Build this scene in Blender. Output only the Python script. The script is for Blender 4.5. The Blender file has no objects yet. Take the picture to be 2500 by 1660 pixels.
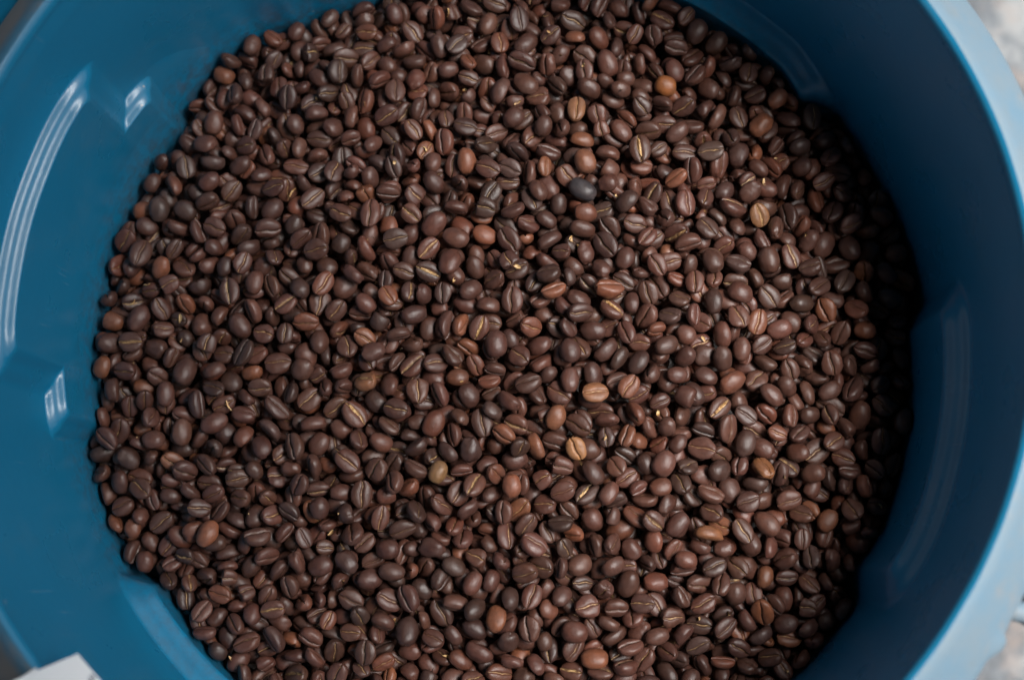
import bpy, bmesh, math, random, base64
import numpy as np
from mathutils import Vector, Matrix, Quaternion, noise

# ------------------------------------------------------------------ camera
MM = 0.001
F35, SENSOR, WPX = 39.83, 23.6, 2500.0
KP = WPX * F35 / SENSOR                      # pixels per unit slope
CAM_C = Vector((-5.8, -8.85, -641.6))        # middle of the bean surface in camera axes (mm)
UP = Vector((-0.058, 0.16857, 1.0)).normalized() # world up in camera axes
EX = (Vector((1, 0, 0)) - UP * UP.x).normalized()
EY = UP.cross(EX)
W2C = Matrix((EX, EY, UP)).transposed()      # columns: world axes seen in camera axes
C2W = W2C.transposed()
CAM_P = C2W @ (-CAM_C)

sc = bpy.context.scene
COL = sc.collection
cam = bpy.data.cameras.new('camera')
camo = bpy.data.objects.new('camera', cam)
COL.objects.link(camo)
camo.matrix_world = Matrix.Translation(CAM_P * MM) @ C2W.to_4x4()
cam.sensor_width = SENSOR
cam.lens = F35
cam.clip_start = 0.02
cam.clip_end = 50
cam.dof.use_dof = True
cam.dof.focus_distance = 0.622
cam.dof.aperture_fstop = 4.2
sc.camera = camo


def at(px, py, z):
    """world point (mm) at height z seen at a pixel of the 2500 px frame"""
    d = C2W @ Vector(((px - 1250) / KP, -(py - 830) / KP, -1))
    t = (z - CAM_P.z) / d.z
    return CAM_P + d * t


def deg_at(px, py, z):
    p = at(px, py, z)
    return math.degrees(math.atan2(p.y, p.x)) % 360


def mound(x, y):
    return 27 * math.exp(-((x - 36) ** 2 + (y + 8) ** 2) / 82 ** 2) - 2


# moulded swellings of the wall: from angle, to angle, height of the ledge on top, how far they stand in, height of the slope
SWELL = [(deg_at(246, 212, 70), deg_at(40, 884, 70), 70, 7.0, 5, 2.6),
         (deg_at(385, 232, 20), deg_at(201, 1052, 5), 27, 6.8, 4.5, 1.8),
         (deg_at(330, 1414, 5), 252, 9, 8.5, 9, 2.6),
         (deg_at(1995, 254, 5), 96, 10, 8.5, 9, 2.6),
         (-32.0, deg_at(2300, 742, 30), 50, 7.5, 10, 2.6)]
WALL0, TAPER, TOP = 159.0, 0.090, 109.6
# the bin is not quite round at the height of the beans: angle, mm outwards
OUT_OF_ROUND = [(0, -1), (10, -1), (30, -1.5), (40, 0), (47, 3), (64, 4), (90, -1), (111, -4), (119, -1), (126, 3.5), (140, 5.5), (152, 6), (162, 4),
                (175, 2), (188, 0), (200, -0.5), (215, -1.5), (230, -1), (270, -1), (316, -2.5), (325, -3), (336, -0.5), (350, -1), (360, -1)]


def oval(th, z=0.0):
    th %= 360
    for (a0, v0), (a1, v1) in zip(OUT_OF_ROUND, OUT_OF_ROUND[1:]):
        if th <= a1:
            t = (th - a0) / (a1 - a0)
            t = t * t * (3 - 2 * t)
            return (v0 + (v1 - v0) * t) * max(0.0, min(1.0, 1 - (z - 10) / 90))
    return 0.0


def spread(x, y):
    """moves a bean of the evenly round heap out to the true wall"""
    r = math.hypot(x, y)
    k = 1.024 + oval(math.degrees(math.atan2(y, x))) / 157 * min(1, r / 150) ** 3
    return x * k, y * k

# ------------------------------------------------------------------ light
SUN_EL, SUN_AZ = 68.0, 6.0
BLOCKER_X = 0.435                    # edge of the added shade boards, metres right of the bin's axis      # degrees; azimuth counter-clockwise from +x
w = bpy.data.worlds.new("World")
sc.world = w
w.use_nodes = True
wn = w.node_tree
wn.nodes.clear()
sky = wn.nodes.new('ShaderNodeTexSky')
sky.sky_type = 'NISHITA'
sky.sun_disc = False
sky.sun_elevation = math.radians(SUN_EL)
sky.sun_rotation = math.radians(90 - SUN_AZ)
bg = wn.nodes.new('ShaderNodeBackground')
bg.inputs['Strength'].default_value = 0.10
sky.dust_density = 4.0
sky.ozone_density = 0.6
wo = wn.nodes.new('ShaderNodeOutputWorld')
hs = wn.nodes.new('ShaderNodeHueSaturation')
hs.inputs['Saturation'].default_value = 0.38
wn.links.new(sky.outputs[0], hs.inputs['Color'])
wn.links.new(hs.outputs[0], bg.inputs[0])
wn.links.new(bg.outputs[0], wo.inputs[0])
sun = bpy.data.lights.new('sun', 'SUN')
sun.energy = 5.0
sun.angle = math.radians(30)
sun.color = (1.0, 0.97, 0.94)
suno = bpy.data.objects.new('sun', sun)
COL.objects.link(suno)
e, a = math.radians(SUN_EL), math.radians(SUN_AZ)
suno.rotation_mode = 'QUATERNION'
suno.rotation_quaternion = Vector((math.cos(e) * math.cos(a), math.cos(e) * math.sin(a), math.sin(e))).to_track_quat('Z', 'Y')
suno.location = (1, 0.3, 1.2)
sc.view_settings.view_transform = 'Standard'
sc.view_settings.look = 'None'
sc.view_settings.exposure = 0.80
sc.view_settings.gamma = 1.0
random.seed(11)


# ------------------------------------------------------------------ helpers
def mesh_obj(name, verts, faces, mat, parent=None, smooth=True):
    me = bpy.data.meshes.new(name)
    me.from_pydata(verts, [], faces)
    me.materials.append(mat)
    if smooth:
        me.shade_smooth()
    o = bpy.data.objects.new(name, me)
    COL.objects.link(o)
    o.parent = parent
    return o


def empty(name, loc=(0, 0, 0)):
    o = bpy.data.objects.new(name, None)
    COL.objects.link(o)
    o.location = loc
    o.empty_display_size = 0.02
    return o


def tag(o, label=None, cat=None, group=None, kind=None):
    if label: o['label'] = label
    if cat: o['category'] = cat
    if group: o['group'] = group
    if kind: o['kind'] = kind


class NT:
    def __init__(self, name):
        self.m = bpy.data.materials.new(name)
        self.m.use_nodes = True
        self.t = self.m.node_tree
        self.b = self.t.nodes['Principled BSDF']

    def n(self, typ, **kw):
        nd = self.t.nodes.new(typ)
        for k, v in kw.items():
            if k.startswith('_'):
                setattr(nd, k[1:], v)
            else:
                nd.inputs[k.replace('__', ' ')].default_value = v
        return nd

    def l(self, a, b):
        self.t.links.new(a, b)

    def noise(self, co, scale, detail=3, rough=0.5):
        nd = self.n('ShaderNodeTexNoise', Scale=scale, Detail=detail, Roughness=rough)
        self.l(co, nd.inputs['Vector'])
        return nd.outputs['Fac']

    def ramp(self, fac, stops, mode='LINEAR'):
        nd = self.t.nodes.new('ShaderNodeValToRGB')
        cr = nd.color_ramp
        cr.interpolation = mode
        while len(cr.elements) < len(stops):
            cr.elements.new(0.5)
        for el, (p, c) in zip(cr.elements, stops):
            el.position = p
            el.color = (c, c, c, 1) if isinstance(c, (int, float)) else (*c, 1)
        self.l(fac, nd.inputs['Fac'])
        return nd.outputs['Color']

    def mix(self, fac, a, b, mode='MIX'):
        nd = self.t.nodes.new('ShaderNodeMix')
        nd.data_type = 'RGBA'
        nd.blend_type = mode
        for s, v in ((0, fac), (6, a), (7, b)):
            if isinstance(v, bpy.types.NodeSocket):
                self.l(v, nd.inputs[s])
            elif isinstance(v, (int, float)):
                nd.inputs[s].default_value = v
            else:
                nd.inputs[s].default_value = (*v, 1)
        return nd.outputs[2]

    def math(self, op, a, b=None):
        nd = self.t.nodes.new('ShaderNodeMath')
        nd.operation = op
        for s, v in ((0, a), (1, b)):
            if v is None: continue
            if isinstance(v, bpy.types.NodeSocket):
                self.l(v, nd.inputs[s])
            else:
                nd.inputs[s].default_value = v
        return nd.outputs[0]

    def bump(self, h, strength, dist, normal=None):
        nd = self.n('ShaderNodeBump', Strength=strength, Distance=dist)
        self.l(h, nd.inputs['Height'])
        if normal is not None:
            self.l(normal, nd.inputs['Normal'])
        return nd.outputs['Normal']


def clamp01(x): return min(1.0, max(0.0, x))
def lin(a, b, x): return clamp01((x - a) / (b - a))
def ss(a, b, x):
    t = lin(a, b, x)
    return t * t * (3 - 2 * t)


FLOOR_Z = -240.0

# ------------------------------------------------------------------ materials
def plastic(name, chalk=0.0, dirt_shade_left=False):
    N = NT(name)
    tc = N.n('ShaderNodeTexCoord').outputs['Object']
    base = (0.006, 0.170, 0.315)
    pale = (0.010, 0.188, 0.345)
    big = N.noise(tc, 9, 3)
    col = N.mix(N.ramp(big, [(0.35, 0.0), (0.7, 1.0)]), base, pale)
    # dust specks
    vor = N.n('ShaderNodeTexVoronoi', Scale=70.0, Randomness=1.0)
    N.l(tc, vor.inputs['Vector'])
    speck = N.ramp(vor.outputs['Distance'], [(0.018, 1.0), (0.045, 0.0)])
    keep = N.math('GREATER_THAN', N.n('ShaderNodeSeparateColor').outputs[0], 0.5)
    sep = keep.node.inputs[0].links[0].from_node
    N.l(vor.outputs['Color'], sep.inputs[0])
    keep.node.inputs[1].default_value = 0.86
    speck = N.math('MULTIPLY', speck, keep)
    col = N.mix(N.math('MULTIPLY', speck, 0.55), col, (0.5, 0.45, 0.4))
    # faint scratches: very stretched noise
    mp = N.n('ShaderNodeMapping')
    mp.inputs['Rotation'].default_value = (0.3, 0.2, 0.6)
    mp.inputs['Scale'].default_value = (30, 900, 30)
    N.l(tc, mp.inputs['Vector'])
    sn = N.noise(mp.outputs[0], 1.0, 2)
    scr = N.math('MULTIPLY', N.ramp(sn, [(0.70, 0.0), (0.78, 1.0)]), N.ramp(N.noise(tc, 25, 2), [(0.5, 0.0), (0.62, 1.0)]))
    col = N.mix(N.math('MULTIPLY', scr, 0.22), col, (0.35, 0.45, 0.55))
    if not chalk:
        # coffee dust rubbed on the wall just above the beans, and a few dull smears
        sz = N.n('ShaderNodeSeparateXYZ')
        N.l(tc, sz.inputs[0])
        height = N.math('SUBTRACT', sz.outputs[2], -FLOOR_Z * MM)
        low = N.ramp(N.math('ADD', height, N.math('MULTIPLY', N.noise(tc, 40, 5, 0.7), 0.02)), [(0.004, 0.55), (0.028, 0.0)])
        col = N.mix(N.math('MULTIPLY', low, N.ramp(N.noise(tc, 260, 4, 0.7), [(0.40, 0.0), (0.62, 1.0)])), col, (0.06, 0.035, 0.025))
        sm_ = N.ramp(N.noise(tc, 17, 6, 0.7), [(0.54, 0.0), (0.75, 0.16)])
        col = N.mix(sm_, col, (0.16, 0.22, 0.26))
    rough = 0.29
    if chalk:
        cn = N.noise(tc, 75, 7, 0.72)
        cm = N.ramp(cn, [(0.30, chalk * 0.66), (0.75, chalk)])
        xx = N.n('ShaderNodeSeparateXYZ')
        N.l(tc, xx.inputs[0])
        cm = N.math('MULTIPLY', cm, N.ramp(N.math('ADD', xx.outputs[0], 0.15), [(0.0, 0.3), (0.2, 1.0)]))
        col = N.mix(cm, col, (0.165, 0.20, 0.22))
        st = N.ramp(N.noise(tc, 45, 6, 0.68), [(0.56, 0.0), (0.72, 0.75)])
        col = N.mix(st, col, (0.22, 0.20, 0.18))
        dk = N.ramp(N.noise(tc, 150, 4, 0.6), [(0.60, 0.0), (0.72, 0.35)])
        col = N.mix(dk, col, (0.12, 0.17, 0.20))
        rough = 0.6
        if dirt_shade_left:  # left flange: dirt, with its weaker light also put into the colour
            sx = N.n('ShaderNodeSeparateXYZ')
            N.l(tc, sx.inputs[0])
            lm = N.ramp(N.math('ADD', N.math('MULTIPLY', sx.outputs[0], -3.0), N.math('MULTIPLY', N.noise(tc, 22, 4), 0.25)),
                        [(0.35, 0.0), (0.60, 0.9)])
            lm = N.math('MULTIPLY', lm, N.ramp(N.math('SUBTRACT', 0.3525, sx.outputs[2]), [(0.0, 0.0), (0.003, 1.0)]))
            soil_shade = N.mix(N.ramp(N.noise(tc, 30, 5), [(0.4, 0.0), (0.6, 1.0)]), (0.11, 0.155, 0.185), (0.20, 0.19, 0.18))
            col = N.mix(lm, col, soil_shade)
    N.l(col, N.b.inputs['Base Color'])
    rn = N.math('ADD', N.math('MULTIPLY', N.noise(tc, 45, 4), 0.14), rough - 0.07)
    N.l(rn, N.b.inputs['Roughness'])
    nb = N.bump(N.noise(tc, 240, 3), 0.10 if not chalk else 0.3, 0.0006)
    nb = N.bump(N.noise(tc, 14, 2), 0.25, 0.004, nb)
    N.l(nb, N.b.inputs['Normal'])
    N.b.inputs['IOR'].default_value = 1.5
    return N.m


def bean_material(name, stuff):
    """tone comes from the object's colour (single beans) or from a mesh attribute (the mass of beans);
    mesh attribute 'chaff' marks the papery skin in the crease"""
    N = NT(name)
    tc = N.n('ShaderNodeTexCoord').outputs['Object']
    if stuff:
        at_ = N.n('ShaderNodeAttribute', _attribute_name='tone', _attribute_type='GEOMETRY')
        base = at_.outputs['Color']
        co = tc
        sc_ = 1.0
    else:
        base = N.n('ShaderNodeObjectInfo').outputs['Color']
        rnd = N.t.nodes.new('ShaderNodeObjectInfo')
        ad = N.t.nodes.new('ShaderNodeVectorMath')
        ad.operation = 'ADD'
        N.l(tc, ad.inputs[0])
        N.l(rnd.outputs['Location'], ad.inputs[1])
        co = ad.outputs[0]
    ch = N.n('ShaderNodeAttribute', _attribute_name='chaff', _attribute_type='GEOMETRY').outputs['Fac']
    n1 = N.noise(co, 420, 5, 0.6)
    col = N.mix(0.85, base, N.ramp(n1, [(0.3, (0.72, 0.70, 0.70)), (0.7, (1.2, 1.2, 1.2))]), 'MULTIPLY')
    # dusty grey bloom of the roasted skin
    n2 = N.noise(co, 160, 3)
    col = N.mix(N.math('MULTIPLY', N.ramp(n2, [(0.42, 0.0), (0.72, 1.0)]), 0.30), col, (0.11, 0.062, 0.050))
    patch = N.ramp(N.noise(co, 520, 2), [(0.34, 0.12), (0.54, 1.0)])
    cf = N.math('MULTIPLY', ch, patch)
    col = N.mix(cf, col, N.mix(N.ramp(N.noise(co, 900, 2), [(0.35, 0.0), (0.65, 1.0)]), (0.26, 0.14, 0.06), (0.62, 0.42, 0.20)))
    N.l(col, N.b.inputs['Base Color'])
    r = N.math('ADD', N.math('MULTIPLY', n2, 0.30), 0.28)
    N.l(r, N.b.inputs['Roughness'])
    N.b.inputs['Specular IOR Level'].default_value = 0.55
    nb = N.bump(N.noise(co, 700, 5, 0.7), 0.6, 0.0003)
    nb = N.bump(N.noise(co, 230, 3, 0.5), 0.30, 0.0006, nb)
    N.l(nb, N.b.inputs['Normal'])
    return N.m


M_WALL = plastic('blue_plastic')
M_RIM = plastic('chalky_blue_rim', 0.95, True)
M_BEAN = bean_material('roasted_bean', False)
M_MASS = bean_material('roasted_bean_mass', True)

N = NT('handle_shade')  # near-black plate colour stands for the shade inside the right handle
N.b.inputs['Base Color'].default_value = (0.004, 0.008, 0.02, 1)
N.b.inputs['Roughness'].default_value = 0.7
M_SHADE = N.m

N = NT('golden_chaff')
tc = N.n('ShaderNodeTexCoord').outputs['Object']
N.l(N.mix(N.ramp(N.noise(tc, 700, 3), [(0.35, 0.0), (0.65, 1.0)]), (0.34, 0.17, 0.055), (0.72, 0.50, 0.25)), N.b.inputs['Base Color'])
N.b.inputs['Roughness'].default_value = 0.45
M_CHAFF = N.m
N = NT('white_paper')
tc = N.n('ShaderNodeTexCoord').outputs['Object']
N.l(N.mix(N.ramp(N.noise(tc, 60, 4), [(0.3, 0.0), (0.7, 1.0)]), (0.82, 0.88, 0.92), (0.87, 0.91, 0.94)), N.b.inputs['Base Color'])
N.b.inputs['Roughness'].default_value = 0.6
N.l(N.bump(N.noise(tc, 500, 3), 0.1, 0.0003), N.b.inputs['Normal'])
M_PAPER = N.m
N = NT('printed_ink')
N.b.inputs['Base Color'].default_value = (0.10, 0.13, 0.20, 1)
N.b.inputs['Roughness'].default_value = 0.6
M_INK = N.m

N = NT('worn_concrete')
tc = N.n('ShaderNodeTexCoord').outputs['Object']
n1 = N.noise(tc, 21, 7, 0.66)
col = N.ramp(n1, [(0.30, (0.08, 0.068, 0.062)), (0.43, (0.055, 0.06, 0.066)), (0.54, (0.085, 0.095, 0.105)), (0.64, (0.17, 0.178, 0.18))])
n2 = N.noise(tc, 45, 5, 0.6)
col = N.mix(N.ramp(n2, [(0.5, 0.0), (0.7, 0.6)]), col, (0.22, 0.17, 0.14))
N.l(col, N.b.inputs['Base Color'])
N.b.inputs['Roughness'].default_value = 0.75
N.l(N.bump(n1, 0.5, 0.01), N.b.inputs['Normal'])
M_FLOOR = N.m

# ------------------------------------------------------------------ floor
vs, fs = [], []
n = 60
for i in range(n + 1):
    for j in range(n + 1):
        x, y = -3000 + 6000 * i / n, -3000 + 6000 * j / n
        vs.append((x * MM, y * MM, (FLOOR_Z + 0.8 * noise.noise(Vector((x / 90, y / 90, 0)))) * MM))
for i in range(n):
    for j in range(n):
        q = i * (n + 1) + j
        fs.append((q, q + n + 1, q + n + 2, q + 1))
floor = mesh_obj('floor', vs, fs, M_FLOOR)
tag(floor, 'grey and brown mottled rough stone floor under the blue bin', kind='structure')

# ------------------------------------------------------------------ added shade boards
# unseen boards added overhead to block sun and sky on the left
N = NT('blocker_wood')
tc = N.n('ShaderNodeTexCoord').outputs['Object']
mp = N.n('ShaderNodeMapping')
mp.inputs['Scale'].default_value = (60, 4, 60)
N.l(tc, mp.inputs['Vector'])
N.l(N.mix(N.ramp(N.noise(mp.outputs[0], 1.0, 4), [(0.3, 0.0), (0.7, 1.0)]), (0.055, 0.05, 0.045), (0.09, 0.085, 0.075)), N.b.inputs['Base Color'])
N.b.inputs['Roughness'].default_value = 0.8
M_BLOCKER = N.m
light_blocker = empty('light_blocker', (0, 0, 1.02))
tag(light_blocker, kind='structure')
blocker_board = None
for k in range(16):
    x1 = BLOCKER_X - k * 0.152
    if blocker_board is None:
        vs = [(x, y, z) for z in (0, 0.022) for x, y in ((-0.15, -1.8), (0, -1.8), (0, 1.8), (-0.15, 1.8))]
        blocker_board = mesh_obj('blocker_board', vs, [(0, 3, 2, 1), (4, 5, 6, 7), (0, 1, 5, 4), (1, 2, 6, 5), (2, 3, 7, 6), (3, 0, 4, 7)], M_BLOCKER, light_blocker, smooth=False)
        o = blocker_board
    else:
        o = blocker_board.copy()
        COL.objects.link(o)
    o.location = (x1, 0, 0.003 * (k % 2))

# ------------------------------------------------------------------ bin
def rounded(t, k=0.34):
    """a straight ramp 0..1 with rounded ends"""
    t = clamp01(t)
    if t < k: return t * t / (2 * k) / (1 - k)
    if t > 1 - k: return 1 - (1 - t) * (1 - t) / (2 * k) / (1 - k)
    return (t - k / 2) / (1 - k)


def ledge(t, amp=1.0):
    t = clamp01(t)
    return rounded(t, 0.3) + 0.062 * amp * math.sin(2 * math.pi * (t - 0.22) / 0.56) * ss(0, 0.12, t) * ss(1, 0.88, t)


def wall_r(th, z):
    r = WALL0 + TAPER * z + oval(th, z)
    b = 0.0
    for a0, a1, lz, p, sh, sw in SWELL:
        d = abs((th - (a0 + a1) / 2 + 180) % 360 - 180)
        h = (a1 - a0) / 2
        if d > h + 4: continue
        # distance outside a round-cornered outline, in units of the two slopes
        u = (d - h) / sw
        v = (z - lz) / (sh / 2)
        c = 1.7
        e = math.hypot(max(u + c, 0), max(v + c, 0)) - c
        b2 = p * ledge(1 - (e + 1) / 2, 1.0 if sh < 6 else 0.35)
        b = max(b, b2)
    # slow unevenness of moulded plastic
    b += 0.5 * noise.noise(Vector((math.cos(math.radians(th)) * 1.6, math.sin(math.radians(th)) * 1.6, z / 90)))
    return r - b


NTH = 720
zl = [-225, -160, -100, -60, -30, -15]
while zl[-1] < TOP - 0.3:
    z_ = max(zl[-1], -8)
    near = min(abs(z_ - s_[2]) - s_[4] / 2 for s_ in SWELL)
    zl.append(z_ + (0.33 if near < 1.5 else 1.3))
zl[-1] = TOP
bin_ = empty('plastic_bin', (0, 0, FLOOR_Z * MM))
tag(bin_, 'round blue plastic bin with chalky pale rim, full of coffee beans', 'bin')
OFF = -FLOOR_Z * MM


def lathe(name, rows, mat, parent, nth=NTH, closed_end=False, off=OFF):
    """rows: list of functions angle -> (r, z) in mm"""
    vs, fs = [], []
    for f in rows:
        for i in range(nth):
            th = 360 * i / nth
            r, z = f(th)
            t = math.radians(th)
            vs.append((r * math.cos(t) * MM, r * math.sin(t) * MM, z * MM + off))
    for k in range(len(rows) - 1):
        for i in range(nth):
            j = (i + 1) % nth
            fs.append((k * nth + i, k * nth + j, (k + 1) * nth + j, (k + 1) * nth + i))
    if closed_end:
        fs.append(tuple(range((len(rows) - 1) * nth, len(rows) * nth)))
    return mesh_obj(name, vs, fs, mat, parent)


inner = [(lambda th, z=z: (wall_r(th, z), z)) for z in reversed(zl)]
lathe('inner_wall', inner, M_WALL, bin_, closed_end=True)


def edge_wob(th):
    """unevenness and torn moulding flash of the outer edge of the rim"""
    t = math.radians(th)
    w_ = 0.35 * noise.noise(Vector((math.cos(t) * 9, math.sin(t) * 9, 3)))
    d = (th - FLASH_TH + 180) % 360 - 180
    w_ += 2.2 * ss(-1.5, 0.4, d) * ss(1.9, 1.0, d) if abs(d) < 3 else 0
    return w_


fp = at(2438, 1590, 94)
FLASH_TH = math.degrees(math.atan2(fp.y, fp.x)) % 360


def rim_row(r, z, wob=0.0, low=0.0):
    return lambda th: (r + wob * edge_wob(th) + 0.12 * noise.noise(Vector((math.cos(math.radians(th)) * 14, math.sin(math.radians(th)) * 14, r / 3))),
                       z + low * max(0, edge_wob(th) - 0.5))


R0 = WALL0 + TAPER * TOP
DZ = TOP - 82.4
prof = [(R0 + 0.02, 81.0, 0, 0), (R0 - 0.15, 82.6, 0, 0), (R0 - 0.1, 84.2, 0, 0), (R0 + 0.25, 85.4, 0, 0), (R0 + 1.0, 86.4, 0, 0), (R0 + 2.0, 86.9, 0, 0),
        (R0 + 3.4, 86.6, 0, 0), (R0 + 6, 84.2, 0, 0), (R0 + 9, 81.0, 0, 0), (R0 + 12, 77.6, 0, 0), (R0 + 15, 73.8, 0, 0), (R0 + 17.3, 70.8, 0.1, 0), (R0 + 18.6, 68.8, 0.5, 0),
        (R0 + 19.4, 67.2, 1, -0.3), (R0 + 19.5, 65.8, 1, -0.6), (R0 + 18.6, 64.8, 0.7, -0.6), (R0 + 14.0, 64.8, 0, 0), (R0 + 8, 66.8, 0, 0), (R0 + 5.5, 65, 0, 0)]
rows = [rim_row(p[0], p[1] + DZ, *p[2:]) for p in prof]
lathe('rim_lip', rows[:6], M_WALL, bin_)
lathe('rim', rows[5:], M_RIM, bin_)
outer = [(172.3, 92.0), (171.3, 80), (166, 30), (160, -40), (151, -120), (142, -215), (139, -232), (134, -238.6), (60, -239)]
lathe('outer_wall', [(lambda th, p=p: p) for p in outer], M_WALL, bin_, nth=240, closed_end=True)


# side handle: a bar that stands off the rim over a plate; the right-hand plate has shade painted in
def tube(name, pts, rx, mat, parent, off=OFF, flat=1.0, seg=14):
    vs, fs = [], []
    n = len(pts)
    for i, p in enumerate(pts):
        t = (pts[min(i + 1, n - 1)] - pts[max(i - 1, 0)]).normalized()
        s = t.cross(Vector((0, 0, 1))).normalized()
        u = s.cross(t)
        for k in range(seg):
            a_ = 2 * math.pi * k / seg
            q = p + s * (math.cos(a_) * rx) + u * (math.sin(a_) * rx * flat)
            vs.append((q.x * MM, q.y * MM, q.z * MM + off))
    for i in range(n - 1):
        for k in range(seg):
            l = (k + 1) % seg
            fs.append((i * seg + k, i * seg + l, (i + 1) * seg + l, (i + 1) * seg + k))
    fs.append(tuple(range(seg)))
    fs.append(tuple(range((n - 1) * seg, n * seg)))
    return mesh_obj(name, vs, fs, mat, parent)


hz = 92.0
dr = math.radians(1)
h0 = at(2466, 1488, hz)


def make_handle(deg0, span, bar_mat, rx, flat, in_mat):
    th0 = math.radians(deg0)
    e = span / 26
    pts = []
    for t_, rr in ((0, 181), (0.0, 186), (0.6, 192), (2.0, 198), (5, 203), (10, 206), (16, 206), (21, 203), (24, 198), (25.4, 192), (26, 186), (26, 181)):
        a_ = th0 + t_ * e * dr
        pts.append(Vector((rr * math.cos(a_), rr * math.sin(a_), hz)))
    sm = []
    for i in range(len(pts) - 1):
        p0, p1, p2, p3 = pts[max(i - 1, 0)], pts[i], pts[i + 1], pts[min(i + 2, len(pts) - 1)]
        for k in range(5):
            t = k / 5
            sm.append(0.5 * ((2 * p1) + (p2 - p0) * t + (2 * p0 - 5 * p1 + 4 * p2 - p3) * t * t + (-p0 + 3 * p1 - 3 * p2 + p3) * t ** 3))
    sm.append(pts[-1])
    bar = tube('handle', sm, rx, bar_mat, bin_, flat=flat)
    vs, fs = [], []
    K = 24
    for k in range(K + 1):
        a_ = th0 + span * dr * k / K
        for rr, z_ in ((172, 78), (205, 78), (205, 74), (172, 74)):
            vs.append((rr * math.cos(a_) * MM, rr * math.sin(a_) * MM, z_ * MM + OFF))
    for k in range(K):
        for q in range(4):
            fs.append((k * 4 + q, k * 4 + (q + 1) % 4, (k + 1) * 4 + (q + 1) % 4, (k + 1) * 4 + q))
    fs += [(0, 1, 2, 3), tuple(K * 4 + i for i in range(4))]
    mesh_obj('handle_plate', vs, fs, in_mat, bar, smooth=False)


make_handle(math.degrees(math.atan2(h0.y, h0.x)), 26, M_RIM, 3.2, 0.8, M_SHADE)
make_handle(136, 28, M_WALL, 6.5, 0.5, M_WALL)


# ------------------------------------------------------------------ paper card on the rim
def sheet(name, corners, thick, mat, parent, org, bow=0.0, nx=10, ny=14):
    """a curved sheet between four corners (mm, world) with thickness"""
    A, B, C_, D_ = corners
    top, vs, fs = [], [], []
    for lay in (0, 1):
        for i in range(nx + 1):
            for j in range(ny + 1):
                u, v = i / nx, j / ny
                p = (A * (1 - u) + B * u) * (1 - v) + (D_ * (1 - u) + C_ * u) * v
                p = p + Vector((0, 0, bow * math.sin(math.pi * u) - lay * thick)) - org
                vs.append(tuple(p * MM))
    g = lambda l, i, j: l * (nx + 1) * (ny + 1) + i * (ny + 1) + j
    for i in range(nx):
        for j in range(ny):
            fs.append((g(0, i, j), g(0, i + 1, j), g(0, i + 1, j + 1), g(0, i, j + 1)))
            fs.append((g(1, i, j), g(1, i, j + 1), g(1, i + 1, j + 1), g(1, i + 1, j)))
    for i in range(nx):
        fs.append((g(0, i, 0), g(1, i, 0), g(1, i + 1, 0), g(0, i + 1, 0)))
        fs.append((g(0, i, ny), g(0, i + 1, ny), g(1, i + 1, ny), g(1, i, ny)))
    for j in range(ny):
        fs.append((g(0, 0, j), g(0, 0, j + 1), g(1, 0, j + 1), g(1, 0, j)))
        fs.append((g(0, nx, j), g(1, nx, j), g(1, nx, j + 1), g(0, nx, j + 1)))
    o = mesh_obj(name, vs, fs, mat, parent, smooth=False)
    return o


cz = 116.4
A = at(189, 1595, cz)
e1 = (at(105, 1630, cz) - A).normalized()
e2 = (at(247, 1662, cz) - A).normalized()
card = empty('paper_card')
org = Vector((A.x, A.y, cz - 2))
card.location = org * MM
tag(card, 'folded white paper card with grey print lying across the rim at the lower left', 'card')
sheet('top_sheet', (A, A + e1 * 26, A + e1 * 26 + e2 * 62, A + e2 * 62), 0.5, M_PAPER, card, org)
dz = Vector((0, 0, -1.1))
B0 = at(84, 1626, cz - 1.1)
e3 = (at(32, 1660, cz - 1.1) - B0).normalized()
sheet('bottom_sheet', (B0 + e2 * 0.5, B0 + e3 * 28, B0 + e3 * 28 + e2 * 62, B0 + e2 * 62 - e1 * 0), 0.5, M_PAPER, card, org)
sheet('bottom_sheet', (A + e1 * 3 + e2 * 3 + dz, A + e1 * 14 + e2 * 2 + dz, A + e1 * 14 + e2 * 60 + dz, A + e1 * 3 + e2 * 60 + dz), 0.5, M_PAPER, card, org)
# blurred grey lettering at the edge of the sheet (only its first strokes are in the picture)
vs, fs = [], []
P0 = at(213, 1648, cz + 0.06)
for k, (du, dv, lu, lv) in enumerate([(0, 0, 0.5, 2.2), (-0.9, 1.1, 0.5, 2.2), (-1.0, 0.9, 0.9, 0.35), (1.0, -0.6, 0.5, 2.0), (0.2, 3.2, 0.5, 2.2), (-0.7, 4.2, 1.6, 0.4)]):
    q0 = P0 - e1 * du + e2 * (dv + 0.6)
    b_ = len(vs)
    for s_, t_ in ((0, 0), (lu, 0), (lu, lv), (0, lv)):
        p = q0 - e1 * s_ + e2 * t_ - org
        vs.append(tuple(p * MM))
    for s_, t_ in ((0, 0), (lu, 0), (lu, lv), (0, lv)):
        p = q0 - e1 * s_ + e2 * t_ - org - Vector((0, 0, 0.05))
        vs.append(tuple(p * MM))
    fs += [(b_, b_ + 1, b_ + 2, b_ + 3), (b_, b_ + 4, b_ + 5, b_ + 1), (b_ + 1, b_ + 5, b_ + 6, b_ + 2), (b_ + 2, b_ + 6, b_ + 7, b_ + 3), (b_ + 3, b_ + 7, b_ + 4, b_)]
mesh_obj('printed_mark', vs, fs, M_INK, card, smooth=False)


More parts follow.
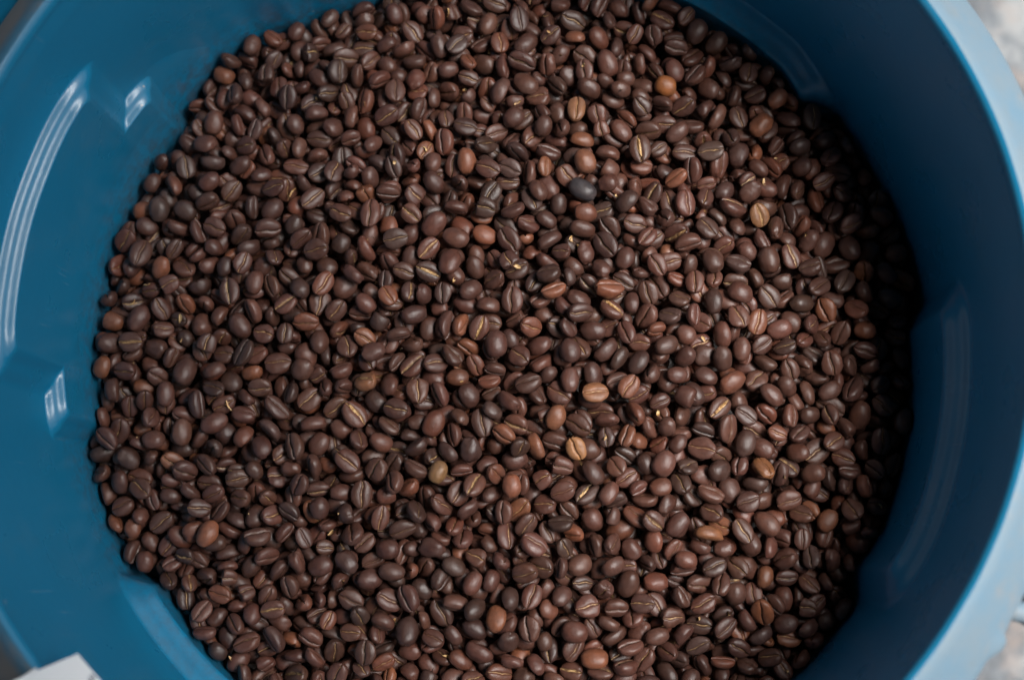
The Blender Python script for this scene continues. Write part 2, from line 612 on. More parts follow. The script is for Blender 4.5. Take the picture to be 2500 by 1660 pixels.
# ------------------------------------------------------------------ bean shapes
def bean_template(seed, nl, us, nb, kind='normal'):
    """unit bean: length 1 along x, width 1 along y, height 1 along z, flat creased face up (+z).
    returns verts (numpy), faces, chaff mask"""
    rg = random.Random(seed)
    o = Vector((rg.uniform(0, 90), rg.uniform(0, 90), rg.uniform(0, 90)))
    ph = rg.uniform(0, 6.28)
    amp = rg.uniform(0.02, 0.085)
    curv = rg.uniform(-0.07, 0.07)
    taper = rg.uniform(-0.08, 0.08)
    rough_ = 1.0
    if kind == 'shrivelled': kind, rough_ = 'normal', 2.6
    chip = rg.uniform(0.12, 0.3) if kind == 'chipped' else None
    if chip: kind = 'normal'
    deep = {'normal': 1.0, 'open': 1.5, 'tight': 0.7, 'round': 0.9}[kind]
    gap = {'normal': 1.25, 'open': 1.9, 'tight': 0.7, 'round': 0.8}[kind]
    topH = {'normal': 0.30, 'open': 0.30, 'tight': 0.27, 'round': 0.42}[kind]
    ca = {'normal': rg.uniform(0.55, 1.0), 'open': 1.0, 'tight': 0.25, 'round': 0.4}[kind]
    crk = {rg.randrange(2, max(3, nl // 4)): rg.choice((-1, 1)), nl - rg.randrange(2, max(3, nl // 4)): rg.choice((-1, 1))} if nl > 15 else {}
    V, CH = [], []
    ring = []
    for u in us: ring.append((u, True))
    for k in range(1, nb):
        a_ = math.pi * k / nb
        ring.append((math.cos(a_) * us[-1] / 1.0, False))
    nr = len(ring)
    for i in range(nl + 1):
        t = math.pi * (i + 0.35) / (nl + 0.7)
        x = -math.cos(t) * 0.5
        s = math.sin(t) ** 0.86
        wsc = s * (1 + taper * 2 * x)
        cwig = curv * (1 - 4 * x * x) + amp * math.sin(x * 9 + ph) * (1 - 3 * x * x) + 0.07 * noise.noise(Vector((x * 11, 0, ph)) + o)
        for u, top in ring:
            if top:
                uu = u * gap if abs(u) < 0.2 else u * (1 + (gap - 1) * 0.2 * max(0, 1 - abs(u) / 0.9) / 0.8)
                uu = max(-1, min(1, uu))
                y = (uu + cwig * (1 - uu * uu)) * 0.5 * wsc
                z = topH * (1 - abs(uu) ** 2.7) ** 0.62 * s ** 0.75
                au = abs(u)
                fade = ss(0.0, 0.35, s)
                z -= 0.035 * math.exp(-(au / 0.28) ** 2) * s
                d = deep * (0.25 * math.exp(-(uu / 0.075) ** 2) + 0.02 * math.exp(-(uu / 0.16) ** 2))
                if au < 0.02: d -= 0.10 if kind != 'open' else 0.15
                z -= d * fade
                c = 0.0
                if au < 0.02: c = ca
                elif au < 0.07: c = ca * (0.5 if kind == 'open' else 0.12)
                if au > 0.02 and au < 0.62 and i in crk and u * crk[i] > 0: z -= 0.07 * (1 - au) * deep
                # fine pleats running out from the crease
                z += 0.006 * noise.noise(Vector((x * 16, u * 2.2, ph)) + o) * (1 - au) * s
            else:
                y = u * 0.5 * wsc
                uu = u / us[-1]
                z = -0.66 * math.sqrt(max(0, 1 - uu * uu)) ** 0.95 * s ** 0.9
                c = 0
            p = Vector((x, y, z))
            n_ = noise.noise(p * 2.3 + o) * 0.085 * rough_ + noise.noise(p * 6.0 + o) * 0.024 * rough_ + (noise.noise(p * 13.0 + o) * 0.018 if nl > 15 else 0)
            p *= 1 + n_
            if chip and p.x > chip: p = Vector((chip + (p.x - chip) * 0.12 + 0.03 * noise.noise(p * 9 + o), p.y * 0.93, p.z * 0.9))
            V.append((p.x, p.y, p.z))
            CH.append(c)
    F = []
    for i in range(nl):
        for k in range(nr):
            l = (k + 1) % nr
            F.append((i * nr + k, i * nr + l, (i + 1) * nr + l, (i + 1) * nr + k))
    V.append((-0.497, 0, -0.05)); CH.append(0)
    V.append((0.497, 0, -0.05)); CH.append(0)
    e0, e1_ = len(V) - 2, len(V) - 1
    for k in range(nr):
        l = (k + 1) % nr
        F.append((e0, l, k))
        F.append((e1_, nl * nr + k, nl * nr + l))
    V = np.array(V)
    # make faces point outwards
    F = [tuple(reversed(f)) for f in F]
    return V, F, np.array(CH)


US_H = [-.985, -.93, -.82, -.66, -.46, -.27, -.15, -.105, -.055, 0, .055, .105, .15, .27, .46, .66, .82, .93, .985]
US_M = [-.98, -.86, -.6, -.3, -.15, -.105, -.055, 0, .055, .105, .15, .3, .6, .86, .98]
US_L = [-.95, -.6, -.15, -.055, 0, .055, .15, .6, .95]
KINDS = ['normal'] * 9 + ['open', 'tight', 'tight', 'round', 'open'] + ['normal'] * 7 + ['shrivelled', 'shrivelled', 'chipped', 'normal', 'normal']
HI = [bean_template(100 + i, 22, US_H, 12, k) for i, k in enumerate(KINDS)]
MI = [bean_template(100 + i, 13, US_M, 8, k) for i, k in enumerate(KINDS)]
LO = [bean_template(100 + i, 7, US_L, 5, k) for i, k in enumerate(KINDS)]

TONES = [  # name, colour, weight
    ('black-brown', (0.046, 0.025, 0.020), 13),
    ('dark brown', (0.068, 0.033, 0.025), 44),
    ('medium brown', (0.092, 0.043, 0.032), 30),
    ('reddish brown', (0.118, 0.048, 0.031), 8),
    ('chestnut brown', (0.17, 0.072, 0.040), 4),
    ('greyish brown', (0.066, 0.041, 0.036), 3)]

# the beans at rest: place (tenths of mm), rotation (x, y, z of the unit quaternion times 99), length, width, height (tenths of mm)
NVIS = 2503
BEANS = [
-493,-198,145,-21,17,-37,117,96,73, -304,-958,108,68,-69,15,124,90,61, 682,-157,234,-95,22,-14,113,88,62, -466,-479,137,-71,-68,0,115,89,59, 399,390,215,18,-15,-42,117,93,62, 978,339,159,-62,-77,1,112,89,69,
-1296,406,28,55,-79,-4,123,94,66, -1126,-27,54,55,-79,1,120,94,65, 954,-593,148,32,92,11,117,82,61, 729,-334,197,13,97,-5,113,88,54, -515,-369,157,93,-32,-6,109,89,66, 282,-961,129,97,-11,3,106,92,68,
595,-387,229,49,-86,-6,105,91,59, 524,751,154,-4,-1,74,115,91,66, 73,197,198,-68,71,-4,109,91,68, 13,37,218,-69,-69,14,109,91,63, -35,545,180,16,96,20,112,88,66, 137,-667,191,-23,-91,26,108,95,68,
-208,-236,179,-85,-50,-2,112,87,53, 102,1114,100,22,91,33,120,87,68, -375,-851,86,94,-19,-21,112,91,62, 318,597,181,-29,-95,6,118,86,64, -445,531,126,-67,72,-11,121,88,63, -290,-839,119,-79,50,-19,111,92,68,
350,-1057,97,-3,91,-40,108,93,67, 943,-891,91,-63,-66,-37,118,92,56, -216,489,148,-83,-43,-3,118,90,69, -1012,-217,73,97,19,-6,115,84,59, 131,-948,135,63,73,19,103,90,65, 470,-793,123,-81,-50,-26,116,86,67,
322,-876,127,14,-97,7,100,92,68, 1356,-299,104,-70,-68,-2,108,83,67, 233,-391,222,3,-31,93,113,79,63, -1305,176,14,85,50,-2,120,86,70, 1290,-209,94,-76,-55,-30,126,89,67, -269,-124,174,72,-67,-3,103,89,65,
878,-313,174,-57,81,-1,110,84,54, 1187,170,104,53,77,31,103,88,71, -1134,-247,57,-69,-66,16,111,86,54, -1022,-618,92,-49,83,-21,113,86,65, -956,259,81,64,75,5,109,88,59, 11,-915,130,56,72,5,116,94,62,
-37,-238,184,-62,-77,5,115,89,66, 133,-837,155,-7,8,57,105,82,57, 836,-100,194,23,-91,-27,114,87,55, -446,-1029,97,-65,73,-4,100,91,58, -153,336,201,77,58,-9,117,92,55, 407,215,241,88,10,-18,119,89,71,
808,-261,196,-59,-66,14,119,92,58, 870,-619,169,4,9,86,107,79,57, 57,416,192,-8,-21,85,113,91,58, 115,-750,169,-16,92,26,107,86,68, -925,136,71,45,87,15,113,85,63, 358,-149,263,97,7,-7,103,88,56,
-779,-11,83,98,3,2,111,92,69, -136,432,169,14,98,-3,110,85,61, 329,699,185,55,79,22,105,87,68, 728,1199,60,50,-82,-25,111,85,62, -781,-164,94,-32,25,-28,119,86,62, 641,-593,171,-40,90,-7,107,78,54,
679,549,149,72,-63,-18,111,86,63, 780,740,131,-4,98,-6,108,86,55, -665,-135,74,35,-93,1,106,91,59, -1121,-390,46,33,30,-25,108,93,66, -613,-730,95,-12,96,-11,106,86,61, 1025,-502,138,17,-94,-26,98,86,66,
1277,394,80,54,82,-11,104,89,64, 305,-248,214,24,93,16,110,82,63, 974,207,163,7,9,-43,102,87,55, -877,-1005,40,-14,94,-24,115,80,67, -49,-1025,111,18,78,56,114,92,67, -702,-308,117,-75,56,-25,112,87,65,
-77,-330,201,-67,71,12,102,84,54, 300,-731,140,32,-91,19,103,87,61, -827,499,79,0,-88,-43,107,91,66, -65,-462,201,81,49,-23,112,84,59, 407,1085,93,-79,58,5,117,86,56, -186,-891,68,9,-10,83,121,88,67,
279,1268,53,-94,22,18,112,91,64, 734,-871,106,95,22,8,107,76,62, -773,-980,63,-75,43,-21,115,89,66, -638,404,125,-10,97,12,105,88,63, -214,-666,135,-95,5,-13,110,80,57, 83,1279,73,-63,-74,10,107,87,56,
869,213,196,-13,-91,34,104,92,68, 1193,-25,141,-76,61,0,100,83,59, -1219,-565,-34,-32,93,9,110,84,59, -284,598,121,-4,32,-32,110,98,66, -1224,575,16,70,-69,-13,107,88,64, -516,-716,122,90,-42,-2,106,79,63,
1157,890,61,16,14,68,112,84,54, 41,-631,130,-66,-67,29,112,93,57, 801,1162,39,-89,-42,-15,106,85,63, -839,-624,120,-39,9,16,108,89,63, -687,-31,122,-43,84,19,103,91,59, -358,-752,124,-9,-98,11,105,76,61,
-48,104,188,-55,80,17,104,79,59, 129,-111,235,96,15,5,107,81,58, 348,-418,218,85,-38,-19,108,81,59, 965,848,93,92,23,14,108,87,68, 354,81,218,9,98,-3,104,79,62, 1270,-130,122,68,55,0,118,87,65,
-1190,289,67,4,10,-96,109,80,58, -908,34,103,20,-25,-81,116,92,56, -602,1104,38,66,-63,-30,104,94,66, -440,-777,99,11,-96,5,105,83,63, -372,-672,120,-98,0,-12,97,82,63, -1044,66,79,54,-82,-15,103,84,63,
-353,433,160,17,0,10,103,86,57, -102,721,148,71,-59,-32,109,83,65, 112,1019,104,93,-30,6,112,87,55, 222,-225,245,54,-82,-15,100,78,53, 273,5,259,-57,-81,5,100,82,58, 888,-520,162,-17,97,-8,95,82,63,
860,127,228,-16,-4,-52,101,84,62, -647,-970,55,-87,26,-1,101,87,68, -283,151,180,17,-96,0,109,78,61, 538,134,199,-5,-35,37,110,89,59, 693,398,177,56,-1,14,109,83,67, -625,-299,106,-45,87,-7,99,87,58,
-406,-392,145,85,42,28,99,92,60, -340,-184,171,-98,13,-8,102,82,60, 246,-477,204,-18,96,12,101,77,57, 1009,91,155,-95,-15,2,105,80,53, -1323,84,55,4,2,-99,101,86,62, -612,275,144,11,15,45,109,79,64,
-85,-141,191,-48,-80,20,99,86,60, 312,137,272,-25,24,-93,106,81,63, -188,807,109,26,-18,-65,110,90,62, 294,-331,237,53,82,19,95,81,57, -1413,-258,10,-87,36,-8,108,84,63, -664,600,90,9,13,34,110,80,54,
-284,-32,149,-33,91,-18,108,88,62, 802,-947,80,34,-89,-22,102,78,56, 1068,515,79,53,73,27,112,92,58, -1073,-147,66,45,38,63,115,81,64, -1035,899,0,73,67,8,107,86,58, -675,148,113,-1,-93,-34,106,80,59,
-321,-595,141,-90,-17,2,110,82,62, -403,928,74,-91,-26,-10,108,84,61, -33,443,156,-19,-96,10,105,80,53, 777,330,195,53,83,-7,103,79,59, 785,-406,176,14,-92,-15,99,85,59, -1409,171,-1,16,95,20,115,81,58,
-232,308,175,-96,20,9,105,82,53, 330,-492,168,84,42,-6,111,83,63, 474,-1022,103,20,-86,44,105,86,57, 681,920,83,28,-20,28,110,81,63, 1021,-714,108,38,-10,-90,104,83,66, 1402,520,53,-30,-94,-4,103,78,61,
-490,-627,126,74,-52,38,105,97,63, -140,-734,134,-16,-93,24,99,82,54, 769,-746,146,-21,95,-19,97,77,57, 921,599,133,-44,78,41,105,86,56, 1054,356,122,80,-54,-16,104,88,59, 1245,-542,144,-23,17,81,99,83,61,
1026,-941,46,0,98,-8,97,81,55, 1415,212,69,92,-28,-5,100,85,64, -1340,-338,11,92,-25,-26,103,81,58, -1199,-107,45,-69,-70,5,106,77,51, 475,-122,253,46,-88,-3,96,80,61, 511,-34,223,-45,83,-27,106,80,51,
801,-18,212,-57,-71,-7,107,78,66, 778,185,196,61,72,23,100,81,52, 550,224,181,-77,59,4,102,82,53, 112,-585,165,-46,80,36,106,81,53, -68,-882,144,25,-87,-13,105,77,60, 478,545,199,-25,85,-35,106,88,64,
522,-865,140,2,98,1,97,79,52, 557,-585,218,18,-9,91,92,80,62, 754,-497,174,-21,-87,42,108,79,59, 858,539,160,-29,-41,-86,118,94,63, 968,-1058,45,29,-19,-93,100,78,60, 1249,266,93,48,-85,10,108,79,60,
342,991,110,-32,-83,-43,108,84,53, 346,-573,159,-47,-85,-5,91,82,61, 1291,163,104,26,91,-18,104,81,60, -1288,-448,27,-12,-15,-33,107,84,52, -1129,569,23,-95,25,0,99,87,59, -398,-561,147,-62,75,21,103,74,51,
-404,139,158,-85,-49,1,96,81,54, -233,393,173,21,6,37,103,78,56, 607,25,229,93,27,-18,106,78,54, 853,-1017,59,-28,-92,-16,97,77,64, 765,-557,146,91,-29,20,98,83,61, 971,-146,190,89,-34,-14,107,75,55,
1163,-579,112,51,-85,4,95,78,47, 723,-800,102,34,25,-12,119,86,66, -1220,208,28,30,7,83,102,79,56, -969,645,24,-85,-42,9,100,82,61, -763,996,28,74,63,20,104,82,60, 761,455,149,88,-41,-2,100,85,57,
883,-215,180,-4,8,-30,95,77,50, -527,43,117,60,76,-18,98,86,58, -73,-792,133,-52,82,-19,100,75,57, 25,990,114,71,49,24,115,90,63, 70,-460,215,67,67,24,95,81,63, 424,-870,127,-2,-91,-38,95,83,62,
657,820,109,-86,-34,-1,104,77,59, 867,317,173,90,-19,-1,103,85,61, 949,514,122,-79,56,18,98,80,53, 1096,-885,61,10,98,5,95,77,51, 1117,-418,135,92,-5,29,97,81,65, 1448,-235,107,-48,57,-49,103,89,68,
-163,115,169,-40,42,-65,118,94,67, -505,-844,75,-22,-96,-13,106,83,63, 454,827,114,88,-40,-12,110,77,54, -781,-881,76,-98,-7,-9,100,76,55, -377,1018,67,-69,-69,17,107,85,56, -142,1190,86,-7,-12,-90,103,84,55,
70,889,113,94,28,8,94,87,64, 272,-96,252,71,68,-11,101,75,49, 1181,-128,137,93,29,4,99,74,60, 1280,490,87,-90,-19,19,105,81,55, -544,274,82,-93,-31,10,107,97,58, -1350,471,-6,-84,-42,-22,114,87,55,
-566,-1027,58,13,41,-63,109,84,58, -573,191,106,42,-84,-32,97,82,60, -400,-298,139,-94,22,19,99,76,54, -68,-949,101,93,-24,-11,106,77,64, 563,-791,107,92,-8,-8,101,84,56, 809,68,191,-56,66,-20,104,89,58,
-426,21,173,98,11,-4,102,74,51, -220,649,128,-42,-83,-33,103,77,60, 236,-585,192,-13,41,89,102,86,54, 297,911,123,-7,12,66,109,77,65, 616,-910,114,-95,0,23,96,78,54, 1277,-647,39,-86,39,-28,111,93,68,
171,-436,167,-23,94,2,101,78,61, 393,20,203,18,-68,-60,114,83,69, 884,747,72,-65,71,-18,113,85,63, -1362,-511,-43,-20,95,-14,97,83,66, -1048,-894,40,87,45,-5,97,76,51, -786,-550,86,-6,41,16,116,84,68,
1232,86,93,2,-24,49,102,76,50, -1245,-272,24,95,-4,4,99,85,58, -832,-311,93,84,-38,36,109,88,67, -109,855,109,-12,-97,14,100,81,59, -18,682,170,19,97,0,103,77,51, 129,104,204,-92,15,29,95,82,59,
197,287,242,17,-33,-92,98,86,65, 582,318,204,48,86,13,98,74,56, 566,-975,93,10,-91,-36,100,72,60, 924,115,175,60,-77,-15,104,83,65, -780,-416,45,95,8,-19,105,91,61, -120,-1055,75,-18,-92,21,101,79,54,
824,-473,126,-65,-73,11,102,88,56, -867,288,100,72,64,15,101,81,58, -618,-528,123,69,-67,-24,90,80,59, 95,-5,217,-10,-12,-34,91,85,58, 459,-1076,117,-18,-58,-74,102,85,66, 480,-676,142,-59,-79,-13,90,76,58,
714,-1008,69,-23,94,14,101,70,55, 1130,-336,88,-93,-33,9,123,97,61, 221,-295,194,-88,14,-4,103,86,64, -1135,732,-5,-62,-76,7,100,83,54, -845,-85,86,-93,-1,0,96,84,53, 1185,413,63,-84,-48,9,110,90,55,
-1062,-526,71,-1,-97,4,97,74,58, -1014,501,59,19,96,14,96,82,58, -631,66,114,69,59,-40,109,83,67, -191,-409,200,-80,-52,11,94,75,60, -147,0,186,-35,-84,35,100,84,54, 59,333,221,-11,-6,-50,92,83,52,
404,-488,205,82,47,8,102,73,51, 617,996,88,24,94,22,94,86,54, 1404,305,64,82,-49,-1,104,76,61, 1447,381,50,-98,-14,-8,92,80,62, 844,-829,83,-64,65,38,96,89,67, 792,-190,184,8,20,35,108,77,60,
46,-275,219,26,87,37,98,80,59, 420,159,228,6,34,87,102,77,63, 501,476,170,-96,14,12,96,80,59, 748,-634,171,1,-70,69,116,89,60, -753,209,117,11,-14,-94,99,84,52, -128,-481,169,42,-85,-17,99,93,58,
45,-546,179,-65,70,-10,94,77,59, 317,458,193,-78,14,3,106,81,61, 713,249,203,69,70,-3,94,77,57, -569,-161,100,32,-89,-30,107,80,56, 553,820,125,40,-19,9,108,87,61, 657,-455,174,49,83,-8,101,81,56,
1468,286,23,42,-25,-18,119,91,62, -1406,86,16,5,-93,5,112,87,58, -926,484,53,-42,74,49,110,82,63, -807,-699,89,40,-38,82,108,85,55, -554,537,110,-97,20,-9,101,77,62, -191,-136,188,-23,-45,69,104,80,58,
-66,325,162,-74,59,16,101,77,53, 709,674,136,-14,-38,61,108,85,62, 935,-410,179,52,71,-44,109,78,60, -202,-23,188,-15,26,13,105,84,57, 51,-990,130,-67,-60,-17,96,86,54, 54,-175,240,-41,-64,64,113,81,65,
235,-139,225,-7,2,95,103,85,53, 494,-571,155,34,87,-33,113,80,56, 851,-742,120,3,-16,-33,93,77,57, -723,-795,63,-70,61,-1,92,82,61, -593,696,78,54,-79,-1,100,87,55, -448,-92,155,18,87,-31,99,91,68,
-419,-152,126,35,92,12,97,82,58, -81,235,186,28,-90,23,101,78,64, 668,-717,167,-7,-97,17,90,74,55, -849,1076,6,-67,71,-15,108,77,58, -560,425,82,-49,82,17,107,83,64, 374,1190,66,-37,-85,7,105,79,62,
655,1136,80,8,-44,87,99,79,53, 1090,184,136,95,6,-26,105,77,60, 1132,420,98,84,35,30,103,78,55, -1044,603,60,-79,-24,-7,101,86,65, -682,-445,129,-47,83,-9,90,82,59, 10,-1100,70,-6,-95,-3,108,81,65,
1227,526,59,75,55,-7,109,85,60, -178,-520,163,40,13,88,112,78,58, 871,14,199,-68,68,-15,95,76,52, 874,875,74,-55,-81,12,94,81,53, 1065,-341,126,17,93,-9,100,76,49, 1237,-268,127,48,-38,-29,113,82,57,
-1371,-419,-17,-48,74,-10,105,91,63, -265,-541,183,-5,54,54,110,88,58, -274,-405,181,-23,-78,55,105,83,60, -31,1278,35,81,55,3,100,80,61, 328,512,185,-4,-96,-23,94,81,50, 1158,248,138,-11,22,30,104,77,50,
1025,954,58,-91,-40,-3,97,74,54, 1339,-399,103,-90,31,-19,86,76,49, 1371,-179,112,40,90,4,93,75,52, 1315,25,102,-16,-95,-22,99,71,53, -326,1285,-24,89,-41,-14,108,83,59, -60,-705,124,25,93,-18,92,75,54,
186,-527,159,6,96,-15,89,79,61, 264,654,158,7,23,-41,104,86,65, 413,-731,158,18,-80,-52,96,83,63, -832,99,85,97,-14,8,89,84,60, -212,-987,105,93,-23,6,90,75,58, 53,-847,134,48,-69,-5,106,82,62,
1128,306,148,-9,95,-19,92,75,61, 1196,648,77,-9,23,-93,98,75,54, 167,32,186,91,6,28,102,81,59, -133,-868,120,62,11,-20,111,87,67, 385,-816,129,29,-32,33,107,77,60, 412,456,187,-3,-36,81,103,90,66,
676,-11,206,-89,-25,-36,97,77,56, 1111,-811,45,37,88,-26,95,74,47, 1207,813,31,5,-87,-39,100,82,64, -1057,808,36,19,90,-32,107,93,59, 208,1208,76,-31,93,1,95,76,56, 433,-396,205,44,87,-4,87,79,50,
474,72,219,-82,52,-18,96,73,55, 1187,-310,127,92,31,-16,88,79,51, 1319,94,94,-96,10,8,92,74,57, 348,-75,218,-49,-75,20,105,84,61, 744,-84,195,85,-25,-4,96,79,60, -927,-413,64,-96,-10,8,96,75,52,
-481,988,30,66,59,29,114,91,60, 77,-363,175,8,-95,-26,104,83,62, 236,-838,129,49,-82,19,91,75,51, -1347,-14,16,5,96,16,101,77,57, -1284,-712,-42,72,66,18,91,78,58, -911,361,103,20,11,52,93,76,49,
-700,445,111,35,-4,36,107,74,57, -368,718,98,-57,-78,-22,98,71,55, 219,213,251,-17,91,-35,102,71,56, 583,-467,205,14,-95,24,87,80,51, 650,644,149,26,-15,-92,102,72,55, 729,1026,91,-36,84,-33,96,90,59,
944,30,187,-10,28,-90,90,77,52, 909,1040,53,60,-77,-1,92,82,60, 1325,309,83,19,-33,65,96,80,57, 563,-646,145,65,58,40,99,88,62, 923,-88,148,-24,10,38,99,90,56, 326,369,179,66,-61,-29,97,82,54,
774,989,63,-90,25,-26,98,85,59, 1030,276,129,-69,1,18,107,88,65, 1164,588,17,-60,-63,42,116,92,58, -337,-446,182,47,76,9,98,86,61, -296,526,151,35,92,13,89,79,56, 59,688,155,17,-6,-21,98,77,48,
179,847,141,-59,76,22,89,74,56, 1109,781,68,-4,-85,-44,92,85,58, 82,-245,210,31,-14,-17,100,84,61, 724,-938,43,-98,6,-11,104,79,62, 959,-197,145,-79,41,0,93,84,62, -1380,-226,-28,-78,-55,-20,115,86,59,
-1278,518,-13,-22,-95,3,94,78,55, -1138,350,16,39,83,-35,111,87,61, -1073,147,20,67,-68,16,102,89,69, -959,-66,39,92,-34,2,96,86,54, -816,566,47,44,-88,-11,108,82,64, -62,-23,163,-54,-78,-25,96,73,54,
272,-1097,53,97,-10,15,93,76,55, 469,347,177,-55,81,-14,93,78,53, 492,-216,253,32,-48,-22,109,84,58, 933,-975,51,-68,-14,25,98,85,61, 1072,-554,119,-23,20,92,99,74,53, -905,-269,55,65,-53,52,105,92,66,
-880,186,84,50,-14,-57,108,84,57, -645,-235,117,13,-70,69,106,81,61, -460,201,144,-90,36,5,94,73,55, 10,1191,57,72,-65,-4,97,81,56, 1119,702,73,-11,94,-2,89,81,50, 1362,-100,82,30,-91,-18,86,80,52,
-908,-185,69,-26,4,-11,98,73,53, 203,411,176,-27,67,-67,109,78,59, 611,-1035,68,24,89,-4,101,75,54, -987,-830,47,-9,-9,97,96,74,51, -821,-1080,36,-7,54,-79,94,83,59, -690,-715,99,60,32,69,103,91,61,
-722,-532,102,-88,28,-11,95,74,58, -29,783,147,-37,-14,-89,107,77,59, 579,1190,74,-64,-66,-37,88,80,52, 1113,-707,99,-25,-4,73,100,70,55, -172,1029,27,-5,87,33,103,87,58, -503,-963,70,98,-6,12,90,71,57,
-197,-770,109,34,-76,-38,102,83,61, 473,-294,220,76,56,11,93,71,53, 991,-416,158,42,-16,-76,99,86,58, 1352,385,50,84,45,22,104,86,56, -1217,358,34,-51,81,6,102,80,56, -1037,-363,46,-88,33,-21,102,73,55,
-893,-823,65,-18,-23,-92,90,73,58, -377,219,172,-46,-86,16,86,79,51, -217,1322,28,-48,71,-11,105,82,60, 791,-800,139,-31,1,61,95,76,56, 952,-776,75,78,60,2,92,67,54, 1373,176,27,30,93,-7,117,83,63,
-234,109,125,-62,77,7,100,82,55, -39,1120,41,-90,2,-19,93,88,61, 1233,-590,92,18,-41,-88,108,86,65, -1450,-309,-53,-85,-8,7,114,87,62, -1013,1092,-50,91,-32,7,101,84,61, -651,838,25,4,98,13,104,78,52,
0,275,185,36,-8,-91,104,77,53, 156,-317,201,46,63,53,106,82,57, 1037,-998,9,97,-4,-7,98,76,59, -1435,-1,8,81,48,28,98,82,57, -954,-772,82,18,-30,92,88,76,51, -931,731,45,95,20,20,101,74,55,
-863,-901,60,66,-70,8,91,72,53, -811,-246,83,56,-22,-29,108,88,55, -805,638,96,-5,-19,9,101,74,51, -682,-631,80,-48,-83,13,89,71,45, -708,1195,-6,-38,4,-91,90,85,57, -601,874,51,83,34,-41,102,91,56,
-305,859,89,-45,-87,6,97,70,51, -213,1198,51,-77,61,4,104,73,59, 198,1104,78,-58,70,4,95,75,63, 648,1058,63,79,-49,-26,99,83,60, 1183,-717,69,-23,-79,9,112,82,61, 1286,-462,102,66,-54,-31,93,85,60,
1231,336,40,94,8,3,110,87,62, 526,-1053,57,-87,-44,-18,104,81,61, 685,742,91,98,-4,-6,106,81,54, 1041,-53,161,9,-14,80,91,77,54, 1394,-380,71,52,-76,-30,99,79,62, -703,259,124,57,58,-57,104,85,67,
-500,1295,-22,5,98,2,97,74,55, -470,615,112,25,-24,76,97,82,57, -393,1366,-13,-69,58,-11,95,78,63, 610,-256,217,-26,81,7,94,76,62, 1031,-218,149,63,-67,-21,93,72,58, -1015,-471,55,15,24,-92,99,75,51,
416,-966,74,6,-60,-70,113,85,62, -1392,-87,17,-61,48,-45,101,87,66, -572,1174,3,30,23,-6,113,88,58, -549,-245,96,-26,-95,0,93,80,64, -264,-325,173,80,0,34,104,87,60, 678,68,191,89,-44,-1,84,76,53,
941,-328,140,-95,24,-11,96,77,50, 1335,-534,72,-6,-92,28,90,79,56, -1235,-33,21,-88,29,28,94,80,55, -1039,667,58,-93,-27,-1,96,76,53, -456,405,133,-46,55,-10,114,82,58, -385,608,133,52,11,-9,99,77,55,
794,876,104,34,-59,-62,112,88,59, 940,966,53,20,-14,-95,94,77,50, 1241,-899,42,-54,49,-66,101,83,58, 1187,-213,142,48,79,12,87,74,53, 1435,449,23,-27,94,-11,91,74,52, -1082,298,23,-38,-53,-44,108,99,70,
-127,-74,162,93,3,-8,90,79,59, 326,1120,70,1,-27,90,106,94,66, 399,-238,216,61,-20,21,101,80,55, 656,454,118,-22,89,29,109,91,64, -1390,379,-33,-84,-23,45,111,90,62, -1237,67,11,18,93,20,107,82,65,
-984,-149,51,0,22,-94,100,76,51, -735,726,29,-7,-98,11,105,73,52, -284,949,65,54,26,52,98,87,57, -124,115,175,28,-75,-31,97,82,60, 111,1185,64,38,-90,14,115,81,62, 406,678,151,-22,-94,20,100,88,62,
1029,-113,161,-55,-71,-41,92,76,52, 1226,-360,102,-9,0,97,94,80,56, -1331,-675,-56,-45,42,-68,102,83,61, -1252,-190,39,-46,4,-76,93,80,58, -905,-488,64,-94,8,-30,95,76,59, -644,-383,136,-8,-56,40,107,88,56,
-320,316,154,-97,16,5,93,71,55, 885,-1096,38,30,81,-47,87,78,58, 1261,610,35,94,-15,-26,87,80,58, -1345,-144,-18,18,-13,67,91,78,62, 743,-2,180,-96,-8,9,97,82,57, -1126,234,26,-71,53,10,95,81,55,
-1032,735,32,75,4,-7,102,83,62, -742,891,30,-56,-77,14,89,78,57, 126,484,168,-31,-20,-92,103,74,57, 159,973,66,1,97,-14,103,88,60, -1211,125,35,95,4,-16,87,77,52, -907,806,31,-4,96,4,91,81,61,
-662,921,51,21,-72,64,98,88,66, -550,-1103,60,-85,-47,-18,101,82,54, -474,-895,102,-77,51,29,86,77,55, -393,-1058,57,-25,90,33,99,74,53, -387,-913,92,-77,12,-9,95,88,58, -181,229,174,-4,-14,69,87,71,48,
4,-412,197,-30,-85,-6,88,77,57, 530,919,110,-43,-87,-16,88,73,50, 1071,884,33,85,-28,10,108,80,52, 1231,735,64,75,52,-9,106,81,56, 228,101,184,-16,-93,-7,118,87,61, 734,-270,186,2,-45,86,96,70,52,
1030,-781,68,-6,24,-96,91,68,46, -1125,-842,-17,-23,17,-62,104,80,55, -861,-553,51,75,60,-21,104,80,60, 85,750,133,12,-57,65,106,87,54, 232,553,152,-66,71,11,89,69,51, 269,-1012,79,-82,-47,11,106,85,60,
653,-964,89,-65,-40,17,93,80,60, 603,1239,48,28,94,-15,106,80,62, -910,1199,-9,48,-77,-21,95,76,61, -543,-47,120,25,-79,55,95,81,62, -433,1061,75,-40,55,-72,103,87,61, -301,1065,53,67,68,-7,98,84,53,
-6,1366,32,6,-7,97,107,82,55, 1024,25,177,-19,-18,10,92,67,49, 625,130,177,88,-22,25,101,83,56, -1146,-623,1,-25,-92,6,111,83,56, -814,-827,39,-51,80,27,96,74,59, -928,-933,54,0,-27,-41,95,69,57,
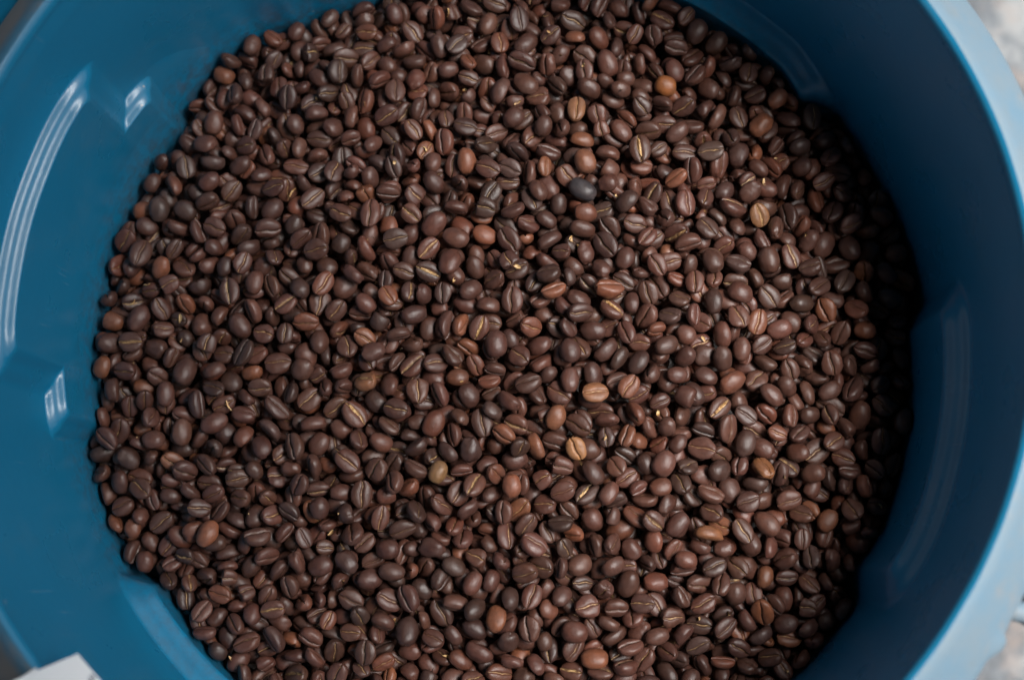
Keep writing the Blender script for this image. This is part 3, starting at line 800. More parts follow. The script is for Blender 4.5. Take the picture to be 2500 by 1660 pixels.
-634,1019,33,-92,-7,31,94,74,60, -484,-296,136,64,-61,0,91,82,53, -462,79,140,-26,-94,-12,97,73,59, 453,982,118,-23,-85,-42,91,73,58, 658,-842,141,-36,36,-37,89,74,58, 643,-79,223,96,6,-19,87,69,53,
-481,881,32,58,74,26,98,86,61, -18,174,191,79,7,-15,93,86,62, 528,-499,161,-41,-15,-15,107,82,56, -990,-1028,25,-44,-79,-40,88,78,55, -1036,-975,41,9,82,-53,100,71,54, -1009,-34,87,79,15,9,94,84,61,
-154,-337,184,-80,28,-26,96,75,51, -176,1101,60,6,-91,-33,92,72,52, 74,517,193,87,4,19,101,81,50, 234,1018,82,26,82,39,99,75,55, 546,419,206,-19,1,43,89,71,50, 544,529,176,-36,-83,39,94,73,59,
891,-924,74,-53,41,-25,92,86,59, 914,-444,139,-13,70,66,102,82,62, -493,1171,-6,28,-86,-25,100,80,62, -160,1334,8,-26,34,-46,93,81,59, 141,-1074,84,-51,-62,57,94,75,53, 190,747,116,-8,-90,36,102,86,62,
138,821,107,7,28,38,114,82,63, 317,794,117,1,-91,36,104,74,53, 440,-14,216,35,-72,-50,100,73,51, 582,-170,216,-2,24,-94,84,66,49, -1016,-91,85,-25,-14,-19,99,73,51, -98,1345,19,85,-29,-9,107,75,55,
1019,792,70,-70,-37,22,107,79,51, 1091,-1072,-2,48,56,-5,107,84,57, 1103,-955,50,10,-81,-42,97,72,56, -464,318,99,43,-21,-18,109,88,60, 354,-665,159,-30,-45,63,91,76,59, 636,1305,28,-73,13,-18,111,84,57,
-845,775,31,9,-33,-45,100,76,57, 658,199,192,-29,-9,-21,89,73,52, 864,-392,138,-62,71,-28,82,77,53, -348,1194,24,9,77,-52,106,89,60, -109,-634,127,-25,-37,-63,103,83,58, 98,-332,249,9,38,-75,81,76,48,
157,596,180,-47,-78,37,91,73,57, 1078,-645,115,-69,71,5,83,68,50, 1352,457,50,74,-25,33,103,80,60, 340,247,200,5,-39,81,97,80,60, 597,-522,170,-70,-29,47,98,84,62, -763,-746,62,-11,64,-62,101,87,55,
-800,279,89,-76,51,-23,95,80,50, -770,652,27,-68,62,36,103,93,63, -646,705,55,-14,0,-94,100,86,53, -308,1154,32,-10,48,86,101,88,60, -101,193,151,-96,20,-1,101,74,52, 166,-735,145,14,-23,-12,104,88,64,
1443,-83,73,-37,-19,-53,92,77,53, -1257,682,-49,82,46,21,90,81,60, -963,1003,27,-40,-12,73,104,81,61, -753,100,106,74,66,-2,86,69,48, -511,-546,148,-1,76,22,110,85,69, 132,566,144,78,-55,-2,104,87,56,
410,-571,180,47,-53,-61,99,79,53, 603,923,105,52,-35,3,99,80,52, 1016,462,132,23,52,34,111,79,59, 1100,-132,115,-51,-66,46,101,69,50, -1268,-638,-61,-46,-86,-8,93,68,54, -1330,240,0,-22,29,-92,90,78,57,
-758,-331,72,-19,13,-93,99,87,68, -634,215,92,-13,13,-76,106,87,58, -542,-474,114,93,6,-15,92,72,55, -93,-532,168,-69,-27,26,101,78,53, -11,601,152,0,0,47,101,82,56, 188,-882,112,-26,-89,14,86,77,48,
242,-668,149,82,-46,-31,82,72,51, -1283,-119,16,-67,-63,-14,94,72,50, -1076,486,52,-44,42,-37,103,84,53, 407,-662,178,31,-81,-7,95,74,54, 504,1199,58,-84,-49,-4,89,66,53, 1328,234,87,-23,49,-17,99,85,58,
169,-20,177,-57,0,34,102,85,63, -140,-277,181,35,-28,-57,96,75,49, 725,-1083,29,56,-14,-52,94,80,58, 822,400,125,37,-17,30,92,76,57, -922,-1066,-7,90,39,0,102,79,63, -926,951,-30,-75,11,-28,108,88,66,
-13,-782,137,44,-59,-50,89,76,58, 123,672,141,-28,-44,49,107,84,53, 607,-1105,39,-84,33,-32,108,76,55, 803,-678,127,-5,97,13,80,67,52, 1266,-32,99,-14,49,-26,95,82,58, 1434,79,40,-97,18,-5,88,71,46,
-1089,-601,45,-83,-27,23,97,87,60, -1185,32,43,-69,-49,20,89,68,53, -882,572,63,51,29,63,99,73,49, -755,-605,82,-71,-32,25,90,70,55, -768,1291,-48,47,-87,9,87,74,51, -368,-239,159,-42,10,-33,96,68,47,
-137,541,157,-2,-66,73,99,77,52, -1,-200,220,87,-12,-29,87,80,48, 188,492,164,89,-24,-21,88,71,53, 398,-294,220,-75,64,-7,78,69,46, 409,617,194,98,6,14,82,71,49, 386,818,150,14,12,-62,86,68,55,
330,1059,92,65,73,14,99,77,55, 482,-906,102,-34,10,71,98,88,55, 988,-280,160,96,-20,-10,80,63,53, 1108,-205,124,-18,-81,-44,91,75,59, 1445,-3,56,77,-49,-26,89,78,50, -236,-727,71,-82,-36,-42,97,89,58,
462,265,188,27,93,21,96,66,55, 712,1109,14,86,37,-12,108,85,61, -1180,-471,9,-15,-83,-52,90,72,55, -1174,432,25,47,-82,-29,91,65,53, -1150,511,22,-31,-56,-75,114,80,59, -640,458,87,-12,-35,52,126,95,67,
372,889,115,-73,64,8,90,77,53, 568,587,147,31,-5,-85,104,76,52, 645,-315,198,-39,87,-21,85,68,45, 900,-658,99,-83,43,-26,107,90,62, 955,-33,140,40,71,-56,105,78,54, 1255,692,32,-97,14,-10,109,80,55,
-695,-1115,42,91,-3,37,118,88,63, -142,-968,84,-75,47,-10,87,69,51, -137,-598,139,73,55,-28,101,70,52, 448,1309,30,-89,32,-14,91,71,48, 677,-402,195,88,27,-20,88,71,48, 698,135,221,58,-66,-30,86,71,52,
961,-675,116,28,-71,-28,105,81,55, 956,694,95,29,84,39,92,66,51, -748,311,76,20,11,-38,100,76,64, -92,33,152,6,-46,81,97,81,57, 1057,633,53,-37,45,-64,103,83,66, -980,-537,53,83,39,20,95,71,47,
-948,537,35,-66,58,30,110,84,62, -874,-729,42,-84,-47,-22,99,71,58, -683,23,80,-74,63,15,108,93,72, -289,54,157,-42,-31,-21,101,76,61, -2,845,81,-93,-14,24,104,75,51, 530,1286,23,40,23,75,104,76,59,
801,-1067,61,8,54,83,97,70,46, -631,-1046,80,46,51,71,99,78,52, -731,503,77,-56,79,20,90,77,51, -500,312,143,24,65,66,98,81,56, -529,917,66,59,54,34,102,82,57, -367,-100,158,84,-35,39,91,79,52,
-226,726,117,70,69,0,87,74,50, 494,182,198,-67,50,-47,88,70,58, 609,493,177,-4,-45,-31,91,77,60, 1071,-276,146,-8,-35,-83,91,72,44, -1045,-771,11,38,-39,17,111,82,64, -1002,-911,3,38,-91,8,94,66,45,
-391,851,34,38,91,5,93,77,53, -311,237,137,60,-71,-4,85,71,60, -258,230,150,-12,-73,2,106,84,61, 31,-712,163,-16,63,40,92,83,59, 858,793,109,79,-48,35,91,74,54, -590,-917,73,-83,-52,10,80,67,54,
-649,1355,-45,88,44,-5,94,69,48, -334,76,187,64,7,7,95,75,53, -5,-490,156,38,-77,46,94,71,56, 580,78,231,53,28,-10,95,76,50, -1192,-777,-19,-37,-16,-48,93,73,60, -432,-706,64,-19,95,21,97,75,52,
-300,-1024,26,-97,2,-20,98,78,57, 407,740,110,-15,-69,70,97,86,62, 626,-680,148,35,6,45,92,68,49, 1187,-431,93,45,20,81,107,92,57, -627,-462,93,-3,43,-89,98,71,59, -289,-464,152,-1,86,-32,97,77,64,
425,954,58,-11,-91,32,102,83,55, 904,376,137,-39,-90,-12,84,73,53, 1014,-1105,-3,-45,-86,18,94,73,52, -863,-389,80,-36,-84,30,81,69,54, -802,379,99,60,68,-40,95,73,48, -532,829,73,-6,52,-83,85,80,54,
305,-794,119,2,-97,5,84,64,48, 550,-72,234,-6,-60,-44,98,82,62, 1395,582,36,10,-33,62,96,80,53, 1140,-63,87,-34,-18,-26,112,84,66, -304,-1103,25,67,-46,8,89,76,58, -1172,-354,15,20,22,-31,111,81,53,
-980,31,40,8,96,-14,94,80,58, -980,354,69,72,60,20,90,73,50, -900,430,51,-77,6,33,101,82,60, -103,1061,62,-97,17,7,86,68,54, 146,262,174,46,-87,1,101,70,57, 384,300,202,72,-56,14,90,70,59,
1180,-936,1,-94,-7,19,86,76,50, 1301,-331,88,-16,52,-29,92,76,56, -1121,-694,34,25,-19,-8,85,71,48, -838,1240,-29,7,33,87,93,72,60, -10,-99,202,-2,93,-33,89,65,45, 401,-925,126,-67,10,-17,89,78,54,
372,1320,62,-71,-49,21,100,79,62, 532,-385,197,-70,57,-18,82,69,52, 84,312,177,-13,-11,20,103,85,63, -1425,-455,-76,-70,31,-48,99,89,68, -229,-484,112,-56,68,-5,104,88,64, -380,347,116,48,11,-59,115,87,60,
-208,-575,135,7,79,33,101,78,59, 270,91,241,41,22,84,90,75,49, 267,1057,55,77,-57,-25,91,79,51, 529,701,105,8,25,96,95,79,59, -1024,425,66,-16,-92,11,80,69,50, 626,334,172,-3,16,-97,96,80,55,
829,603,107,43,-86,16,93,74,59, 691,1252,66,30,16,38,86,76,48, -966,-684,3,77,18,-2,107,85,59, 189,-616,148,13,17,83,91,70,54, 196,623,115,-56,-79,18,119,90,65, 652,-213,176,-73,-17,59,117,87,61,
-1098,-457,35,-52,43,0,103,72,55, -611,345,76,88,-32,7,95,84,63, -524,1398,-42,3,60,-76,102,74,62, 33,1095,83,-51,37,-55,104,76,55, 232,1351,32,-3,44,86,102,88,64, -1445,-391,-44,88,-6,40,95,85,52,
-1112,-796,5,-61,-68,38,77,69,49, -725,-114,90,67,57,21,90,71,53, -723,796,56,50,-72,-26,90,72,46, -453,811,72,88,33,-31,93,65,47, -516,1090,42,-28,60,-41,99,82,52, -418,1228,7,88,7,24,89,73,58,
462,-354,172,38,5,-32,101,75,58, 800,715,74,-65,-65,11,116,84,68, -1175,-724,-17,91,28,-9,90,68,55, -960,-981,3,-55,-81,-16,93,79,55, 1003,695,88,42,-29,-29,97,73,55, 985,1041,34,-17,79,-23,86,73,56,
-1328,-589,-31,-74,-65,-9,80,73,48, -878,-31,64,-26,76,56,96,75,57, -772,793,50,14,47,-44,92,74,54, 722,-666,146,6,67,70,86,74,54, -838,1158,-38,46,-75,-45,89,76,56, -570,756,10,-69,69,17,128,99,69,
-256,-810,74,92,-32,-13,92,79,61, 267,-536,139,-41,-85,-31,89,74,54, 1024,-854,20,69,58,36,106,89,61, 1054,123,113,-91,35,-8,95,80,54, -883,873,2,-55,78,-17,94,69,54, -458,-648,101,8,-14,-92,94,74,51,
-301,372,119,-57,78,3,96,76,59, 753,573,116,79,52,-29,89,71,53, 1085,-39,131,23,-43,-6,94,86,58, -996,173,60,63,44,25,90,77,57, -1018,-309,55,24,-51,24,104,82,58, 64,-1055,103,5,64,74,91,73,50,
242,370,208,-29,12,93,87,66,45, 857,963,58,-39,-36,44,91,75,50, 1235,-417,141,91,2,-9,81,67,46, 1163,59,94,79,-45,25,96,70,53, -1080,-698,-28,24,89,35,96,78,54, -626,-48,86,30,-6,24,99,73,50,
-663,1090,0,-80,19,-27,107,79,64, -109,-406,178,-6,52,-84,87,67,45, 301,193,212,-12,-86,39,103,82,55, 549,-256,198,49,26,80,98,78,50, 692,322,167,-41,-64,19,98,76,57, 1092,621,59,-79,-17,52,105,83,52,
-1161,662,19,31,74,41,95,76,57, -537,-90,142,-28,-73,-45,86,74,54, -275,1353,-15,-13,-94,-18,88,82,54, -116,917,81,8,-30,61,102,75,55, 186,688,173,26,28,63,84,68,47, 369,-1093,83,-8,39,89,109,82,52,
501,-462,191,-82,-16,24,79,66,51, 848,1075,88,-61,-23,-4,96,72,50, 982,617,87,-98,13,-6,96,72,54, 1129,113,135,6,50,23,103,78,50, 1130,-995,6,-49,31,50,101,85,63, 441,-606,109,-19,95,19,117,88,69,
-1035,-427,-4,-97,8,-2,106,86,63, -936,-569,20,65,-32,-4,108,89,59, -775,897,-23,-54,-80,-2,119,96,70, -29,1011,56,24,12,-73,113,87,61, 509,-961,48,-42,86,2,107,89,56, -1044,357,27,50,-63,55,99,82,64,
-377,-477,118,-89,-14,31,102,81,63, -462,681,71,78,-39,-46,94,82,57, -987,1132,-15,78,24,-45,98,87,54, -817,-483,67,-83,32,38,79,70,48, -726,-385,97,10,86,48,85,72,49, -1133,816,-23,-19,-82,46,96,79,63,
-1001,96,35,21,41,-78,99,82,57, -830,-774,12,-9,3,39,100,82,62, 188,-1017,54,-20,-6,75,109,80,62, 88,-539,154,15,-16,37,114,83,55, 436,-96,213,-9,-22,-93,95,77,64, -985,-246,15,-40,-90,-10,94,88,61,
-866,31,62,15,-13,-95,101,77,55, -356,-375,138,-4,-30,41,99,83,55, -344,-13,143,-40,43,-76,92,70,46, 236,1142,50,-43,84,28,96,72,57, -856,692,48,88,20,-14,88,72,51, -556,112,100,57,-41,69,105,80,54,
-255,780,87,16,23,43,88,81,49, 175,-993,96,72,-65,-17,78,64,49, 244,-742,174,69,51,41,85,64,45, 241,841,134,-47,-3,77,85,78,55, -657,534,39,90,-18,-6,92,80,64, -52,1214,14,-42,-3,31,111,87,55,
327,-329,182,17,97,2,114,88,67, 646,265,172,-15,-93,25,82,59,49, 726,-421,136,-3,-98,12,97,81,64, 609,-96,180,66,-71,10,95,83,62, 940,282,117,-56,51,-24,93,81,57, 1131,13,92,7,34,87,105,83,55,
1367,35,48,-75,-63,-12,92,86,61, -608,-663,62,-4,-97,-4,74,65,45, 76,-97,188,20,-11,37,96,79,54, 519,44,186,5,97,11,91,73,50, 1217,-846,-24,-29,-88,4,98,78,61, -1296,-547,-12,46,-74,10,84,69,47,
-119,-221,197,57,-51,7,91,76,54, -958,-596,13,-64,21,-15,107,82,53, -780,-96,36,-37,-64,43,111,85,67, -590,644,30,-38,33,-79,101,94,64, 48,646,98,1,99,-9,97,73,56, 633,548,104,-58,-80,8,126,89,68,
-707,-1052,44,66,-11,6,92,74,53, -656,765,42,65,-18,30,89,82,57, -596,1307,-42,-8,-10,33,81,63,49, -117,480,113,34,91,-13,113,83,65, 466,-431,164,-95,-28,-1,94,74,60, 1106,486,62,47,-20,-81,98,79,58,
1150,-628,58,-72,-56,28,97,78,58, -558,991,33,-56,-78,-19,88,67,48, -236,993,52,54,-56,-44,85,74,50, 8,-53,188,58,7,-16,85,73,50, -1190,-647,-39,45,-88,-8,109,83,56, 182,-225,219,-9,11,-95,93,76,58,
389,520,134,-15,96,-6,120,83,62, -1066,-264,18,76,26,42,111,81,60, -680,-855,67,-22,-48,-26,95,73,56, -423,-972,55,59,-66,-10,84,71,56, -236,1104,25,-45,82,-8,86,74,56, 195,-68,201,-69,-46,-7,83,71,50,
543,-721,127,6,82,28,88,65,50, 766,642,83,-12,92,34,82,66,50, 869,473,107,60,-63,7,99,75,48, 983,-874,78,41,-19,-36,92,77,55, -1413,246,-12,40,74,-28,94,78,61, -942,888,21,45,48,63,94,74,49,
-544,-785,82,66,-16,62,91,82,54, -183,901,80,-3,16,73,81,67,49, 1371,-467,68,74,-36,-54,86,70,49, 582,250,144,-22,-8,85,116,90,63, 687,-495,129,84,-40,-20,97,90,57, -268,1196,1,-21,-41,82,105,82,64,
269,-621,135,34,37,-85,114,78,60, 371,-740,97,86,49,5,92,74,55, 577,-311,154,-16,-33,17,88,78,49, 912,-837,44,-75,64,-13,97,75,48, -689,355,78,-83,47,-26,83,69,53, 232,909,73,54,74,30,101,83,59,
485,883,79,30,81,44,92,68,50, 610,860,76,-98,1,-5,107,78,63, 782,274,174,-23,19,62,85,69,57, 953,416,117,71,-52,-18,94,70,56, 1115,-462,90,52,-84,-1,85,69,45, -380,486,102,-67,64,-19,99,89,58,
-119,646,141,-79,-23,-47,82,76,47, 292,1191,78,83,-21,13,86,73,50, 528,1087,60,63,50,52,88,68,46, 747,800,89,-61,56,43,91,77,53, 1331,-32,99,-67,-24,3,82,72,50, -1307,-407,-29,2,-8,-14,109,86,54,
-870,958,-4,56,-42,-24,94,74,54, -930,1168,-70,-76,17,-17,95,84,54, -816,172,62,74,-23,-61,94,73,53, -592,-579,95,-22,-51,-69,86,78,49, -357,769,63,-55,69,-8,116,87,55, 342,-944,88,10,-3,86,87,73,55,
1221,-454,106,-80,-32,47,94,77,54, 764,903,92,-60,45,-65,95,77,57, -1060,1055,-92,37,43,31,100,83,59, -1290,582,-51,-96,-6,-1,107,86,64, -1254,-487,-17,23,-11,-55,89,74,50, -811,1044,-15,-15,-1,70,101,84,57,
-540,497,56,-38,-82,40,101,80,56, -437,736,62,-25,-56,76,92,79,59, 39,-931,105,-27,-29,18,106,92,72, 729,115,179,6,-19,-23,95,81,48, 889,-737,46,-34,-86,21,112,85,59, 1007,-639,72,32,-38,-8,103,81,64,
-1396,-567,-58,-66,5,-52,100,78,47, -1134,100,15,82,-38,-19,78,69,54, -290,-669,92,-2,-90,-7,82,66,50, 565,-867,104,-11,14,-44,103,84,53, 1320,538,31,-43,73,-1,115,87,60, -1220,757,-29,-15,84,7,98,70,55,
-1048,228,46,-35,70,30,92,77,53, -1006,998,-36,-77,-55,27,95,78,51, -185,-1054,43,81,-36,19,96,70,49, 799,500,134,69,-25,-29,86,62,47, 1168,-801,34,-61,-41,66,88,75,50, -688,977,-7,95,25,-14,107,85,65,
-618,1212,-46,72,9,4,111,91,65, -507,-401,96,-19,46,85,116,91,66, -375,57,117,81,55,2,97,88,63, 9,-312,154,-83,-26,-46,86,72,53, 223,805,70,26,82,-48,108,80,57, -1289,-75,-17,-96,9,21,103,80,56,
-305,460,97,85,37,29,99,84,60, -248,858,69,62,-16,-54,102,73,53, -146,713,107,-62,76,1,101,77,54, 1097,56,135,-31,-22,-85,87,69,48, -470,-1095,59,41,84,-31,79,66,44, -414,1144,9,25,90,26,84,78,54,
590,756,103,29,-94,10,79,66,54, 1440,122,63,84,37,-19,78,69,46, -296,-280,113,22,-74,54,96,77,57, 803,-897,36,-89,-26,-7,89,70,55, -730,-995,6,50,-43,24,107,83,63, 84,136,162,-29,-28,6,109,81,57,
471,1224,24,-6,-24,94,99,85,64, 1188,-180,95,-4,-22,94,121,93,61, -1135,-172,16,-30,-80,-47,102,81,59, -847,354,58,-89,-35,-27,92,79,60, -869,644,17,87,-26,14,115,87,64, 168,196,213,-10,-37,-85,89,76,53,
-1183,-419,8,-15,-95,-12,83,60,42, -18,-658,123,82,-35,-19,75,69,45, -105,1112,82,52,73,-41,96,68,49, 1282,787,44,42,-64,-8,91,74,53, 873,1132,-5,59,4,-39,114,88,57, 1417,-133,30,13,2,92,121,85,62,
-67,640,92,-14,-68,69,107,95,61, -44,923,23,-6,-95,-5,110,77,60, 235,-942,83,31,1,39,92,75,50, 1082,962,17,-77,10,-46,101,80,55, -203,-354,158,-9,42,29,103,87,53, -137,293,160,-39,-86,25,87,75,59,
547,1130,34,65,-29,-27,95,74,51, 823,1034,28,68,-47,-20,91,69,48, -893,-122,74,13,68,59,86,67,50, -605,-96,120,3,-45,-42,80,66,54, -385,286,129,-66,70,-15,80,67,52, 729,-219,137,-78,50,35,93,80,53,
171,-810,80,55,-37,-73,106,88,67, -1365,300,-38,-1,84,-18,96,74,53, -856,-460,32,-54,72,19,105,87,57, -822,838,15,-6,-62,45,107,79,53, -536,-905,31,0,97,-1,93,76,52, -269,-230,140,91,8,-6,87,68,55,
3,353,161,-21,-9,85,83,68,45, 254,174,219,-55,15,-42,91,78,61, 288,323,173,-66,25,-29,87,80,60, -1009,-649,41,92,-10,19,108,80,63, -230,-1114,56,80,53,3,88,71,52, 70,962,89,-78,-3,5,81,72,49,
1312,744,-14,56,-55,-9,90,82,56, -1449,-185,-18,65,-35,-54,91,70,47, -186,187,118,-99,-6,-1,97,74,47, -745,-1060,-23,93,20,-9,108,87,52, -633,-899,43,-13,-23,-92,87,73,52, -16,-597,85,-82,10,-7,91,72,55,
-883,-1112,42,-50,66,-21,97,77,53, -768,-920,22,-81,11,-16,96,79,58, 859,267,136,3,96,26,99,85,55, 1116,240,91,3,-9,79,112,88,57, 1309,-625,108,54,26,-24,82,60,47, 1353,675,12,61,-74,7,81,59,47,
407,101,175,-1,-18,24,92,81,54, 508,-139,200,-93,-24,-7,89,73,54, 862,-171,122,-58,-75,-23,110,76,63, -213,-73,127,97,-20,6,99,87,62, 158,-133,196,6,39,75,103,78,56, 1214,-756,-11,29,92,7,100,76,59,
1410,-287,37,-85,-49,2,100,78,60, -1254,-335,3,84,-9,49,91,70,54, -253,-921,79,66,-10,-66,93,76,47, 4,-543,125,-18,-92,-11,96,78,50, 57,567,122,-87,-17,42,98,90,64, 433,1155,50,-63,-27,58,102,79,57,
527,301,175,-44,26,24,81,69,47, 580,1054,64,-24,-42,78,84,67,50, 776,1069,44,76,22,50,105,76,59, 940,-507,104,-1,-86,-39,95,77,50, -1151,170,25,-96,8,-18,74,63,42, -931,1066,-24,51,82,-10,85,64,49,
420,1253,73,-50,12,-66,84,69,50, 45,476,134,-91,35,-5,109,85,54, 305,16,199,48,83,-23,100,77,62, -973,840,-27,-46,-85,-7,88,72,45, -725,584,42,41,-87,16,95,75,51, -433,-344,92,9,-97,-10,100,76,57,
102,-1127,56,-73,-62,-9,109,87,65, 49,1263,30,-75,60,21,94,77,50, 265,272,222,56,-42,-49,76,62,49, -68,-573,114,46,73,-19,91,72,52, 1257,-727,49,2,64,21,87,71,50, -1149,-298,-34,97,-5,8,99,78,52,
-913,1009,-68,-84,32,-5,109,84,65, -1090,882,-20,34,16,83,85,71,47, -512,729,66,31,3,-29,93,71,50, -614,-846,68,19,82,14,82,68,45, 919,1121,60,-54,-33,-75,90,74,49, 746,-129,142,-13,91,26,108,79,63,
137,377,132,75,45,-22,91,79,52, -485,183,86,-9,-89,-43,91,75,60, 195,340,177,-53,42,4,108,83,62, -776,1119,-36,-17,51,1,88,70,47, -515,373,112,8,65,-36,89,64,54, -32,953,72,-36,-91,8,73,60,40,
1392,-30,41,-77,-3,40,99,72,51, -547,604,74,71,-37,40,100,74,50, -521,1360,-46,-74,-27,-9,91,71,53, 496,612,143,-17,-76,8,94,82,58, 473,1025,88,1,-94,-29,79,72,48, 684,-1130,50,-83,-46,17,92,78,55,
714,-605,99,-77,59,3,108,77,59, 911,-256,107,-92,25,16,106,87,61, 1325,-567,46,-18,25,59,102,80,54, -751,-209,21,93,-24,22,98,83,58, -734,430,52,-20,-15,-79,107,85,55, 97,892,78,-9,-8,26,102,85,62,
1030,-397,94,87,-37,5,97,79,54, 1036,200,99,-35,79,-48,92,78,57, -455,465,81,-76,-63,-2,93,70,46, -149,-1118,56,24,-95,12,97,76,48, -22,-383,162,94,22,-16,90,67,51, 62,61,170,-80,51,-10,90,69,45,
712,845,59,88,-14,8,108,80,59, 1043,726,37,95,20,20,83,76,54, 1157,701,38,-60,78,-8,98,76,54, -296,716,96,26,85,-19,83,63,49, -816,968,-48,-3,2,95,106,84,55, -686,1320,-85,47,42,74,102,75,55,
-239,-1074,-3,-89,43,1,97,77,55, 735,41,151,2,7,18,94,87,62, -595,-366,82,-71,-1,-34,83,71,57, -292,1023,19,97,-6,14,95,83,53, 1214,-518,66,-57,16,-76,93,80,60, -976,-367,14,39,20,-2,85,76,50,
-584,-843,35,14,-68,-20,86,79,52, -450,-7,129,-88,44,-11,88,73,53, -444,246,112,-90,39,14,81,68,50, -90,790,100,-18,-40,-89,112,88,62, 658,-735,113,-2,-83,-52,104,82,57, -524,697,111,-26,-50,-21,88,71,51,
473,-216,189,15,7,88,99,73,58, 182,147,154,-25,-95,-12,91,77,61, 494,421,156,-60,12,-21,81,69,49, 504,-306,164,70,41,-50,101,82,62, 536,1008,41,84,-26,4,104,76,53, 1136,-879,23,18,11,37,104,80,51,
-310,-538,110,14,-95,-10,105,77,55, -64,372,133,-57,-78,-9,92,70,54, -123,1243,24,-98,-4,-8,90,79,57, 950,753,44,43,70,0,97,79,60, 993,835,40,46,-86,16,102,79,63, -1075,397,48,51,-59,61,90,75,45,
-696,663,60,-41,60,5,97,76,50, -466,1371,-64,46,-9,-87,100,80,51, 400,1018,101,-39,-75,-50,78,66,41, -1168,770,-56,-66,-72,0,98,84,61, -1110,982,-97,9,-52,84,88,75,50, -354,-929,17,-86,-49,0,114,91,57,
-634,-614,31,-88,-37,-23,95,77,55, -13,125,154,12,-4,-12,94,76,57, 795,-355,150,35,-29,82,103,83,54, 1072,-714,33,-39,-90,9,122,88,68, -925,-877,22,59,-12,13,82,71,54, -882,-328,25,-91,35,-17,100,78,57,
-604,970,3,-15,28,60,80,68,46, -311,674,73,-39,31,81,102,80,53, 877,674,78,-15,-75,-60,103,79,50, 1171,-253,89,-94,28,12,78,63,47, -979,780,14,77,14,-52,90,70,48, -106,997,60,-26,-58,-32,85,73,58,
375,-199,159,16,12,-97,113,84,57, -696,-768,24,-96,10,-15,99,86,57, -513,1228,-49,1,-99,8,100,81,53, -344,948,33,33,13,43,96,73,59, 640,-1059,43,22,-35,-4,100,70,53, 976,560,67,-67,16,7,105,95,71,
-889,-646,49,-39,70,-37,98,83,56, -754,1212,-63,-80,-53,24,96,83,56, 1348,-234,67,-32,-43,83,90,77,49, -1335,371,-11,46,-74,-16,96,83,53, -295,-745,101,-54,0,83,75,64,48, 244,-3,211,-69,64,-15,88,75,50,
182,902,106,-76,45,-19,92,76,51, -688,-941,-2,31,-25,-16,107,82,61, 3,-824,80,-57,-31,47,86,78,60, 289,404,163,-11,34,-6,87,76,53, 894,-33,82,22,96,-3,114,83,58, -573,-958,11,-73,18,-12,113,92,63,
581,-709,90,55,81,3,86,72,54, 799,-597,111,-95,18,-22,98,78,57, 1051,430,65,52,-63,20,101,85,52, 1105,-543,77,-20,-16,89,87,79,56, -1331,53,-2,9,-31,-90,89,67,53, -754,59,54,-9,-73,-66,86,81,51,
-368,1092,14,-79,36,39,84,79,55, -317,802,47,36,87,7,82,74,46, 188,1274,28,51,-65,-16,104,78,51, 330,-650,85,44,-84,0,99,82,59, -745,-866,19,-59,58,16,101,74,56, -270,-600,76,87,-31,35,96,73,59,
-190,-639,94,84,-24,-1,88,73,58, 290,730,124,96,5,-3,95,82,60, 805,-1044,8,2,42,-88,98,82,58, -677,1249,-58,38,32,-3,89,71,50, 281,480,128,-15,-90,-39,104,82,63, 428,-510,158,8,49,-82,94,82,55,
617,672,88,-24,-90,28,92,71,49, 801,-1116,18,-71,48,-49,87,74,53, 975,-576,100,-13,97,-5,109,83,54, 568,1308,74,67,37,30,96,83,56, 632,-779,58,-21,-92,-26,72,67,49, -1266,6,-26,90,-37,12,102,73,57,
300,850,67,97,-11,17,90,76,54, -1307,-285,-20,9,-78,50,96,69,53, -1203,620,-38,-60,-77,-5,100,79,59, -961,-736,39,66,1,9,87,69,45, -858,-929,9,89,-23,-23,95,80,58, -608,-764,47,-46,79,-37,93,76,51,
1062,-161,100,72,-47,-13,89,75,46, 907,647,112,-89,-27,12,73,67,50, 948,894,61,35,-34,75,86,69,52, -1130,-742,-59,64,-65,37,102,73,48, 1136,-472,53,8,7,95,104,82,60, -1190,-219,-5,20,9,70,79,66,51,
-1172,87,-16,92,-24,-18,90,77,50, 72,-25,141,47,78,-38,98,86,65, 66,801,66,75,50,-11,101,82,62, -1092,635,5,-79,40,-14,89,80,57, 553,360,147,-71,40,54,102,78,57, 1199,-666,12,80,43,39,90,74,48,
-559,-614,66,-40,-44,-48,85,73,49, -1042,-850,-15,6,-53,72,105,84,65, -250,-149,134,-7,10,-9,94,82,60, 15,194,137,25,-1,-41,107,91,61, -1431,-117,-49,63,42,59,93,72,56, -1404,24,-41,49,-71,-35,104,85,64,
-1207,436,1,10,25,-53,91,79,53, -976,-317,-26,37,-60,70,88,70,50, -394,-1022,18,-18,89,-35,98,72,49, -336,-675,66,-70,-47,31,105,82,54, 27,-745,99,-21,-10,87,104,75,55, 109,-984,65,97,-10,-11,98,88,67,
-1050,974,-63,-18,-87,31,100,79,52, -816,445,59,-14,57,80,74,62,46, 101,-454,195,-13,-25,61,82,66,47, -1370,-108,-60,4,24,-49,109,86,59, 133,-480,109,78,58,5,94,80,51, 490,699,57,3,12,92,95,73,50,
-1118,-117,-1,-98,-12,-10,107,81,57, -724,1035,-10,15,85,-37,94,74,53, -559,-511,69,-97,-9,-4,104,83,62, -342,-323,98,6,-13,-15,87,76,56, -79,1289,-19,91,-8,-26,106,85,57, 311,-398,169,-12,38,71,113,78,57,
604,759,63,-1,14,87,106,81,64, 742,513,90,-23,-78,51,98,83,58, -715,-481,67,-70,65,-13,98,80,50, -649,-530,76,-80,49,26,105,79,52, -45,522,134,-13,9,-15,92,79,55, 433,588,152,38,-1,-34,99,70,50,
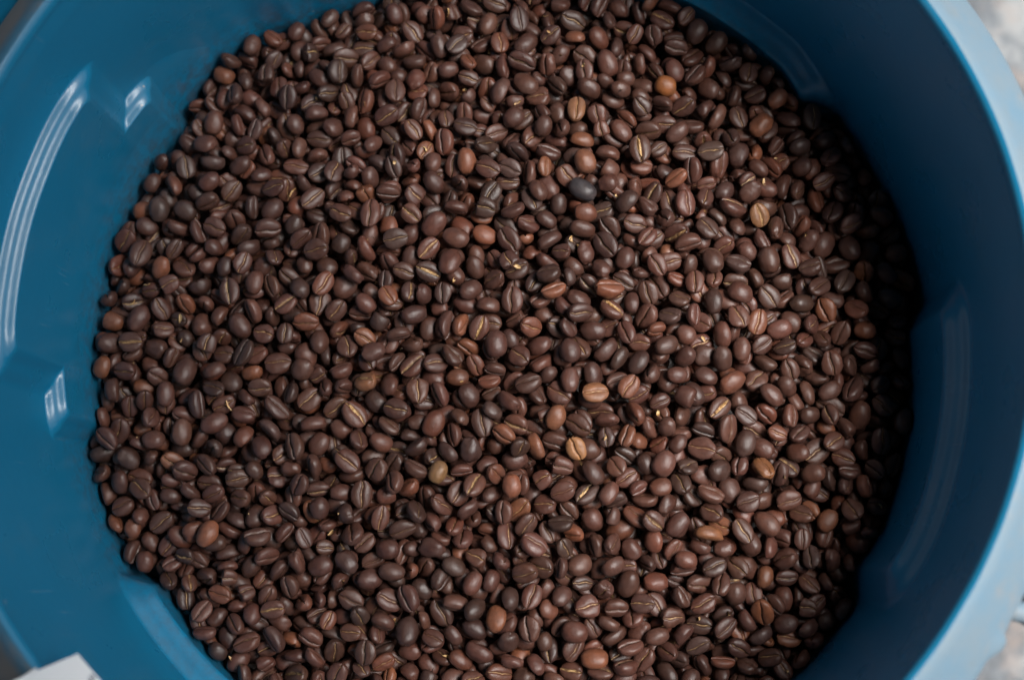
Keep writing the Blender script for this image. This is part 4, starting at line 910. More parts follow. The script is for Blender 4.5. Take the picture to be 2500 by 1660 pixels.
820,192,157,36,89,-23,117,86,58, -1256,284,0,-95,-4,-23,87,68,54, -735,1120,-14,-67,47,-46,77,63,43, -79,-1134,88,88,21,-31,103,85,60, 780,124,140,11,-3,-50,113,88,66, 585,-205,166,18,-28,-34,87,77,48,
-1383,193,-39,-5,-4,-23,107,99,61, -486,797,32,-18,-69,-61,96,78,53, 362,630,117,-52,-59,-60,116,84,60, 1275,19,59,2,32,-84,111,85,61, -1107,427,6,-35,58,-68,79,66,50, -557,1029,-6,83,-53,-7,90,74,54,
-368,-1117,23,63,65,15,77,64,49, -1,-140,174,-17,89,-38,80,72,51, 163,1057,51,-45,-24,-82,86,72,57, 338,1341,57,-21,43,-71,97,84,58, 99,-681,151,90,19,-36,90,68,53, 343,-154,214,3,50,85,101,85,68,
-593,1369,-91,-54,-71,38,87,77,58, -386,399,89,44,-10,1,103,78,57, 345,-1021,44,-5,32,-89,86,78,51, 1018,1013,18,30,-57,-2,79,66,51, 527,960,76,-87,41,6,84,70,45, -698,-217,61,-87,15,44,96,72,53,
268,-173,126,74,-65,9,96,76,53, -1305,-221,-63,86,36,-28,89,73,53, -658,882,-15,68,1,5,115,87,64, -388,-2,96,-6,-21,-95,105,81,52, -225,533,110,19,-95,-17,94,84,57, 265,-850,82,0,35,79,107,95,67,
-813,-1017,7,-4,15,-96,91,77,51, -622,-1134,31,53,-3,68,105,76,59, -505,556,78,-17,-12,-31,98,75,54, -321,127,149,8,13,-57,100,79,51, -109,-150,156,34,30,85,98,76,53, 462,1068,64,5,-32,53,88,80,50,
1097,812,44,-11,69,-62,90,67,47, -331,-123,132,28,88,-20,83,71,52, -1327,345,-83,-1,93,-26,94,88,53, -889,-150,6,85,-49,-10,97,77,57, -589,-433,36,-47,82,25,98,75,50, -422,-872,36,-51,81,17,105,91,59,
-110,572,98,-14,-43,32,100,90,62, 435,814,85,-13,15,-21,115,88,63, 1291,671,-18,85,-48,15,103,87,58, -808,-630,33,87,-41,-24,105,80,61, -733,172,61,11,96,11,99,79,51, -163,585,111,-9,-33,50,84,68,49,
136,1257,10,27,75,57,101,83,65, -1188,523,-33,-31,-6,-79,107,87,57, -729,358,9,18,97,-6,125,95,63, -701,1141,-76,74,54,11,117,92,63, -1224,-362,-39,-69,-55,19,102,76,52, -821,1250,-97,-95,-16,-19,103,78,53,
-608,28,63,-66,41,-49,84,67,46, -169,-795,51,-70,63,-29,81,66,43, 87,-1047,27,62,-76,11,108,86,61, 858,-964,14,83,-52,-9,98,80,56, 1208,208,60,14,94,-27,102,76,58, 1168,483,21,27,84,33,93,84,53,
1445,193,18,23,-1,-85,99,78,57, 873,-559,106,88,-31,-20,97,85,59, 209,-1124,60,9,89,36,96,76,49, 412,-113,140,-83,53,-10,114,88,58, -487,-555,58,36,-86,31,98,79,50, -394,633,60,30,-90,-23,101,92,64,
-1212,-127,-12,-69,-69,-4,102,81,60, -997,254,23,-87,19,-21,96,79,58, -721,-644,40,-9,95,-21,82,68,51, 1391,265,13,-52,-73,21,108,77,54, -1212,243,-35,-22,-36,74,111,90,63, -564,1276,-82,2,2,-84,87,71,48,
824,444,82,17,5,-36,106,82,60, 1143,-255,35,-35,-87,-32,107,86,65, -1015,593,-20,-15,31,-92,101,82,55, -930,342,37,-67,-72,-9,103,83,55, -241,616,43,-90,36,-9,109,79,61, -175,-203,128,97,20,2,108,82,61,
-192,24,119,-97,14,-1,102,78,59, 814,805,49,-60,-68,21,95,78,51, 1191,112,51,2,15,-96,96,71,50, -487,-84,79,64,-75,-9,95,77,57, -525,648,53,54,-38,9,87,75,52, 588,5,190,81,53,-14,91,66,47,
1001,-276,121,-8,4,-80,98,85,58, 1243,475,36,-17,-7,80,102,81,61, 116,424,140,58,-50,49,78,67,45, 1330,591,-2,68,58,44,78,73,49, 168,-196,150,5,-86,49,99,78,59, -831,763,-30,-24,-22,92,85,77,54,
-786,477,-8,18,-92,-26,108,90,63, -419,-262,92,18,43,84,106,86,59, 652,-266,142,-51,-15,-19,101,83,61, -662,-691,26,-81,25,-36,112,86,56, -573,-303,68,15,17,77,104,81,56, 438,-1038,46,93,29,-16,102,86,53,
723,229,152,79,-58,-12,95,85,52, 895,837,43,-21,-7,-14,101,83,53, -1006,450,1,-42,85,-21,106,77,62, -915,723,17,-7,-19,43,85,71,48, -875,272,55,0,7,10,97,80,59, 16,-1004,59,3,-78,-56,95,80,61,
1080,-611,74,44,87,12,86,65,47, 1253,-682,-24,30,94,-1,96,87,57, -1153,-512,-57,75,-5,-11,99,82,64, 137,-262,161,27,-9,-24,99,84,54, 87,-183,180,35,-1,-68,87,77,53, 404,-45,160,44,-77,40,88,76,51,
-930,200,23,81,39,14,106,78,54, -367,-599,96,4,9,10,110,82,63, 700,974,34,14,-72,34,88,73,49, 907,-1021,-22,-56,11,8,117,83,59, 1007,21,123,0,-13,-23,90,82,55, 1364,624,-36,69,-60,-28,101,83,64,
-1079,-926,-16,-52,-81,6,104,72,60, -536,-342,120,-6,6,-35,96,84,62, -565,16,79,-84,-17,45,84,68,49, -374,1372,-45,-8,-40,65,104,78,52, -369,208,133,-8,15,-10,98,74,58, -126,-679,68,44,-71,-10,94,78,57,
-49,-643,67,-3,49,82,96,83,62, 163,1342,-38,-87,12,-42,85,75,54, 704,-141,182,-84,40,-21,102,85,62, -215,923,31,-33,-8,-81,89,75,46, 13,896,65,44,-21,63,77,65,51, 203,991,17,96,-23,7,104,78,57,
247,-760,102,-91,25,23,93,82,51, 925,474,64,93,-10,30,78,68,45, -154,369,127,3,-99,-1,110,86,64, 893,-127,86,60,14,1,114,83,57, 93,60,148,9,-30,31,93,72,57, 902,187,124,50,83,20,91,83,60,
-611,-209,41,-85,44,1,106,85,62, 134,1314,-11,-81,28,-28,92,68,44, 402,341,139,34,73,57,97,72,48, 444,633,96,-55,80,4,100,91,61, 460,-731,95,-2,98,9,96,69,47, 573,429,143,-94,-28,4,76,72,50,
554,639,91,-15,40,88,101,75,54, 620,375,116,-62,67,-21,81,67,52, 750,-719,86,90,-33,-24,94,82,56, 773,352,151,12,4,-16,105,86,62, 1320,-79,37,-31,-93,17,100,82,62, -1103,-535,16,-1,87,9,95,79,62,
-484,124,97,-28,-60,-67,91,74,60, -408,997,41,1,15,65,114,82,63, -407,1260,-35,29,25,-70,89,79,57, -111,-771,77,63,76,0,96,73,57, 473,1334,-9,-63,74,9,108,80,57, 1262,827,-14,36,3,-56,97,78,53,
-308,1393,-60,22,88,-2,97,75,47, 140,1400,21,27,-1,-78,102,87,60, -1271,502,-72,-83,-37,24,87,76,50, -364,-1059,-25,-25,-92,5,96,79,54, 252,-456,148,-93,-9,18,95,82,64, 326,1297,-18,-24,-84,-44,86,79,55,
811,-665,76,25,94,9,92,85,56, 1028,-479,81,-44,-81,-35,117,89,65, -925,-790,5,-18,-89,35,101,75,61, -756,112,44,-77,-1,-11,117,91,58, -631,-799,14,-38,-22,0,82,62,44, 652,1175,17,98,1,-7,103,84,61,
962,125,128,-4,-3,24,96,80,66, 1104,544,19,-2,-93,-27,100,77,49, -1009,538,11,33,-20,90,97,81,61, -219,-992,68,-23,10,34,104,83,56, 1158,323,92,77,-49,-31,97,74,49, 191,-1084,7,-72,12,-4,95,81,56,
408,-268,165,-25,39,86,106,91,68, 633,-363,149,89,41,9,116,81,59, 971,-703,29,96,16,8,94,78,59, -851,213,10,-84,33,-41,94,77,58, -703,-558,40,10,71,56,85,72,59, -57,-818,83,-79,-42,19,86,78,60,
311,978,42,-16,-82,45,87,77,51, 495,1099,16,10,30,-49,103,86,64, -1068,54,43,5,15,-51,93,78,56, -423,-554,107,51,18,22,86,78,55, 95,1336,19,40,85,3,90,68,50, 392,-405,150,82,46,-1,93,81,52,
-857,1054,-80,19,-14,-90,102,78,58, -1312,265,-54,4,17,-93,110,88,61, -586,484,33,-17,21,79,105,74,54, -586,835,-7,2,5,-94,106,83,59, -153,275,117,-49,29,-50,107,80,65, 907,395,88,-32,-93,-3,105,91,55,
-848,-1114,-41,-87,-23,34,123,89,73, -703,212,58,-5,-45,74,87,69,53, -160,638,68,21,83,50,100,82,51, 810,999,15,33,43,79,91,79,58, 904,1016,1,95,-6,-12,100,74,57, 1014,-1024,-37,21,-25,-47,105,83,56,
1176,843,-4,-53,-44,13,96,76,51, -1447,93,-17,61,-62,-29,90,75,49, -480,-1025,38,22,83,49,90,72,49, 853,74,157,-12,61,-39,97,78,54, 1322,-458,56,-20,-36,54,77,69,47, 539,-1144,65,-15,-95,-18,102,80,53,
205,62,131,57,-78,-8,103,79,53, 311,-234,180,-9,-21,79,99,87,54, 1081,-428,56,58,43,27,89,74,52, -799,55,4,0,3,-38,100,76,51, -518,145,17,-4,90,39,101,91,67, -413,1434,-62,17,22,-64,100,86,54,
-327,593,46,-26,-78,-36,111,82,64, 1068,-851,13,44,-42,-58,96,66,47, -925,-393,37,13,-15,96,97,72,48, -982,674,2,26,-12,89,98,79,53, -799,-352,9,0,-92,-35,90,71,48, -544,-1079,7,33,-54,-76,109,87,64,
-485,0,70,-87,-18,-3,100,81,50, -329,533,69,5,-87,-47,99,86,59, -184,-416,138,-3,41,87,114,85,57, 529,-188,160,-89,26,-35,83,63,43, 1462,375,-7,-80,55,18,102,73,58, -1366,-323,-38,-91,-23,28,109,78,59,
-768,-1140,44,-50,24,-51,91,76,54, -595,155,51,-97,10,4,69,58,42, -150,939,21,-50,-78,2,97,81,54, 376,1240,19,58,-26,-25,83,75,53, 554,492,128,36,90,18,74,52,44, 367,-347,95,47,-86,8,104,76,55,
649,-507,93,89,33,-22,97,76,55, -1244,447,-37,-23,28,-90,95,72,55, -1014,878,-43,5,11,-42,93,73,59, -854,868,-49,28,-91,-26,95,86,58, 119,-360,115,-52,-4,-54,92,71,51, 330,-804,75,20,7,96,100,85,51,
1074,846,-15,42,-24,-2,104,85,63, -965,410,8,8,-79,-47,101,76,58, -932,573,6,31,-52,52,99,79,52, -798,693,-2,-2,-11,98,104,83,62, -408,-227,99,77,-40,-9,79,71,46, -411,1313,-68,40,-14,-33,82,67,43,
299,545,134,-10,76,41,95,77,47, 349,134,173,91,14,30,95,71,58, 584,-942,56,24,-26,15,91,79,50, 681,599,87,-34,-67,54,100,75,56, 844,1085,10,-32,-51,79,108,82,60, 1002,-87,113,-22,-95,2,74,62,47,
1207,-93,86,38,-39,-64,93,73,52, 1274,-505,64,23,43,55,101,88,61, 1389,-174,61,8,97,17,104,76,59, -1254,331,-35,-33,-72,-59,101,76,49, -865,1186,-78,-82,12,54,88,69,58, -601,562,53,85,6,-39,81,71,55,
-3,26,167,77,-62,3,98,80,56, 1158,-716,39,-14,53,-30,84,71,51, 325,337,113,-85,40,-10,91,80,59, -1387,-192,-74,-4,-95,26,102,74,54, -1136,864,-82,-46,78,-10,102,79,53, -691,-152,13,-10,-92,33,110,95,64,
-254,-345,96,39,83,28,94,82,58, -108,-364,123,-79,-24,-16,117,92,57, 501,-663,87,-95,-3,14,89,75,58, 1212,882,-57,17,97,-6,94,74,51, -1409,346,-89,31,-66,-42,79,67,51, -1130,15,-3,22,-3,10,99,78,63,
-1033,788,-32,76,-6,-30,103,89,57, -954,-6,9,20,21,-94,81,75,51, -96,-944,55,13,49,82,96,79,57, 510,345,129,-34,45,-55,88,72,48, -683,-76,47,-16,47,-44,79,64,52, -350,-771,72,-44,-88,-2,96,71,50,
257,573,59,-26,-94,14,118,93,57, -1329,-22,-46,-58,62,-21,99,81,63, -1207,-738,-71,18,22,-34,102,81,60, -935,1089,-85,33,38,77,106,73,55, -410,769,-5,-61,77,-7,112,85,57, -160,-290,131,23,22,86,81,76,56,
-999,302,11,42,-10,-43,97,85,56, -750,1287,-108,82,-26,-39,93,75,61, -642,1120,-10,-15,-53,73,109,81,58, -651,1336,-95,57,-51,-24,99,73,62, -204,1342,-60,-57,78,8,111,82,60, 192,457,111,88,40,-15,96,76,53,
680,789,35,-13,-89,36,112,84,62, 973,910,11,-8,-26,92,99,78,56, -240,1263,-34,43,82,-26,83,70,56, 922,-1093,-16,24,93,-7,78,65,41, 850,-1141,36,-12,-41,-66,93,71,48, -1118,777,-114,84,49,6,102,85,62,
-873,918,-89,32,-85,-28,101,75,62, 94,-841,55,-75,-61,21,110,93,57, 74,248,110,-68,-71,-9,102,72,53, -998,-507,-9,-37,89,2,102,75,52, -469,-183,63,59,-19,-55,102,84,63, -271,955,-15,75,64,1,115,92,59,
-178,-543,72,46,-66,-26,105,86,68, -93,-293,157,-30,-12,89,97,75,50, 118,-779,103,-8,16,24,100,75,59, 742,429,106,65,74,-6,95,81,53, 868,-877,10,35,74,51,88,72,51, -1464,-270,-54,12,47,-76,94,76,53,
-770,-502,7,67,-29,-4,100,77,57, -769,-275,10,15,87,44,100,80,52, -532,-681,31,87,-46,-10,97,80,48, -217,-279,117,-53,-7,-83,88,78,52, -49,-730,78,-85,35,-27,106,76,51, 146,-910,82,59,57,54,86,77,54,
369,902,58,9,92,34,105,91,65, 500,-821,68,44,-45,-74,91,70,59, 566,-436,147,13,96,19,102,75,54, 531,905,54,-46,17,-5,86,70,49, 1293,199,24,52,2,76,100,89,58, 1320,-293,53,36,-19,5,99,73,57,
-678,-278,59,18,-91,-34,93,76,52, -140,1160,19,94,29,-10,94,78,57, -1075,-679,-54,-6,-35,92,111,85,55, -781,1162,-95,15,11,60,113,92,68, 138,329,124,-1,18,96,101,78,50, 522,-733,52,52,-82,-2,98,82,59,
576,6,154,-20,6,13,100,91,63, 1126,-776,-35,46,-71,50,124,87,70, 1176,789,-61,3,-91,38,98,69,48, -1274,-354,-76,-94,13,2,93,85,59, -938,-445,3,-68,26,7,92,79,56, -418,-51,53,6,1,-8,94,70,54,
-393,545,27,-75,-62,12,93,75,54, -397,680,27,0,0,-88,96,77,51, -218,-970,13,14,-7,94,103,75,48, -140,69,106,28,94,13,81,67,40, 174,-910,48,47,-1,-69,102,83,57, 470,485,107,93,11,-29,106,91,70,
1111,576,-7,-18,28,-93,100,78,60, -1184,694,-48,-71,-57,-18,89,75,46, -939,-189,0,-82,33,-23,91,76,50, -637,-1050,17,-4,-8,80,89,76,52, -657,115,54,0,-1,-44,102,79,53, 41,731,94,27,65,64,89,77,57,
90,1091,33,92,-33,-15,98,72,50, 463,130,159,-56,-45,65,81,76,48, 785,1173,-3,-4,-15,65,112,80,56, 853,-307,123,-45,-87,-16,91,77,51, 952,-1166,-17,-38,91,7,110,81,58, 1102,343,57,90,-33,-4,106,88,61,
-677,-351,66,24,-96,7,88,68,48, 453,-1122,41,-1,97,-20,101,85,67, 1051,590,-54,71,57,9,88,69,51, 422,-547,89,14,11,-44,104,85,58, 653,88,139,-22,38,-89,109,84,66, -1138,444,-47,44,10,-22,103,86,52,
-893,-729,-10,12,-29,91,100,80,60, -719,957,-49,8,-13,-52,113,91,64, -269,80,79,13,50,82,98,83,52, -179,976,-23,-64,7,-22,93,81,60, 153,-676,103,-11,-25,94,111,86,53, 348,61,172,-93,30,-14,79,58,42,
670,-61,142,49,79,14,91,78,54, 681,485,71,31,-59,-73,94,79,62, 886,966,-16,-10,-72,-66,94,80,51, -1235,-210,-46,67,-6,70,93,79,51, -1139,168,-28,73,-36,-22,98,78,55, -1158,281,1,-46,-81,-31,84,60,41,
-1085,925,-82,92,-37,5,95,80,60, -752,-708,16,37,-1,7,97,74,58, -655,291,42,85,29,8,116,86,64, -459,-781,65,-18,19,-19,105,75,57, -574,77,30,-42,-82,26,104,76,50, -409,-418,79,20,94,12,100,71,54,
70,1015,49,90,-24,-14,94,87,59, 22,1291,0,-3,-2,18,109,89,56, 250,1200,21,20,46,84,103,78,53, 373,-876,67,92,2,10,89,74,55, 524,-1108,17,0,-18,-47,105,82,58, 1208,632,9,-28,-67,53,79,64,52,
1339,-361,44,-50,-9,50,104,82,62, -1039,-24,12,-1,-92,34,95,80,60, -425,548,72,-45,86,-2,89,64,50, -261,1397,-59,-23,-26,42,90,72,53, -63,856,53,-10,-98,1,79,62,51, -946,1149,-143,91,36,-6,104,84,54,
-34,-296,123,34,22,49,75,62,45, -950,98,-17,13,12,82,91,70,48, 427,-333,112,76,-51,-25,81,75,51, -1119,643,-48,17,28,69,101,85,57, -1062,-352,-23,-14,-97,-15,114,79,64, -786,258,23,56,81,1,121,88,65,
629,-985,2,-7,92,28,112,93,62, 568,1032,2,29,-11,-30,107,81,53, -868,503,4,-85,10,-43,101,83,56, -837,584,-7,7,-99,6,113,89,62, -477,-967,19,-36,-86,34,104,80,54, -362,1144,-31,80,52,0,98,71,49,
-135,-1008,21,-79,48,-22,94,71,52, -37,-503,98,92,21,-15,101,81,58, 158,1120,43,49,-19,81,86,74,48, 740,909,37,11,15,93,78,67,48, 878,9,142,57,-71,-29,95,73,56, 935,1083,-8,-2,-76,-63,85,73,54,
-1149,-48,5,15,-90,-35,92,76,53, -28,710,110,-88,35,-27,95,86,62, -419,-1143,66,24,-53,-29,99,80,51, -1290,618,-100,-45,61,-51,93,79,54, 330,-274,114,-7,-98,-2,87,78,50, 322,-32,140,-33,0,10,93,79,51,
355,177,117,80,39,20,98,74,49, 744,-537,66,-90,-29,1,104,93,68, 775,-1020,-57,-41,38,-72,98,72,58, -865,-1034,-63,-94,-26,-3,117,87,64, -875,427,-32,-17,88,39,107,80,61, -200,-453,73,8,83,35,100,75,56,
-244,1048,-30,-15,-95,17,92,83,53, -102,-28,107,-91,21,-1,99,69,53, -118,1077,7,-50,77,-34,105,86,60, -3,297,124,0,-3,-42,100,85,52, 1078,-1059,-88,76,30,43,81,71,50, 960,-793,17,-81,-22,-41,92,77,48,
1250,566,-18,-96,3,3,99,78,53, -1343,509,-43,-50,84,-1,85,71,53, -1027,-109,15,-85,-44,2,88,71,49, -441,-484,76,-94,14,1,110,83,55, -278,1310,-66,23,-1,80,93,66,47, -189,1435,2,-30,-34,52,106,83,57,
96,211,144,-83,46,25,88,70,50, 170,712,82,-5,-95,22,104,78,54, 562,1198,6,23,75,52,94,73,52, 1109,-605,21,-70,-48,40,102,83,61, 291,-68,194,96,14,-12,91,67,54, 893,599,63,74,-65,10,82,75,54,
961,-1001,-11,56,-62,17,82,61,41, -243,-865,-29,-15,45,-46,106,75,62, 122,-152,132,-4,57,-81,94,73,52, -1274,-412,-97,-4,69,70,96,75,55, -290,-710,-3,-27,-81,-4,96,75,57, -334,-234,67,-13,-5,-80,96,84,61,
583,-626,82,2,35,90,98,81,52, 1047,-3,50,-12,-95,-24,108,91,72, -1278,141,-70,89,-26,-7,91,78,57, -1096,236,-39,-91,11,-13,93,75,59, -166,533,63,-21,10,-51,100,74,59, 491,-29,176,-15,6,93,107,83,58,
509,1156,-37,-84,36,-25,78,69,49, 627,-904,44,-10,-56,69,103,86,62, 666,-679,87,99,-6,0,98,75,55, 602,678,54,-29,14,-35,95,69,49, 698,1043,-3,97,7,-9,94,87,52, -1231,-274,-31,-18,-49,-39,76,68,52,
-815,-175,25,64,60,1,90,73,55, -818,-15,15,-47,84,17,95,87,58, -274,-896,35,10,46,-35,96,72,49, -329,-529,61,88,-34,-23,89,77,57, -60,-1011,23,99,-5,2,85,74,51, 95,1177,28,-2,15,97,115,90,58,
173,537,112,-1,-25,-95,98,81,53, 509,763,78,-74,-4,12,101,71,50, 1075,722,14,20,-2,-96,100,87,55, 1234,-298,49,-90,35,-7,95,87,65, -463,1091,3,-44,-84,28,86,72,53, -223,694,70,-13,95,23,93,72,52,
-28,-1076,35,-86,41,26,94,73,50, 71,-434,138,24,-94,3,103,84,51, 450,-194,114,94,24,22,104,86,61, -961,-496,-51,-54,-81,19,106,84,58, -272,-199,70,-56,-53,43,105,83,63, 153,-339,121,84,-2,-27,92,84,60,
569,-818,51,-27,-43,82,104,79,55, 620,-199,110,-75,-58,28,82,65,48, 481,924,-6,97,6,-11,100,91,64, -1040,338,-45,25,82,50,88,66,47, -399,340,48,17,17,93,107,83,58, -252,483,72,-10,2,55,112,86,58,
-70,403,90,-25,21,-61,102,81,60, 207,1168,-2,25,60,73,97,81,59, 222,-371,168,1,-13,97,93,77,55, 229,-251,163,-97,17,-5,85,76,51, 418,203,161,13,-98,-5,106,79,57, 472,276,138,-22,-92,23,93,69,56,
1012,-301,48,-94,13,27,91,70,50, 949,826,-12,-46,59,-50,87,77,53, 1045,-579,26,-85,50,-5,91,70,49, -1127,560,-17,-1,-11,97,95,77,61, -1002,177,-15,-75,52,-23,97,76,59, -1008,1047,-96,-81,-48,22,104,86,59,
-444,922,1,-85,5,-26,98,72,53, -349,1461,-41,0,-94,1,111,80,63, -314,305,96,-75,11,26,79,68,44, -30,-106,144,2,36,-77,90,82,52, 343,1193,22,-28,-93,-6,80,73,52, 665,-1115,-3,22,-90,21,98,73,60,
653,-843,87,10,-1,94,88,71,54, 636,1088,14,-43,22,-85,88,80,54, 1019,801,-11,81,-31,-9,116,84,66, 1266,-410,51,-83,53,8,83,78,48, -880,1089,-58,45,82,-13,97,75,50, 708,1238,-7,26,95,-10,113,80,62,
-64,-59,47,93,1,-24,83,72,48, 697,-867,-7,58,-75,-9,107,89,58, -1076,-78,-42,-14,4,-90,117,89,61, -1067,584,-91,38,-36,-80,101,87,67, -439,-559,23,-30,13,47,97,82,63, -531,413,15,-90,-31,-15,117,87,63,
73,636,34,-2,-95,-12,109,79,65, 152,-537,88,-7,-10,82,81,63,46, 759,-326,89,12,-13,-90,110,87,55, 894,109,66,51,-82,-18,105,87,59, -833,-425,-10,9,96,-3,108,90,61, -903,-350,-33,-26,-88,36,103,82,58,
-742,756,-28,-27,-90,27,101,80,61, -626,-1116,-34,-2,-9,77,117,86,60, -377,-811,19,-80,11,-27,99,82,59, 49,-669,71,-33,-92,-10,101,78,62, 255,-687,103,11,3,95,94,73,51, 344,-582,118,2,14,-8,93,68,53,
668,-1058,-29,61,8,-25,87,70,55, 1277,387,-13,-91,8,-31,105,76,59, -1125,-577,-52,-5,-98,-14,94,78,55, -1157,389,-43,11,36,-91,90,69,51, -1120,-440,-32,36,-82,-32,87,70,52, -1069,668,0,11,-44,46,115,86,59,
-477,389,55,-81,50,23,79,66,47, -503,1037,-26,25,-8,-88,97,71,52, -436,-1089,11,10,-8,98,86,72,57, -280,13,97,-98,-5,-4,79,65,43, -38,-425,123,-95,4,13,105,84,58, -7,774,41,-32,-91,8,96,73,58,
603,915,28,81,-51,3,95,69,54, 813,-511,77,-29,-75,53,78,65,49, 998,-554,71,0,-12,-40,93,69,45, 1079,-943,-18,77,0,-16,104,83,57, 1271,114,38,-39,16,-75,87,67,47, -373,-73,86,43,-85,4,72,67,48,
-336,-190,115,-92,-22,-11,99,77,52, -319,882,49,23,28,92,89,77,55, -1402,-159,-119,-15,22,-93,101,86,65, -1368,-596,-127,70,54,-17,101,69,54, -40,229,70,-53,-80,1,117,87,71, 198,-690,30,-66,-68,-17,102,90,65,
179,-378,68,-8,55,34,99,74,51, 622,147,108,31,13,53,105,79,65, 627,1204,-108,52,-81,0,105,90,62, -1226,-480,-75,-14,12,-84,95,85,59, -1007,908,-103,-5,-6,-40,113,86,58, -718,-871,-64,50,-61,-60,114,84,66,
-679,-795,-54,91,-15,10,93,79,55, -455,-793,-2,-3,25,-70,92,85,61, -121,-101,103,-17,-65,73,107,90,63, -54,1044,8,-27,23,-90,91,75,59, 548,421,89,-96,0,3,123,88,60, 616,-133,152,0,18,96,96,84,63,
573,1104,-36,96,22,9,95,77,61, 782,-835,22,-88,-8,-12,104,76,57, -1304,-474,-78,85,-33,-34,90,63,44, -1186,147,-69,22,95,-8,103,74,55, -1157,319,-34,98,5,8,98,80,56, -1112,-231,-51,-90,-6,-16,102,89,56,
-809,-825,-21,-18,17,85,99,80,52, -912,614,-37,1,-30,94,111,80,54, -526,339,34,-27,-93,-18,105,77,55, -476,1297,-78,17,86,44,98,91,65, -192,-686,60,78,-18,-21,109,86,56, -92,149,92,-84,-34,29,99,85,61,
-73,977,-3,-10,-23,-96,91,72,56, 56,950,36,8,4,95,102,86,64, 299,-1093,8,-68,72,1,97,77,52, 291,1118,-7,-59,-68,40,98,88,58, 394,550,66,71,-61,-11,90,73,48, 442,-806,68,-5,8,-82,100,77,52,
653,733,33,-41,-16,81,75,62,50, 656,973,22,-46,44,-19,100,85,67, 719,-328,129,-76,-60,20,104,84,67, 831,-588,59,14,93,29,105,97,59, 1170,-348,19,45,-47,-3,114,83,62, 1373,493,-1,25,2,-91,110,83,58,
-1315,116,-18,6,-14,-9,82,58,42, -896,-968,-23,-80,-43,-9,84,75,50, -879,-851,-24,-95,4,-29,81,70,49, -745,517,27,92,-13,-16,95,78,58, -195,1118,-18,80,-56,1,95,89,65, -9,-955,56,17,18,92,74,55,46,
5,573,82,-72,65,-18,97,87,61, 67,1419,1,54,-62,-47,93,84,54, 347,-511,113,36,-80,45,103,85,59, 930,-641,57,-77,-58,1,85,69,54, 988,323,98,-98,-7,-3,88,75,59, -528,-709,72,19,-96,-14,98,75,49,
-298,-59,94,-89,-34,3,88,73,59, 546,-369,172,20,-37,-4,93,68,46, 1140,899,-10,-17,-65,52,95,75,59, 1309,124,45,83,-32,-36,107,84,66, -1030,779,-111,-2,-39,-67,81,70,56, 579,231,88,-15,-15,-47,97,83,51,
1020,-335,7,0,26,89,108,86,59, 36,-83,119,-40,-21,50,103,83,54, 929,-172,28,-92,18,30,87,70,50, 1177,-470,-22,28,54,51,101,83,64, -1085,716,-63,-46,36,-8,93,79,53, -60,-224,126,97,0,2,104,82,60,
46,-752,33,82,55,-7,97,76,52, 174,424,70,-84,2,0,95,72,57, 240,372,129,-32,-69,-62,91,76,50, 338,-118,138,-46,73,-12,106,87,67, 712,-47,128,-29,-16,74,100,83,63, 982,337,42,-24,-96,0,111,84,61,
1416,-227,-5,35,-27,-61,93,81,62, -1306,67,-73,13,-94,-27,100,91,57, -1320,-557,-80,-77,-41,18,96,81,64, -1167,-21,-47,-12,-26,-95,124,87,72, -991,-735,-33,10,95,21,94,76,55, -971,971,-82,-32,15,-71,89,67,43,
-729,-827,-8,75,-38,23,82,67,49, -575,-551,28,-14,-4,-1,104,87,61, -374,253,71,44,-33,1,111,88,64, -181,1437,-78,78,58,16,114,92,66, -116,-929,0,9,9,98,106,82,55, -48,78,104,-13,76,50,106,77,61,
298,-915,41,6,16,94,103,78,53, 365,824,42,-94,-14,28,84,67,47, 578,-1057,-44,-46,-80,-25,103,83,70, 743,-1108,-52,89,-34,25,107,84,62, 827,-75,132,22,-83,15,99,93,57, 1015,386,58,73,37,-48,114,89,58,
1089,176,73,-49,-6,-43,98,88,56, -1246,366,-33,59,-10,-10,107,91,61, -843,-689,7,-26,-92,17,90,65,52, -720,820,3,7,23,87,82,72,48, -552,-109,64,1,-92,-9,81,66,49, -559,1109,-30,-39,42,81,99,80,62,
-453,461,27,-11,-89,39,96,79,63, -167,851,47,-29,-1,-36,95,77,51, 486,-506,88,47,-78,24,85,70,52, 1071,-269,90,-12,-8,39,91,81,53, 1434,93,-7,-73,-66,5,108,75,52, -840,-270,19,49,62,57,80,71,48,
-401,140,105,-80,29,9,94,71,50, -410,1193,-36,30,-89,-22,78,67,46, 1291,-141,63,31,78,-47,84,67,47, -527,259,-33,-92,16,31,92,84,60, 34,275,75,-11,-17,96,103,82,53, 395,-621,35,-65,74,8,102,79,57,
704,-201,89,-91,-33,13,115,88,63, -1104,-778,-86,45,66,-58,84,72,50, -1201,-565,-82,34,3,7,119,89,61, -1203,701,-97,56,9,-32,97,79,52, -938,667,-94,-4,-97,-10,102,78,64, -596,-399,17,1,-28,95,97,84,63,
-495,-155,17,1,19,-51,94,80,49, -29,-849,11,-5,-95,-28,108,89,59, 41,895,-12,-10,-2,93,98,75,57, 205,-1023,-4,3,-16,-98,111,86,58, 208,1307,-40,37,-23,-88,100,81,57, 508,-110,152,96,-19,-6,102,79,59,
1362,160,-12,-14,8,94,101,82,60, -1182,-435,-33,15,19,6,110,81,58, -624,156,-7,7,93,-32,114,85,60, -506,-832,13,-73,50,-8,105,98,61, -218,-810,14,-87,36,29,75,62,44, 379,938,13,82,-2,15,90,77,54,
402,1243,-49,89,-33,12,104,76,51, 689,159,140,21,11,-20,91,67,53, 771,941,-2,64,-21,-34,96,76,51, 860,735,2,15,84,-50,103,86,70, 1155,678,-12,1,-35,61,90,75,59, 1338,-15,-3,99,-6,-1,96,71,54,
